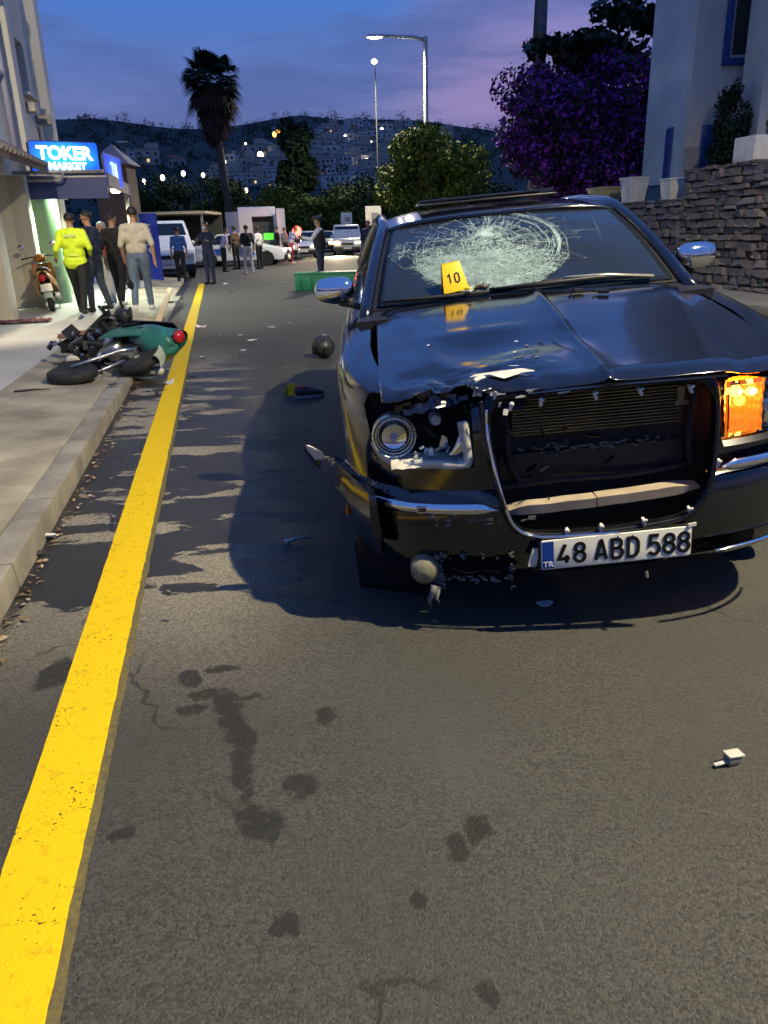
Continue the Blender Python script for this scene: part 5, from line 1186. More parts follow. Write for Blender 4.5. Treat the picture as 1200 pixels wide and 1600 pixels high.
# canopy with the illuminated signs
can = thing('shop_canopy', 'grey metal shop canopy carrying blue lit signs', 'canopy', road(0, 0, .12), RANG)
CZ = 2.42
obj('deck', MB().box((FT+.90, 20.3, CZ+.05), (1.75, 4.6, .10)), m_frame, can, bevel=.01)
obj('fascia', MB().box((FT+1.79, 20.3, CZ+.02), (.04, 4.6, .26)), mat('fascia_blue', (.03, .04, .16), .5), can); obj('fascia', MB().box((FT+.90, 17.98, CZ-.14), (1.75, .04, .40)), MATS['fascia_blue'], can)
obj('rail', MB().tube([(FT-.4, 17.9, CZ+.16), (FT+1.75, 17.9, CZ+.16)], .035, 8), m_frame, can, smooth=True); obj('rail', MB().tube([(FT-.4, 17.75, CZ+.0), (FT+.9, 17.75, CZ+.0), (FT+1.0, 17.75, CZ+.14)], .03, 8), m_frame, can, smooth=True)
obj('awning_roll', MB().tube([(FT+.2, 18.1, CZ-.16), (FT+1.6, 18.1, CZ-.16)], .10, 10), mat('awning_navy', (.03, .035, .10), .8, noise_s=6), can, smooth=True)
obj('canopy_post', MB().tube([(FT+1.7, 22.3, 0), (FT+1.7, 22.3, CZ)], .05, 8), m_frame, can, smooth=True)
dl = obj('downlight', MB().lathe([(.10, -.02), (.12, 0), (.12, .06)], 14, Matrix.Translation((FT+1.35, 18.9, CZ-.06))), mat('downlight_glow', (1, 1, .9), .4, emit=(1, .97, .85), es=12), can)
obj('downlight', MB().lathe([(.09, -.02), (.11, 0), (.11, .06)], 14, Matrix.Translation((FT+1.55, 21.4, CZ-.06))), MATS['downlight_glow'], can)
w_ = road(18.9, FT+1.35, .12+CZ-.14); lamp_light('canopy_light', w_, 480, (.86, 1.0, .82), 'SPOT', .08, R(165), (0, 0, -1), .3)
w_ = road(18.2, FT+.95, .12+CZ-.25); lamp_light('shop_light', w_, 130, (.62, 1.0, .62), 'POINT', .1)
w_ = road(21.4, FT+1.55, .12+CZ-.14); lamp_light('canopy_light', w_, 320, (1.0, .95, .75), 'SPOT', .08, R(165), (0, 0, -1), .3)
def sign(name, label, c, w, h, ang, lines, m_face, m_txt, rx=0):
    t = thing(name, label, 'sign', c, ang); t.rotation_euler = (rx, 0, ang)
    obj('casing', MB().prism(rpoly(0, 0, w/2, h/2, .07), .012, .16), mat('sign_case', (.02, .03, .09), .5), t, bevel=.008)
    f_ = obj('lit_face', MB().prism(rpoly(0, 0, w/2-.02, h/2-.02, .06), 0, .012), m_face, t)
    for body_, sz, x, z, b_ in lines:
        o = text(body_, sz, m_txt, t, bold=sz*.035, ext=.006, name='lettering', spacing=.98); o.location = (x, -.012, z); o.rotation_euler = (math.pi/2, 0, 0)
    return t
def face_mat(name, c0, c1, es):    # translucent face lit by tubes behind it: brighter near the tubes
    m = mat(name, (.02, .10, .5), .35, emit=c0, es=es); N = m.node_tree.nodes; L = m.node_tree.links.new; b_ = N['Principled BSDF']
    tc = N.new('ShaderNodeTexCoord'); n_ = N.new('ShaderNodeVectorMath'); n_.operation = 'MULTIPLY'; L(tc.outputs['Object'], n_.inputs[0]); n_.inputs[1].default_value = (1.25, 0, 2.6); l_ = N.new('ShaderNodeVectorMath'); l_.operation = 'LENGTH'; L(n_.outputs[0], l_.inputs[0])
    r_ = N.new('ShaderNodeMapRange'); r_.interpolation_type = 'SMOOTHSTEP'; L(l_.outputs['Value'], r_.inputs[0]); r_.inputs[1].default_value = .95; r_.inputs[2].default_value = .35
    x = N.new('ShaderNodeMix'); x.data_type = 'RGBA'; L(r_.outputs[0], x.inputs[0]); x.inputs[6].default_value = (*c0, 1); x.inputs[7].default_value = (*c1, 1); L(x.outputs[2], b_.inputs['Emission Color']); return m
m_stx = mat('sign_letters_lit', (1, 1, 1), .5, emit=(.85, .97, 1), es=2.6)
sA_ = at(45, 238, 17.0); sB_ = at(156, 254, 17.75); mid = (sA_+sB_)/2; d_ = sB_-sA_
sign('shop_sign', 'blue lit sign reading TOKER MARKET above the canopy', mid, math.hypot(d_.x, d_.y), .62, math.atan2(d_.y, d_.x), [('TOKER', .34, .0, .07, 1), ('MARKET', .20, .02, -.17, 1)], face_mat('sign_blue_lit', (.0, .09, .85), (.02, .55, 1.0), 1.15), m_stx)
sA_ = at(164, 263, 17.95); sB_ = at(191, 272, 19.6); mid = (sA_+sB_)/2; d_ = sB_-sA_
sign('shop_sign', 'small blue lit side sign with white initials at the canopy corner', mid, math.hypot(d_.x, d_.y), .66, math.atan2(d_.y, d_.x), [('TM', .42, 0, .0, 1)], face_mat('sign_side_lit', (.0, .045, .62), (.02, .16, .9), 1.0), mat('sign_initials_lit', (.7, .8, 1), .5, emit=(.45, .65, 1), es=1.3))
# small peaked kiosk roof behind the signs
k0 = at(178, 255, 26.0); t = thing('kiosk', 'small kiosk with a peaked tiled roof behind the side sign', 'kiosk', (k0.x, 26, .12)); obj('wall', MB().box((0, 0, (k0.z-.2)/2), (1.0, 1.0, k0.z-.2)), mat('kiosk_wall', (.055, .035, .035), .8, noise_s=4), t); zz = k0.z-.2; obj('roof', MB().add([(-.65, -.65, zz), (.65, -.65, zz), (.65, .65, zz), (-.65, .65, zz), (0, 0, zz+.62)], [(0,1,4),(1,2,4),(2,3,4),(3,0,4),(3,2,1,0)]), mat('kiosk_roof', (.22, .2, .24), .8), t)
# low carport roof further on
p0_ = at(200, 333, 37); p1_ = at(320, 333, 37); t = thing('carport', 'low carport with thin pale roof edge behind the white van', 'carport', (0, 0, 0)); obj('roof', MB().box(((p0_.x+p1_.x)/2, 39, (p0_.z+p1_.z)/2), (p1_.x-p0_.x, 4, .12)), mat('carport_edge', (.45, .38, .25), .7), t)
for x in (p0_.x+.2, p1_.x-.2): obj('post', MB().box((x, 37.2, p0_.z/2), (.1, .1, p0_.z)), m_frame, t)
obj('back_wall', MB().box(((p0_.x+p1_.x)/2, 41, p0_.z/2), (p1_.x-p0_.x, .15, p0_.z)), mat('carport_dark', (.05, .05, .045), .9), t)
# blue advertising banner
b0 = gnd(236, 436, .0); Yb = 26.0; a_ = at(222, 380, Yb); c_ = at(249, 380, Yb); t = thing('banner_stand', 'tall blue advertising banner with white print beside the shop', 'banner', ((a_.x+c_.x)/2, Yb, .02), .12)
obj('panel', MB().grid(lambda a, b: ((a-.5)*(c_.x-a_.x), .03*math.sin(a*5+b*2), .05+b*2.05), 8, 12), mat('banner_blue', (.02, .045, .42), .6, noise_s=3, noise_a=.2), t, smooth=True); obj('foot', MB().box((0, 0, .03), (.66, .3, .05)), black_plastic, t, bevel=.01)
for i in range(5): obj('printed_line', MB().box((-.04, -.035-.002, 1.75-i*.14), (.34-.03*(i % 2), .004, .035), (0, -.15, .1)), mat('banner_white', (.5, .55, .7), .6), t)
obj('printed_emblem', MB().lathe([(.09, 0), (.09, .006)], 16, Matrix.Translation((.0, -.036, 1.0)) @ Matrix.Rotation(math.pi/2, 4, 'X')), MATS['banner_white'], t)
# ================================================================== other vehicles
m_red = mat('tail_red', (.4, .01, .01), .3); m_hl = mat('headlight_glass', (.6, .62, .62), .1, spec=.7); m_pblue = mat('police_blue', (.02, .08, .42), .4)
m_hot = mat('headlight_lit', (1, .9, .6), .3, emit=(1, .70, .28), es=26); m_hot2 = mat('sidelight_lit', (1, .95, .8), .3, emit=(1, .9, .7), es=3); m_neon = mat('green_neon', (.1, .9, .1), .4, emit=(.15, 1, .05), es=.85)
def vehicle(name, label, cat, loc, rz, L0, W, prof, belt, Hh, wins, wheels, paint, wr=.31, tumble=.12, front=None, rear=None, lit=(0, 0), extra=None, group=None):
    """local: front at y=0 facing -y, length along +y. prof = side outline (y, z) going round"""
    t = thing(name, label, cat, loc, rz, group)
    hw = lambda z: W/2*(1-tumble*max(0, z-belt)/(Hh-belt))
    mb = MB(); n = len(prof)
    for s in (-1, 1): mb.v += [(s*hw(z)*(.93 if (y < .06 or y > L0-.06) else 1), y, z) for y, z in prof]
    mb.f += [tuple(range(n)), tuple(range(2*n-1, n-1, -1))] + [(i, n+i, n+(i+1) % n, (i+1) % n) for i in range(n)]; mb.m += [0]*(n+2)
    b_ = obj('body', mb, paint, t, bevel=.05)
    cut(b_, [MB().lathe([(wr+.05, -.25), (wr+.05, .25)], 24, Matrix.Translation((s*W/2, y, wr)) @ Matrix.Rotation(math.pi/2, 4, 'Y')) for y in wheels for s in (-1, 1)], t)
    for poly in wins:
        for s in (-1, 1):
            P = [(s*(hw(z)+.004), y, z) for y, z in poly]; Q = [(s*(hw(z)-.03), y, z) for y, z in poly]; k = len(poly)
            obj('side_window', MB().add(P+Q, [tuple(range(k)), tuple(range(2*k-1, k-1, -1))]+[(i, k+i, k+(i+1) % k, (i+1) % k) for i in range(k)]), glass_dark, t)
    for nm, seg, sg in (('windscreen', front, -1), ('rear_window', rear, 1)):
        if seg:
            (y0, z0), (y1, z1) = seg; d = Vector((0, z1-z0, -(y1-y0))).normalized()*(1 if sg > 0 else -1); d = d*.012 if (d.y*sg > 0) else -d*.012
            a0, a1 = hw(z0)*.90, hw(z1)*.88
            o = obj(nm, MB().add([(-a0, y0+d.y, z0+d.z), (a0, y0+d.y, z0+d.z), (a1, y1+d.y, z1+d.z), (-a1, y1+d.y, z1+d.z), (-a0, y0-d.y*2, z0-d.z*2), (a0, y0-d.y*2, z0-d.z*2), (a1, y1-d.y*2, z1-d.z*2), (-a1, y1-d.y*2, z1-d.z*2)], [(0,1,2,3),(4,7,6,5),(0,4,5,1),(1,5,6,2),(2,6,7,3),(3,7,4,0)]), glass_dark, t)
    for s in (-1, 1):
        for y in wheels:
            w_ = bpy.data.objects.new('wheel', None); COL.objects.link(w_); w_.parent = t; w_.location = (s*(W/2-.12), y, wr); m4 = Matrix.Rotation(math.pi/2, 4, 'Y')
            obj('tyre', MB().lathe([(wr*.66, -.10), (wr*.95, -.10), (wr, -.06), (wr, .06), (wr*.95, .10), (wr*.66, .10)], 24, m4), rubber, w_, smooth=True, auto=35); obj('rim', MB().lathe([(wr*.1, -.085), (wr*.66, -.085), (wr*.66, .085), (wr*.1, .085)], 20, m4), steel, w_)
        zl = belt*.72
        h_ = obj('headlight', MB().box((s*W*.36, -.0, zl), (W*.20, .10, .14)), m_hot if lit[0 if s < 0 else 1] == 2 else (m_hot2 if lit[0 if s < 0 else 1] else m_hl), t, bevel=.03)
        obj('tail_light', MB().box((s*W*.41, L0-.02, belt*.85), (W*.10, .08, .30)), m_red, t, bevel=.02)
        obj('wing_mirror', MB().ell((s*(W/2+.09), wheels[0]+.75, belt+.08), (.09, .06, .07)), paint, t, smooth=True)
        obj('door_line', MB().box((s*(hw(belt*.6)+.001), L0*.46, belt*.62), (.006, .012, belt*.75)), black_plastic, t)
    obj('bumper', MB().box((0, .0, .36), (W*.93, .14, .26)), black_plastic, t, bevel=.04); obj('grille', MB().box((0, -.015, belt*.66), (W*.40, .06, .12)), black_plastic, t, bevel=.01)
    obj('rear_bumper', MB().box((0, L0-.02, .38), (W*.93, .14, .22)), black_plastic, t, bevel=.04); obj('number_plate', MB().box((0, -.075, .42), (.50, .02, .11)), MATS['plate_white'], t)
    return t, hw
van_prof = [(0, .28), (0, .80), (.12, .98), (.85, 1.16), (1.62, 1.86), (1.9, 1.95), (4.9, 1.97), (5.05, 1.8), (5.1, .9), (5.1, .28)]
sedan_prof = [(0, .26), (0, .62), (.10, .74), (1.15, .92), (1.95, 1.42), (2.25, 1.46), (3.1, 1.44), (3.75, .98), (4.35, .94), (4.42, .75), (4.42, .26)]
mini_prof = [(0, .28), (0, .75), (.10, .92), (.80, 1.10), (1.45, 1.72), (1.7, 1.80), (4.0, 1.80), (4.25, 1.6), (4.35, .9), (4.35, .28)]
p = gnd(262, 437); v_, hw = vehicle('white_van', 'white panel van parked beside the shop facing the wreck', 'van', (p.x+.1, p.y, 0), RANG+.14, 5.1, 1.95, van_prof, 1.10, 1.97, [[(1.15, 1.16), (1.68, 1.78), (2.35, 1.82), (2.35, 1.16)], [(2.45, 1.16), (2.45, 1.82), (3.5, 1.82), (3.5, 1.16)]], (.85, 4.1), white_paint, front=((.90, 1.18), (1.60, 1.84)), rear=((5.08, 1.2), (5.03, 1.75)), lit=(0, 0), wr=.33)
obj('side_lettering', MB().box((.0, 0, 0), (.004, .55, .10)), mat('faded_yellow_print', (.45, .38, .10), .6), v_).location = (.985, 3.1, .98)
# police car seen side-on
p = gnd(449, 414); v_, hw = vehicle('police_car', 'white police saloon with blue door stripes standing across the road', 'car', (p.x, 38.4, 0), 1.50, 4.42, 1.78, sedan_prof, .94, 1.46, [[(1.55, .96), (2.08, 1.36), (2.62, 1.38), (2.62, .96)], [(2.70, .96), (2.70, 1.38), (3.08, 1.37), (3.55, 1.0)]], (.85, 3.55), white_paint, front=((1.22, .96), (1.92, 1.40)), rear=((3.70, 1.0), (3.14, 1.42)), lit=(1, 1))
for s in (-1, 1): obj('blue_stripe', MB().prism([(1.30, .50), (1.75, .84), (2.25, .84), (1.95, .50)], s*.885, s*.893, 'yz'), m_pblue, v_); obj('blue_stripe', MB().prism([(2.75, .56), (2.75, .80), (3.30, .80), (3.15, .56)], s*.885, s*.893, 'yz'), m_pblue, v_)
obj('light_bar', MB().box((0, 2.5, 1.51), (1.1, .26, .10)), m_pblue, v_, bevel=.03)
# minivan with lit headlight
p = gnd(543, 399); v_, hw = vehicle('minivan', 'pale minivan facing the wreck with one headlight glaring', 'van', (p.x, 50.5, 0), .05, 4.35, 1.80, mini_prof, 1.02, 1.80, [[(1.05, 1.06), (1.55, 1.62), (2.4, 1.66), (2.4, 1.06)], [(2.5, 1.06), (2.5, 1.66), (3.9, 1.64), (3.95, 1.1)]], (.8, 3.5), mat('beige_paint', (.60, .57, .50), .4, coat=.3, noise_s=3, noise_a=.06), front=((.85, 1.12), (1.42, 1.68)), rear=((4.33, 1.1), (4.26, 1.55)), lit=(2, 1))
lamp_light('headlight_beam', (p.x-.62, 50.2, .72), 5000, (1, .82, .5), 'SPOT', .08, R(80), (-.03, -1, -.06), .6)
# small white car behind the policeman
p = gnd(485, 404); vehicle('white_hatchback', 'small white car half hidden behind the policeman', 'car', (p.x-.35, 46.0, 0), .1, 3.9, 1.68, [(0, .26), (0, .62), (.1, .75), (.95, .92), (1.6, 1.42), (2.0, 1.48), (3.2, 1.46), (3.75, 1.1), (3.9, .8), (3.9, .26)], .94, 1.48, [[(1.3, .97), (1.75, 1.38), (2.4, 1.40), (2.4, .97)], [(2.5, .97), (2.5, 1.40), (3.1, 1.40), (3.5, 1.05)]], (.75, 3.2), white_paint, front=((1.0, .95), (1.57, 1.40)), rear=((3.72, 1.15), (3.25, 1.42)), lit=(1, 1))
# ambulance with open rear door
a0 = at(404, 372, 45); am = thing('ambulance', 'white box ambulance seen from behind with its rear door open and a green lit panel', 'ambulance', (a0.x, 45, 0), .12)
bx_ = obj('box_body', MB().box((0, 2.2, 1.62), (2.05, 4.4, 2.35)), white_paint, am, bevel=.08); cut(bx_, [MB().box((.30, .0, 1.45), (1.20, 1.2, 1.70))], am)
obj('cab', MB().prism([(4.35, .5), (4.35, 1.9), (4.9, 1.85), (5.5, 1.15), (5.7, .9), (5.7, .5)], -.95, .95, 'yz'), white_paint, am, bevel=.06)
obj('inside', MB().box((.30, .62, 1.45), (1.16, .04, 1.66)), mat('ambulance_inside', (.12, .15, .16), .7), am); obj('green_panel', MB().box((.55, .585, 1.25), (.55, .02, .35)), m_neon, am)
obj('rear_door', MB().box((1.28, -.45, 1.62), (.70, .06, 2.1), (0, 0, .9)), white_paint, am, bevel=.02); obj('rear_door', MB().box((-1.35, -.35, 1.55), (.75, .06, 2.0), (0, 0, -.5)), mat('grey_panel', (.30, .31, .36), .5), am, bevel=.02)
obj('rear_bumper', MB().box((0, .0, .42), (1.95, .2, .16)), black_plastic, am, bevel=.02)
for s in (-1, 1):
    obj('tail_light', MB().box((s*.93, -.01, .62), (.12, .05, .22)), m_red, am, bevel=.01)
    for y in (1.0, 4.7):
        w_ = bpy.data.objects.new('wheel', None); COL.objects.link(w_); w_.parent = am; w_.location = (s*.86, y, .36); m4 = Matrix.Rotation(math.pi/2, 4, 'Y'); obj('tyre', MB().lathe([(.22, -.11), (.35, -.11), (.36, -.07), (.36, .07), (.35, .11), (.22, .11)], 22, m4), rubber, w_, smooth=True, auto=35); obj('rim', MB().lathe([(.05, -.09), (.22, -.09), (.22, .09), (.05, .09)], 16, m4), steel, w_)
# signal with red lamp
s0 = at(464, 361, 43.0); sg = thing('traffic_signal', 'short traffic signal showing a glaring red lamp beside the ambulance', 'traffic light', (s0.x, 43.0, 0)); obj('post', MB().tube([(0, .1, 0), (0, .1, s0.z-.4)], .05, 8), galv, sg, smooth=True)
obj('housing', MB().box((0, .12, s0.z-.18), (.32, .22, .80)), black_plastic, sg, bevel=.03); obj('red_lens', MB().ell((0, 0, s0.z), (.24, .09, .24)), mat('red_signal_lit', (1, .1, .05), .3, emit=(1, .03, .02), es=22), sg, smooth=True); obj('dark_lens', MB().ell((0, .02, s0.z-.38), (.12, .05, .12)), mat('dark_lens', (.03, .05, .03), .3), sg, smooth=True)
lamp_light('signal_light', (s0.x, 42.6, s0.z), 70, (1, .05, .03), 'POINT', .1)
for px, w_, Y_, rz_, lab in ((300, 1.9, 47.0, .5, 'second white van half hidden behind the parked white van'),):
    p = gnd(px, 410); x_ = at(px, 400, Y_).x; vehicle('white_van', lab, 'van', (x_, Y_, 0), rz_, 5.1, 1.95, van_prof, 1.10, 1.97, [[(1.15, 1.16), (1.68, 1.78), (2.35, 1.82), (2.35, 1.16)], [(2.45, 1.16), (2.45, 1.82), (3.5, 1.82), (3.5, 1.16)]], (.85, 4.1), white_paint, front=((.90, 1.18), (1.60, 1.84)), rear=((5.08, 1.2), (5.03, 1.75)), lit=(1, 1), wr=.33)
x_ = at(506, 400, 58).x; vehicle('grey_hatchback', 'grey car with small lit headlights queueing beside the minivan', 'car', (x_, 58, 0), .05, 3.9, 1.68, [(0, .26), (0, .62), (.1, .75), (.95, .92), (1.6, 1.42), (2.0, 1.48), (3.2, 1.46), (3.75, 1.1), (3.9, .8), (3.9, .26)], .94, 1.48, [[(1.3, .97), (1.75, 1.38), (2.4, 1.40), (2.4, .97)], [(2.5, .97), (2.5, 1.40), (3.1, 1.40), (3.5, 1.05)]], (.75, 3.2), mat('grey_paint', (.25, .25, .26), .35, coat=.4), front=((1.0, .95), (1.57, 1.40)), rear=((3.72, 1.15), (3.25, 1.42)), lit=(2, 2))
# white cabinets on posts near the minivan
for px, py0, py1, w, Y, lab in ((583, 322, 352, .85, 44, 'tall white sign box on a post right of the minivan'), (541, 333, 350, .75, 56, 'small white sign box above the minivan roof')):
    a, b = at(px, py0, Y), at(px, py1, Y); t = thing('sign_box', lab, 'sign', (a.x, Y, 0)); obj('box', MB().box((0, 0, (a.z+b.z)/2), (w, .25, a.z-b.z)), mat('sign_box_white', (.75, .73, .62), .5, noise_s=6, noise_a=.1), t, bevel=.02); obj('panel', MB().box((.08, -.13, (a.z+b.z)/2-.05), (w*.45, .02, (a.z-b.z)*.4)), MATS['shutter_slat'], t); obj('post', MB().tube([(0, 0, 0), (0, 0, b.z)], .06, 8), galv, t, smooth=True)

# ================================================================== scooters
def scooter(label, loc, M3, shell, wrecked=False, cat='scooter'):
    t = thing('scooter', label, cat, loc); t.rotation_euler = M3.to_euler(); front_m = shell if not wrecked else mat('scooter_dark_trim', (.03, .034, .034), .45, noise_s=9)
    my = Matrix.Rotation(math.pi/2, 4, 'X')
    for nm, x, z, tw_ in (('rear_wheel', -.62, .24, 0),) if wrecked else (('front_wheel', .62, .24, 0), ('rear_wheel', -.62, .24, 0)):
        w_ = bpy.data.objects.new(nm, None); COL.objects.link(w_); w_.parent = t; w_.location = (x, 0, z); w_.rotation_euler = (0, 0, tw_)
        obj('tyre', MB().lathe([(.145, -.04), (.20, -.055), (.235, -.035), (.24, 0), (.235, .035), (.20, .055), (.145, .04)], 28, my), rubber, w_, smooth=True)
        mb = MB().lathe([(.13, -.03), (.15, -.035), (.15, .035), (.13, .03)], 24, my)
        for k in range(5): mb.box((.07*math.cos(k*1.2566), 0, .07*math.sin(k*1.2566)), (.15, .02, .028), (0, -k*1.2566, 0))
        mb.lathe([(.03, -.045), (.03, .045)], 12, my); obj('rim', mb, steel, w_)
    obj('fork', MB().tube([(.62, .075, .24), (.52, .07, .58), (.46, .03, .80)], .018, 8), steel, t, smooth=True); obj('fork', MB().tube([(.62, -.075, .24), (.52, -.07, .58), (.46, -.03, .80)], .018, 8), steel, t, smooth=True)
    obj('front_mudguard', MB().grid(lambda a, b: Vector((.62+.27*math.cos(2.6-2.4*a), (b-.5)*.13, .24+.27*math.sin(2.6-2.4*a)-.02*(2*b-1)**2)), 12, 5), front_m, t, smooth=True)
    obj('leg_shield', MB().grid(lambda a, b: Vector((.36+.13*b-.05*(2*a-1)**2, (a-.5)*(.36+.04*math.sin(3.1*b)), .30+.56*b)), 10, 10), front_m, t, smooth=True)
    hb = obj('handlebar', MB().tube([(.30, -.34, .98), (.40, -.14, 1.0), (.43, 0, .98), (.40, .14, 1.0), (.30, .34, .98)], .014, 8), black_plastic, t, smooth=True)
    obj('headset', MB().ell((.44, 0, .96), (.12, .12, .09)), front_m, hb, smooth=True); obj('headlight', MB().ell((.53, 0, .95), (.04, .08, .07)), m_hl, hb, smooth=True)
    for s in (-1, 1): obj('mirror', MB().tube([(.36, s*.24, 1.0), (.34, s*.28, 1.16)], .006, 6).ell((.34, s*.29, 1.20), (.015, .065, .045)), chrome if not wrecked else black_plastic, hb, smooth=True)
    obj('floorboard', MB().box((.12, 0, .27), (.50, .30, .06)), black_plastic, t, bevel=.02)
    # rear cowl: rounded shell tapering to the tail
    def cowl(a, b):
        x = -.02-.86*b; w = .215*math.sin(math.pi*min(1, .30+.62*b))**.6; top = .68+.08*b; low = .30+.26*b**1.6; th = math.pi*(-.12+1.24*a)
        return Vector((x, w*math.cos(th), low+(top-low)*max(-.15, math.sin(th))**.8 if math.sin(th) > 0 else low+.03*math.sin(th)))
    obj('rear_cowl', MB().grid(cowl, 22, 18), shell, t, smooth=True)
    obj('underseat_box', MB().box((-.34, 0, .46), (.56, .20, .26)), black_plastic, t, bevel=.03)
    def seat_f(a, b): x = .02-.72*b; th = math.pi*a; return Vector((x, .15*(1-.25*b)*math.cos(th), .70+.06*b+.085*math.sin(th)*(1-.5*(2*b-1)**6)))
    obj('seat', MB().grid(seat_f, 12, 14), mat('seat_black', (.014, .014, .015), .6), t, smooth=True)
    tl = obj('tail_light', MB().ell((-.89, .03, .64), (.05, .07, .07)), mat('tail_red_dull', (.42, .012, .02), .25), t, smooth=True); obj('tail_bezel', MB().lathe([(.06, 0), (.072, .01), (.072, .05)], 18, Matrix.Translation((-.87, .03, .64)) @ Matrix.Rotation(math.pi/2, 4, 'Y')), black_plastic, tl)
    obj('rear_mudguard', MB().grid(lambda a, b: Vector((-.62+.29*math.cos(1.5+1.5*a), (b-.5)*.15, .24+.29*math.sin(1.5+1.5*a)-.03*(2*b-1)**2)), 12, 5), mat('pale_plastic', (.34, .40, .34), .5), t, smooth=True)
    obj('engine', MB().box((-.36, .02, .28), (.40, .16, .18)).lathe([(.10, -.05), (.12, 0), (.10, .06)], 16, Matrix.Translation((-.22, .10, .28)) @ my), steel, t, bevel=.015)
    ex = obj('exhaust', MB().tube([(-.15, -.11, .20), (-.35, -.15, .20), (-.45, -.15, .23)], .018, 8), steel, t, smooth=True); obj('silencer', MB().tube([(-.42, -.16, .22), (-.48, -.16, .23), (-.80, -.16, .29), (-.83, -.16, .295)], [.03, .052, .052, .03], 12), mat('silencer_pale', (.62, .60, .54), .35, .3), ex, smooth=True)
    obj('stand', MB().tube([(-.20, -.12, .22), (-.22, -.14, .02), (-.22, .14, .02), (-.20, .12, .22)], .012, 6), steel, t, smooth=True)
    if not wrecked: obj('number_plate', MB().box((-.89, 0, .46), (.006, .20, .14), (0, .3, 0)), MATS['plate_white'], t)
    if wrecked:
        obj('tail_cap', MB().grid(lambda a, b: Vector((-.57, 0, .53)) + Vector((.325*math.cos(math.pi*b), .205*math.sin(math.pi*b)*math.cos(6.2832*a), .185*math.sin(math.pi*b)*math.sin(6.2832*a)))*(1+.10*noise.noise(Vector((a*5, b*4, 2)))), 32, 22), shell, t, smooth=True)
        r_ = random.Random(6); mb = MB()
        for i in range(60): mb.box((r_.uniform(-.3, .8), r_.uniform(-.16, .24), r_.uniform(.05, .7)), (r_.uniform(.02, .14), r_.uniform(.006, .03), r_.uniform(.01, .05)), (r_.uniform(0, 3), r_.uniform(0, 3), r_.uniform(0, 3)))
        tag(obj('broken_bits', mb, [steel], t), kind='stuff')
        for i in range(8): obj('cable', MB().tube([(r_.uniform(.1, .5), r_.uniform(-.1, .1), r_.uniform(.3, .8)) for _ in range(4)], .006, 5), black_plastic, t, smooth=True)
        mb = MB()
        for i in range(38): mb.box((r_.uniform(-.25, .75), r_.uniform(-.16, .24), r_.uniform(.05, .8)), (r_.uniform(.04, .22), r_.uniform(.008, .03), r_.uniform(.03, .14)), (r_.uniform(0, 3), r_.uniform(0, 3), r_.uniform(0, 3)))
        tag(obj('torn_trim', mb, black_plastic, t), kind='stuff')
    return t
f_ = Vector((-.80, .60, 0)).normalized(); u_ = Vector((.60, .80, 0)).normalized(); tilt = .48
u2 = (u_*math.cos(tilt)+Vector((0, 0, 1))*math.sin(tilt)).normalized(); y_ = u2.cross(f_)
M3 = Matrix((f_, y_, u2)).transposed()
sp = gnd(238, 596); base = at(281, 538, 8.25) - M3 @ Vector((-.89, .03, .64)); base.z = max(base.z, .10)
scooter('wrecked green scooter lying on its side across the yellow line', base, M3, mat('teal_shell', (.035, .20, .155), .42, coat=.2, noise_s=7, col2=(.020, .11, .09)), True)
g = gnd(112, 596, .122); t = thing('scooter_wreckage', 'torn-off scooter front wheel lying flat on the pavement with its bent fork', 'wreckage', (g.x, g.y+.05, .185)); t.rotation_euler = (.10, -.06, .3)
obj('tyre', MB().lathe([(.145, -.04), (.20, -.055), (.235, -.035), (.24, 0), (.235, .035), (.20, .055), (.145, .04)], 30), rubber, t, smooth=True)
mb = MB().lathe([(.13, -.03), (.15, -.035), (.15, .035), (.13, .03)], 24).lathe([(.03, -.045), (.03, .045)], 12)
for k in range(5): mb.box((.07*math.cos(k*1.2566), .07*math.sin(k*1.2566), 0), (.15, .028, .02), (0, 0, k*1.2566))
obj('rim', mb, MATS['scooter_dark_trim'], t); obj('fork', MB().tube([(0, .0, .07), (.22, .10, .09), (.48, .16, .13), (.60, .17, .12)], [.016, .020, .022, .026], 8), steel, t, smooth=True); obj('fork', MB().tube([(0, 0, -.05), (.25, .06, -.02), (.50, .10, .04)], .016, 8), steel, t, smooth=True)
o = obj('mudguard', MB().grid(lambda a, b: Vector((.275*math.cos(.1+2.0*a), .275*math.sin(.1+2.0*a), (b-.5)*.13)), 12, 4), MATS['scooter_dark_trim'], t, smooth=True)
for px, py, lab in ((148, 556, 'round chrome mirror glass lying beside the wrecked scooter'), (115, 572, 'small white plastic lamp scrap near the torn-off wheel')):
    g = gnd(px, py, .13); o = obj('mirror_scrap', MB().ell((0, 0, .07), (.075, .02, .06), (.5, .2, .4)).tube([(0, .02, .03), (.08, .06, .01)], .007, 6), MATS['pale_clip'], smooth=True); o.location = (g.x, g.y, .125); tag(o, lab, 'debris')
p = gnd(66, 487, .126); a = RANG+1.75
scooter('orange scooter parked against the shop wall by the green column', (p.x, p.y+.55, .126), Matrix.Rotation(a, 3, 'Z') @ Matrix.Rotation(-.10, 3, 'X'), mat('orange_shell', (.50, .20, .015), .4, coat=.3, noise_s=6, noise_a=.15))
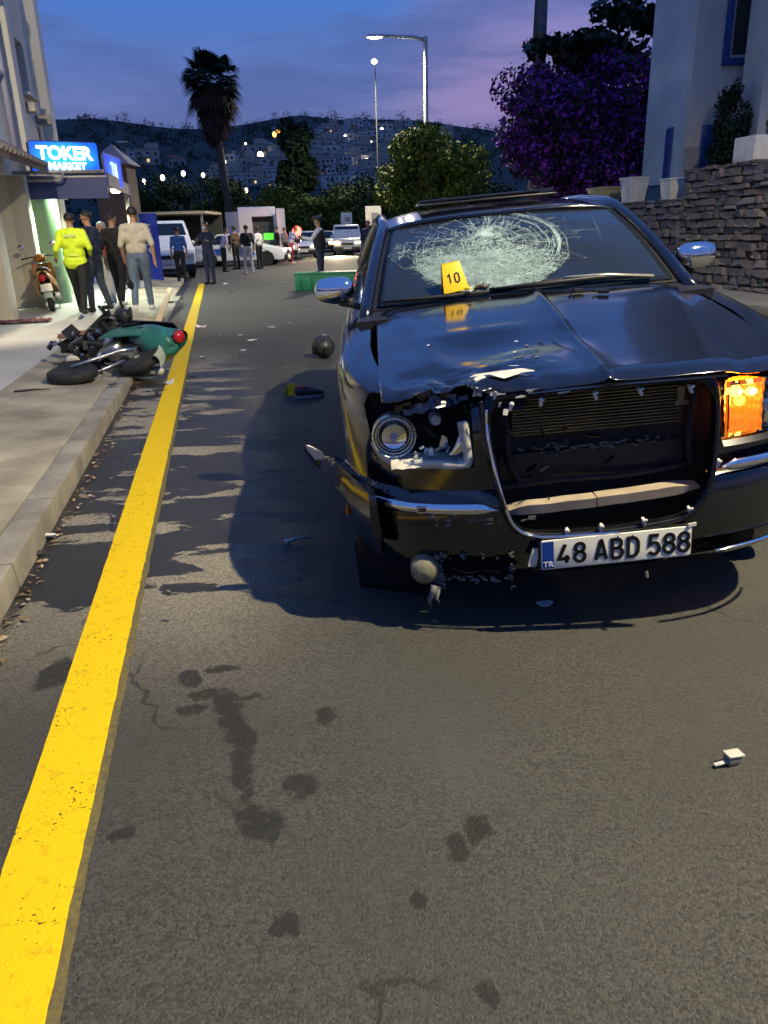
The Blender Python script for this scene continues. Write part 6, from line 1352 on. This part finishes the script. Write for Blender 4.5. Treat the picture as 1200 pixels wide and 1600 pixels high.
# ================================================================== people
def cloth(name, c, a=.2): return mat('cloth_'+name, c, .85, noise_s=14, noise_a=a, bump=.25, bump_s=9)
def capsule(mb, a, b, ra, rb, n=10):
    a, b = Vector(a), Vector(b); d = (b-a); L0 = d.length; d = d.normalized() if L0 > 1e-6 else Vector((0, 0, 1))
    pts = [a-d*ra*.95, a-d*ra*.72, a-d*ra*.3, a, a.lerp(b, .5), b, b+d*rb*.3, b+d*rb*.72, b+d*rb*.95]; rs_ = [ra*.25, ra*.69, ra*.95, ra, (ra+rb)/2, rb, rb*.95, rb*.69, rb*.25]
    mb.tube(pts, rs_, n)
def person(label, loc, rz, top, bottom, shoes, height=1.75, armL=None, armR=None, stride=.0, lean=0, hair=hair_m, sleeves='long', bulk=1.0, vest=None, head_turn=0, cap=None, mask=None, voxel=.013, long_top=0):
    """faces +y locally; arms are (elbow, wrist) offsets from the shoulder for the left (-x) and right (+x) side"""
    t = thing('person', label, 'person', loc, rz); k = height/1.75; P = []      # (a, b, ra, rb, tag)
    V_ = lambda *x: Vector(x)
    hipz, shz = .94, 1.44
    for s, st in ((-1, stride), (1, -stride)):
        hip = V_(s*.095, 0, hipz-.03); knee = V_(s*.10, st*.42+.03*(st != 0), .52); ank = V_(s*.105, st*.95-.02, .11 if st >= 0 else .14)
        P += [(hip, knee, .098*bulk, .073, 'b'), (knee, ank+V_(0, 0, .02), .070, .058, 'b'), (ank+V_(0, .0, -.02), ank+V_(0, -.02, -.065), .048, .046, 's'), (ank+V_(0, -.02, -.065), ank+V_(s*.012, .16, -.075), .045, .038, 's')]
    ly = lean
    pel = V_(0, 0, hipz+.02); ch = V_(0, ly*.3, 1.27); nk = V_(0, ly*.5, 1.47)
    P += [(V_(-.07, 0, hipz), V_(.07, 0, hipz), .108*bulk, .108*bulk, 'b'), (V_(-.06, 0, 1.06), V_(.06, 0, 1.06), .115*bulk, .115*bulk, 't'), (V_(-.085, ly*.3, 1.24), V_(.085, ly*.3, 1.24), .118*bulk, .118*bulk, 't'), (V_(-.125, ly*.45, 1.395), V_(.125, ly*.45, 1.395), .078*bulk, .078*bulk, 't'), (V_(0, ly*.2, 1.1), V_(0, ly*.4, 1.36), .12*bulk, .12*bulk, 't')]
    if long_top: P += [(V_(-.07, 0, hipz-.02), V_(.07, 0, hipz-.02), .118*bulk, .118*bulk, 't')]
    P += [(V_(0, ly*.5, 1.44), V_(0, ly*.6+.015, 1.56), .056, .052, 'k')]
    hc = V_(0, ly*.7+.02, 1.632); hd = Matrix.Rotation(head_turn, 3, 'Z')
    P += [(hc+hd @ V_(0, -.018, .018), hc+hd @ V_(0, .012, .018), .087, .087, 'k'), (hc+hd @ V_(0, .02, -.03), hc+hd @ V_(0, .042, -.075), .062, .044, 'k'), (hc+hd @ V_(0, .095, -.005), hc+hd @ V_(0, .108, -.028), .010, .014, 'k'), (hc+hd @ V_(-.083, -.005, -.005), hc+hd @ V_(-.086, -.005, -.03), .012, .010, 'k'), (hc+hd @ V_(.083, -.005, -.005), hc+hd @ V_(.086, -.005, -.03), .012, .010, 'k')]
    for s, arm in ((-1, armL), (1, armR)):
        sh = V_(s*.185, ly*.45, 1.405); el = sh+(Vector(arm[0]) if arm else V_(s*.055, -.02, -.285)); wr = sh+(Vector(arm[1]) if arm else V_(s*.065, .05, -.525))
        P += [(sh, el, .060*bulk, .048*bulk, 't'), (el, wr, .045 if sleeves == 'long' else .040, .034 if sleeves == 'long' else .029, 't' if sleeves == 'long' else 'k')]
        d = (wr-el).normalized(); side = d.cross(V_(0, 1, 0)); side = side.normalized() if side.length > .2 else V_(0, 0, 1); pn = side.cross(d).normalized(); palm = wr+d*.055
        P += [(wr+d*.015, palm+d*.02, .030, .034, 'k')]
        for i, (o_, ln) in enumerate(((-.030, .062), (-.010, .072), (.010, .068), (.030, .052))):
            r0 = palm+d*.035+pn*o_; m1 = r0+d*ln*.55+side*.008; P += [(r0, m1, .0095, .009, 'k'), (m1, m1+d*ln*.4+side*.022, .009, .008, 'k')]
        th0 = palm-d*.015+pn*.034; P += [(th0, th0+pn*.028+d*.028, .011, .010, 'k'), (th0+pn*.028+d*.028, th0+pn*.034+d*.06, .010, .008, 'k')]
    mb = MB()
    for a, b, ra, rb, g in P: capsule(mb, a*k, b*k, ra*k, rb*k)
    o = obj('body', mb, [skin_m], t)
    md = o.modifiers.new('r', 'REMESH'); md.mode = 'VOXEL'; md.voxel_size = voxel; md.use_smooth_shade = True
    ms = o.modifiers.new('s', 'SMOOTH'); ms.iterations = 3; ms.factor = .5
    evaluated(o); me = o.data
    me.materials.clear()
    for m in (skin_m, top, bottom, shoes): me.materials.append(m)
    n = len(me.polygons); C = np.zeros(n*3, np.float32); me.polygons.foreach_get('center', C); C = C.reshape(-1, 3)
    A_ = np.array([list(q[0]*k) for q in P]); B_ = np.array([list(q[1]*k) for q in P]); ra = np.array([q[2]*k for q in P]); rb = np.array([q[3]*k for q in P]); D = B_-A_; LL = (D**2).sum(1)+1e-9
    best = np.full(n, 1e9); bi = np.zeros(n, int)
    for i in range(len(P)):
        q = np.clip(((C-A_[i])@D[i])/LL[i], 0, 1); ds = np.linalg.norm(C-A_[i]-q[:, None]*D[i], axis=1)-(ra[i]+(rb[i]-ra[i])*q); u = ds < best; best[u] = ds[u]; bi[u] = i
    tg = {'k': 0, 't': 1, 'b': 2, 's': 3}; mi = np.array([tg[q[4]] for q in P])[bi]
    if sleeves == 'short':   # lower half of the upper arm is bare
        pass
    me.polygons.foreach_set('material_index', mi.astype(np.int32)); me.update()
    # hair: a cap over crown and nape
    hb = MB(); c = hc*k
    def hair_pt(a, b):
        th = 2*math.pi*a; ph = b*(1.62+.42*max(0, -math.sin(th))**1.0-.55*max(0, math.sin(th))); r_ = Vector((.093*math.sin(ph)*math.cos(th), .106*math.sin(ph)*math.sin(th)-.004, .098*math.cos(ph)+.018)); r_ *= 1+.03*noise.noise(Vector((a*20, b*9, height))); return (hc+hd @ r_)*k
    hb.grid(hair_pt, 24, 10); obj('hair', hb, hair, t, smooth=True)
    if cap: 
        cb = MB(); cb.lathe([(.085*k, 0), (.125*k, .05*k), (.118*k, .075*k), (.02*k, .09*k)], 20, Matrix.Translation((hc+V_(0, 0, .045))*k)); cb.ell((hc+hd @ V_(0, .10, .045))*k, (.07*k, .06*k, .010*k)); obj('cap', cb, cap, t, smooth=True)
    if mask: obj('face_mask', MB().ell((hc+hd @ V_(0, .055, -.045))*k, (.062*k, .055*k, .05*k)), mask, t, smooth=True)
    if vest:
        def vp(a, b): th = 2*math.pi*a; z = 1.0+.42*b; return Vector(((.205*bulk+.012)*math.cos(th)*(1-.12*b**4), ly*.4*b+(.137*bulk+.012)*math.sin(th)*(1-.25*b**3), z))*k
        obj('vest', MB().grid(vp, 26, 10), vest, t, smooth=True)
    return t
hiv = mat('hi_vis_yellow', (.62, .80, .02), .6, noise_s=5, noise_a=.12, emit=(.5, .7, .0), es=0.0); refl = mat('reflective_tape', (.62, .64, .60), .3)
c_black = cloth('black', (.012, .012, .014)); c_navy = cloth('navy', (.014, .018, .045)); c_jean = cloth('denim', (.09, .13, .19)); c_beige = cloth('beige', (.42, .38, .31), .1); c_dden = cloth('dark_denim', (.025, .035, .06)); c_blue = cloth('blue', (.03, .10, .30)); c_white = cloth('white', (.62, .60, .60), .08); c_lilac = cloth('lilac', (.42, .38, .50), .1); c_lt = cloth('light_trousers', (.44, .42, .42), .1); c_red = cloth('red', (.30, .03, .04)); c_teal = cloth('plum_navy', (.025, .02, .06))
s_black = mat('shoe_black', (.012, .012, .012), .5); s_white = mat('shoe_white', (.62, .60, .60), .5); hair_g = mat('hair_grey', (.30, .29, .28), .7); c_pcap = cloth('police_cap', (.05, .035, .09))
def at_feet(px, py, z=.126): g = gnd(px, py, z); return (g.x, g.y, z)
t = person('police officer in a bright yellow jacket and black trousers walking past the green column', at_feet(131, 491), .15, hiv, c_black, s_black, 1.74, armL=((-.10, -.06, -.27), (-.17, .14, -.40)), armR=((.10, -.06, -.26), (.06, .14, -.36)), stride=.40, bulk=1.18, long_top=1, head_turn=.4)
obj('reflective_band', MB().grid(lambda a, b: Vector((.178*math.cos(6.2832*a), .150*math.sin(6.2832*a)+.005, 1.01+.05*b)), 24, 1), mat('hi_vis_band', (.66, .78, .10), .4), t, smooth=True); obj('back_print', MB().grid(lambda a, b: Vector((-.10+.2*a, -.150-.0*a, 1.33+.045*b)), 6, 1), mat('hi_vis_print', (.55, .66, .22), .5), t)
person('man in a navy jacket and dark jeans turned to the officer in yellow', at_feet(158, 487), 1.3, c_navy, c_dden, s_black, 1.78, stride=.12, head_turn=.3, armL=((-.06, .02, -.28), (.02, .20, -.34)), bulk=1.1)
person('man all in black with white trainers beside the man in beige', at_feet(192, 479), -.1, c_black, c_black, s_white, 1.76, sleeves='short', bulk=1.02, stride=.22, head_turn=-.6, armR=((.08, .06, -.27), (.02, .22, -.30)))
person('man in a beige T-shirt and blue jeans with white shoes, back turned', at_feet(226, 486), .12, c_beige, c_jean, s_white, 1.82, sleeves='short', bulk=1.1, armL=((-.07, -.03, -.28), (-.06, .10, -.50)), armR=((.09, -.06, -.27), (.10, -.02, -.53)), stride=-.20, head_turn=.35)
person('grey-haired person in red between the navy jacket and the man in black', at_feet(176, 473), 2.2, c_red, c_white, s_white, 1.62, hair=hair_g, voxel=.015)
person('man in a blue shirt and black trousers standing by the white van', at_feet(285, 441, 0), .3, c_blue, c_black, s_black, 1.70, sleeves='short', voxel=.016)
person('masked officer in navy uniform at the end of the yellow line', at_feet(330, 444, 0), 2.7, c_navy, c_navy, s_black, 1.80, armL=((-.10, .0, -.27), (.0, .15, -.20)), armR=((.12, .0, -.26), (.02, .16, -.18)), mask=mat('mask_white', (.62, .66, .70), .7), voxel=.016, bulk=1.05)
person('person in a pale lilac shirt bending by the police car', at_feet(352, 425, 0), -1.0, c_lilac, c_black, s_black, 1.66, sleeves='short', lean=.25, voxel=.018)
person('man in a black top and light trousers before the ambulance', at_feet(390, 428, 0), .5, c_black, c_lt, s_white, 1.74, sleeves='short', voxel=.017, stride=.12)
person('person in a white shirt and black trousers by the police car bonnet', at_feet(407, 420, 0), 1.0, c_white, c_black, s_black, 1.70, voxel=.018)
person('person in a lilac top leaning beside the red signal', at_feet(457, 412, 0), -1.3, c_lilac, c_red, s_white, 1.68, lean=.35, armR=((.05, .16, -.2), (.04, .40, -.22)), voxel=.018)
person('policeman in peaked cap and white sleeves behind the green box', at_feet(503, 450, 0), 1.5, c_white, c_navy, s_black, 1.80, armL=((-.02, .17, -.20), (.0, .40, -.16)), armR=((.05, .15, -.22), (.02, .38, -.16)), vest=c_black, cap=c_pcap, voxel=.016, bulk=1.08)
person('man in a dark plum shirt standing beside the black car roof', at_feet(577, 426, 0), 2.9, c_teal, c_navy, s_black, 1.76, sleeves='short', voxel=.018, bulk=1.1)
person('person in dark clothes standing by the open ambulance door', at_feet(436, 410, 0), 2.0, c_black, c_dden, s_black, 1.72, voxel=.02)
person('person in a grey top beside the ambulance rear wheel', at_feet(447, 409, 0), -2.2, cloth('grey', (.16, .16, .17)), c_black, s_black, 1.68, voxel=.02, stride=.15)
person('bystander in a brown jacket beyond the masked officer', at_feet(371, 421, 0), .9, cloth('brown', (.10, .06, .04)), c_black, s_black, 1.76, voxel=.02)
# ================================================================== wreckage and litter on the road
rd = random.Random(5)
def shard(name, label, cat, px, py, size, m, seed, z=0.0, bend=.3, asp=.6, rz=None, group=None, th=.006):
    g = gnd(px, py, z); r_ = random.Random(seed); k = 11; mb = MB(); out = []
    for i in range(k):
        a = 2*math.pi*i/k; q = r_.uniform(.55, 1.1); out.append((size*math.cos(a)*q, size*asp*math.sin(a)*q))
    f = lambda x, y: bend*size*(.35*noise.noise(Vector((x/size*1.3, y/size*1.3, seed)))+.30*(x/size)**2) + th*2.2
    vs = [(0, 0, f(0, 0))]+[(x*.5, y*.5, f(x*.5, y*.5)) for x, y in out]+[(x, y, f(x, y)) for x, y in out]; fs = [(0, 1+i, 1+(i+1) % k) for i in range(k)]+[(1+i, 1+k+i, 1+k+(i+1) % k, 1+(i+1) % k) for i in range(k)]
    nv = len(vs); vs += [(x, y, zz-th) for x, y, zz in vs]; fs2 = [tuple(nv+i for i in reversed(q)) for q in fs]+[(1+k+i, nv+1+k+i, nv+1+k+(i+1) % k, 1+k+(i+1) % k) for i in range(k)]
    o = obj(name, mb.add(vs, fs+fs2), m); mn = min(v[2] for v in mb.v); o.location = (g.x, g.y, z-mn+.004); o.rotation_euler = (0, 0, rz if rz is not None else r_.uniform(0, 6.28)); tag(o, label, cat, group); return o
m_gsh = mat('grey_plastic', (.20, .22, .23), .4, noise_s=9); m_dk = mat('dark_plastic', (.03, .03, .032), .5); m_clearp = mat('clear_plastic', (.42, .46, .48), .15, noise_s=9)
shard('plastic_shard', 'curved white plastic shard alone on the road beyond the scooter', 'debris', 393, 533, .085, paper_m, 3, bend=.5, asp=.4, rz=.2)
shard('paper_scrap', 'crumpled white and pink packaging beside the yellow line behind the scooter', 'litter', 314, 512, .14, mat('pink_white_pack', (.62, .52, .52), .6, noise_s=20, noise_a=.4), 7, bend=.9, asp=.6)
shard('plastic_shard', 'thin white plastic splinter further up the road', 'debris', 425, 512, .07, paper_m, 9, asp=.3, rz=.3)
shard('plastic_shard', 'clear lens splinter lying under the plate of the black car', 'debris', 851, 946, .042, m_clearp, 11, asp=.5, rz=.1)
shard('plastic_shard', 'dark plastic scrap before the masked officer', 'debris', 363, 456, .12, m_dk, 13, asp=.5)
shard('paper_scrap', 'white paper scrap near the masked officer', 'litter', 354, 444, .22, paper_m, 15, asp=.5)
for i, (px, py, s_) in enumerate(((375,524,.05),(343,524,.05),(408,438,.12),(413,434,.10),(424,443,.14),(397,465,.10),(380,548,.05),(440,441,.12),(385,460,.07),(402,437,.10),(452,505,.05),(478,486,.07))):
    shard('glass_splinter', 'small pale splinter strewn on the road between scooter and crowd', 'debris', px, py, s_*.8, (paper_m, m_clearp, m_gsh)[i % 3], 30+i, asp=.4, group='splinters strewn on the road')
# helmet
g = gnd(505, 561); t = thing('helmet', 'scuffed black round helmet lying on the road behind the black car', 'helmet', (g.x, g.y+.1, .135), .6); t.rotation_euler = (.5, .4, .6)
hs = MB().grid(lambda a, b: Vector((.135*math.sin(.15+2.25*b)*math.cos(6.2832*a), .155*math.sin(.15+2.25*b)*math.sin(6.2832*a), .135*math.cos(.15+2.25*b))), 28, 16, skip=lambda a, b: .12 < a < .38 and .45 < b < .80); o = obj('shell', hs, mat('helmet_black', (.006, .006, .006), .4, noise_s=14, col2=(.05, .05, .045)), t, smooth=True); thick(o, .012)
obj('lining', MB().ell((0, 0, 0), (.118, .138, .118)), mat('helmet_lining', (.02, .02, .02), .9), t, smooth=True); obj('strap', MB().tube([(-.1, 0, -.08), (-.04, .05, -.15), (.05, .05, -.15), (.1, 0, -.08)], .008, 6), black_plastic, t, smooth=True)
# second evidence marker and the shoe
g = gnd(456, 617); t = thing('evidence_marker', 'small yellow evidence marker standing on the asphalt by the shoe', 'marker', (g.x, g.y, .002), .5); o = marker(t, None); o.scale = (.85, .85, .75)
g = gnd(487, 621); t = thing('shoe', 'dark trainer with red lining lying on the road by the marker', 'shoe', (g.x-.02, g.y, .002), .35)
def shoe_f(a, b):
    th = 2*math.pi*a; x = -.14+.28*b; w = .038+.012*math.sin(3.1*b)+.006*b; h = .085-.045*max(0, b-.35)*1.4; tp = min(1, b/.06, (1-b)/.08)**.5; return Vector((x, w*math.cos(th)*tp, .022+h*.5+h*.5*math.sin(th)*tp))
obj('upper', MB().grid(shoe_f, 16, 18), mat('shoe_charcoal', (.05, .05, .055), .7, noise_s=20), t, smooth=True); obj('sole', MB().prism([(.145*math.cos(a_*.3491)*(1), .046*math.sin(a_*.3491)*(1+.12*math.cos(a_*.3491))) for a_ in range(18)], 0, .028, 'xy'), mat('sole_grey', (.28, .28, .28), .7), t, bevel=.005); obj('red_lining', MB().ell((-.07, 0, .098), (.055, .030, .018)).ell((.02, 0, .085), (.035, .022, .012)), mat('lining_red', (.35, .04, .03), .7), t, smooth=True)
# brake lever
g = gnd(448, 852); t = thing('broken_lever', 'grey broken lever lying in the shadow of the black car', 'debris', (g.x, g.y, .012), .0); mt = mat('lever_alloy', (.22, .30, .32), .35, .6)
obj('lever', MB().tube([(0, 0, .004), (.03, .012, .012), (.09, .045, .010), (.128, .062, .004)], [.009, .010, .006, .004], 8), mt, t, smooth=True); obj('pivot', MB().lathe([(.014, -.010), (.016, 0), (.014, .014)], 12), mt, t)
# broken clip in the foreground
g = gnd(1143, 1193); t = thing('broken_bracket', 'small broken white and grey bracket alone on the bare asphalt', 'debris', (g.x, g.y, .003), .1)
obj('block', MB().box((0, 0, .014), (.042, .028, .026), (0, .06, .2)), mat('bracket_grey', (.16, .16, .14), .5, noise_s=30), t, bevel=.004); obj('cap', MB().box((.002, 0, .030), (.052, .032, .006), (.05, .1, .2)), mat('bracket_white', (.42, .42, .36), .4), t, bevel=.002); obj('tab', MB().box((-.040, -.010, .010), (.036, .012, .006), (.1, -.15, .1)), MATS['bracket_white'], t, bevel=.002)
# litter in the gutter
for px, py, s_, m, lab in ((80, 842, .055, paper_m, 'crumpled white and purple wrapper in the gutter by the kerb'), (62, 868, .04, m_dk, 'dark wet rag scrap in the gutter below the wrapper')):
    shard('wrapper', lab, 'litter', px, py, s_, m, int(px), bend=1.1, asp=.55)
# timber lath and black cap near the crowd
a = gnd(243, 505, .13); b = gnd(268, 466, .13); d = b-a; o = obj('timber_lath', MB().box((0, 0, 0), (d.length, .10, .05)), mat('pale_timber', (.50, .36, .20), .7, noise_s=9, stretch=(1, 9, 9)), bevel=.005); o.location = (a+b)/2+Vector((0, 0, .07)); o.rotation_euler = (.2, -.05, math.atan2(d.y, d.x)); tag(o, 'pale timber lath lying at the pavement edge behind the scooter', 'lath')
shard('black_cover', 'black and yellow plastic cover by the timber lath', 'debris', 274, 474, .26, m_dk, 51, z=.0, bend=.8, asp=.5); 
g = gnd(140, 524, .13); o = obj('cardboard_sheet', MB().grid(lambda a, b: (-.42+.84*a, -.18+.36*b, .03+.04*noise.noise(Vector((a*3, b*2, 1)))+.05*a*b), 10, 6), mat('brown_cardboard', (.10, .045, .03), .8, noise_s=5)); thick(o, .012); o.location = (g.x, g.y, .13); o.rotation_euler = (0, 0, .35); tag(o, 'flat dark brown board on the pavement behind the scooter', 'board')
g = gnd(36, 504, .13); o = obj('red_cloth', MB().grid(lambda a, b: (-.45+.9*a+.05*noise.noise(Vector((a*4, b*4, 9))), -.2+.4*b+.06*noise.noise(Vector((a*4, b*3, 5))), .025+.04*abs(noise.noise(Vector((a*7, b*5, 1))))), 22, 12), mat('dark_red_cloth', (.16, .015, .03), .85, noise_s=7)); o.location = (g.x, g.y, .128); o.rotation_euler = (0, 0, .2); tag(o, 'dark red crumpled cloth on the paving by the shop wall', 'cloth')
# mudguard scrap by the scooter and kerb-side stick
a = gnd(18, 617, .125); 
o = obj('dry_stick', MB().tube([(-.18, -.03, .01), (0, .0, .018), (.12, .05, .01)], [.008, .010, .004], 6), MATS['twig_brown'], smooth=True); g = gnd(55, 612, .122); o.location = (g.x, g.y, .124); tag(o, 'thin dry stick on the pavement beside the fallen front wheel', 'stick')
# green container box
c0 = gnd(459, 457); c1 = gnd(560, 452); t = thing('green_box', 'long low green plastic box standing on the road', 'box', ((c0.x+c1.x)/2, 20.6, 0), .02); wB = c1.x-c0.x
gm = mat('green_plastic', (.012, .16, .075), .5, noise_s=4, noise_a=.2)
obj('shell', MB().box((0, .3, .20), (wB, .6, .40), top=1.02), gm, t, bevel=.02); obj('lid', MB().box((0, .3, .42), (wB+.06, .66, .05)), gm, t, bevel=.015)
for i in range(6): obj('rib', MB().box((-wB*.42+wB*.168*i, -.012, .20), (.05, .03, .34)), gm, t, bevel=.006)
# scraps of glass round the wreck: too small to count
n = 300; A = np.zeros((n, 4, 3))
for i in range(n):
    if i < 150: p = gnd(rd.gauss(400, 70), rd.uniform(425, 560))
    elif i < 300: p = Vector((rd.gauss(-2.3, .7), rd.gauss(8.6, .9), 0))
    else: p = Vector((rd.uniform(-.9, 1.6), rd.uniform(1.6, 3.2), 0))
    if p.x < -1.0-.2*p.y: p.z = .124
    s_ = rd.uniform(.004, .013)*(1 if i >= 150 else 1.6); a = rd.uniform(0, 6)
    for k in range(4): A[i, k] = (p.x+s_*math.cos(a+k*1.57)*rd.uniform(.4, 1), p.y+s_*math.sin(a+k*1.57)*rd.uniform(.4, 1), p.z+.008+rd.uniform(-.002, .004))
tag(quads('glass_crumbs', A, [m_clearp, m_dk], None, np.array([int(rd.random() < .4) for _ in range(n)])), 'tiny crumbs of glass and plastic scattered on the road', 'glass crumbs', kind='stuff')
for i, (px, py, s_, m) in enumerate(((205,609,.07,m_dk),(262,601,.09,MATS['silencer_pale']),(232,612,.06,m_gsh),(176,603,.05,m_dk),(300,590,.06,m_dk),(318,560,.06,m_clearp),(162,585,.05,m_gsh),(246,616,.05,m_dk))):
    shard('plastic_fragment', 'broken plastic fragment lying around the wrecked scooter', 'debris', px, py, s_, m, 70+i, z=.0 if px > 195 else .122, bend=.8, asp=.5, group='fragments around the scooter')
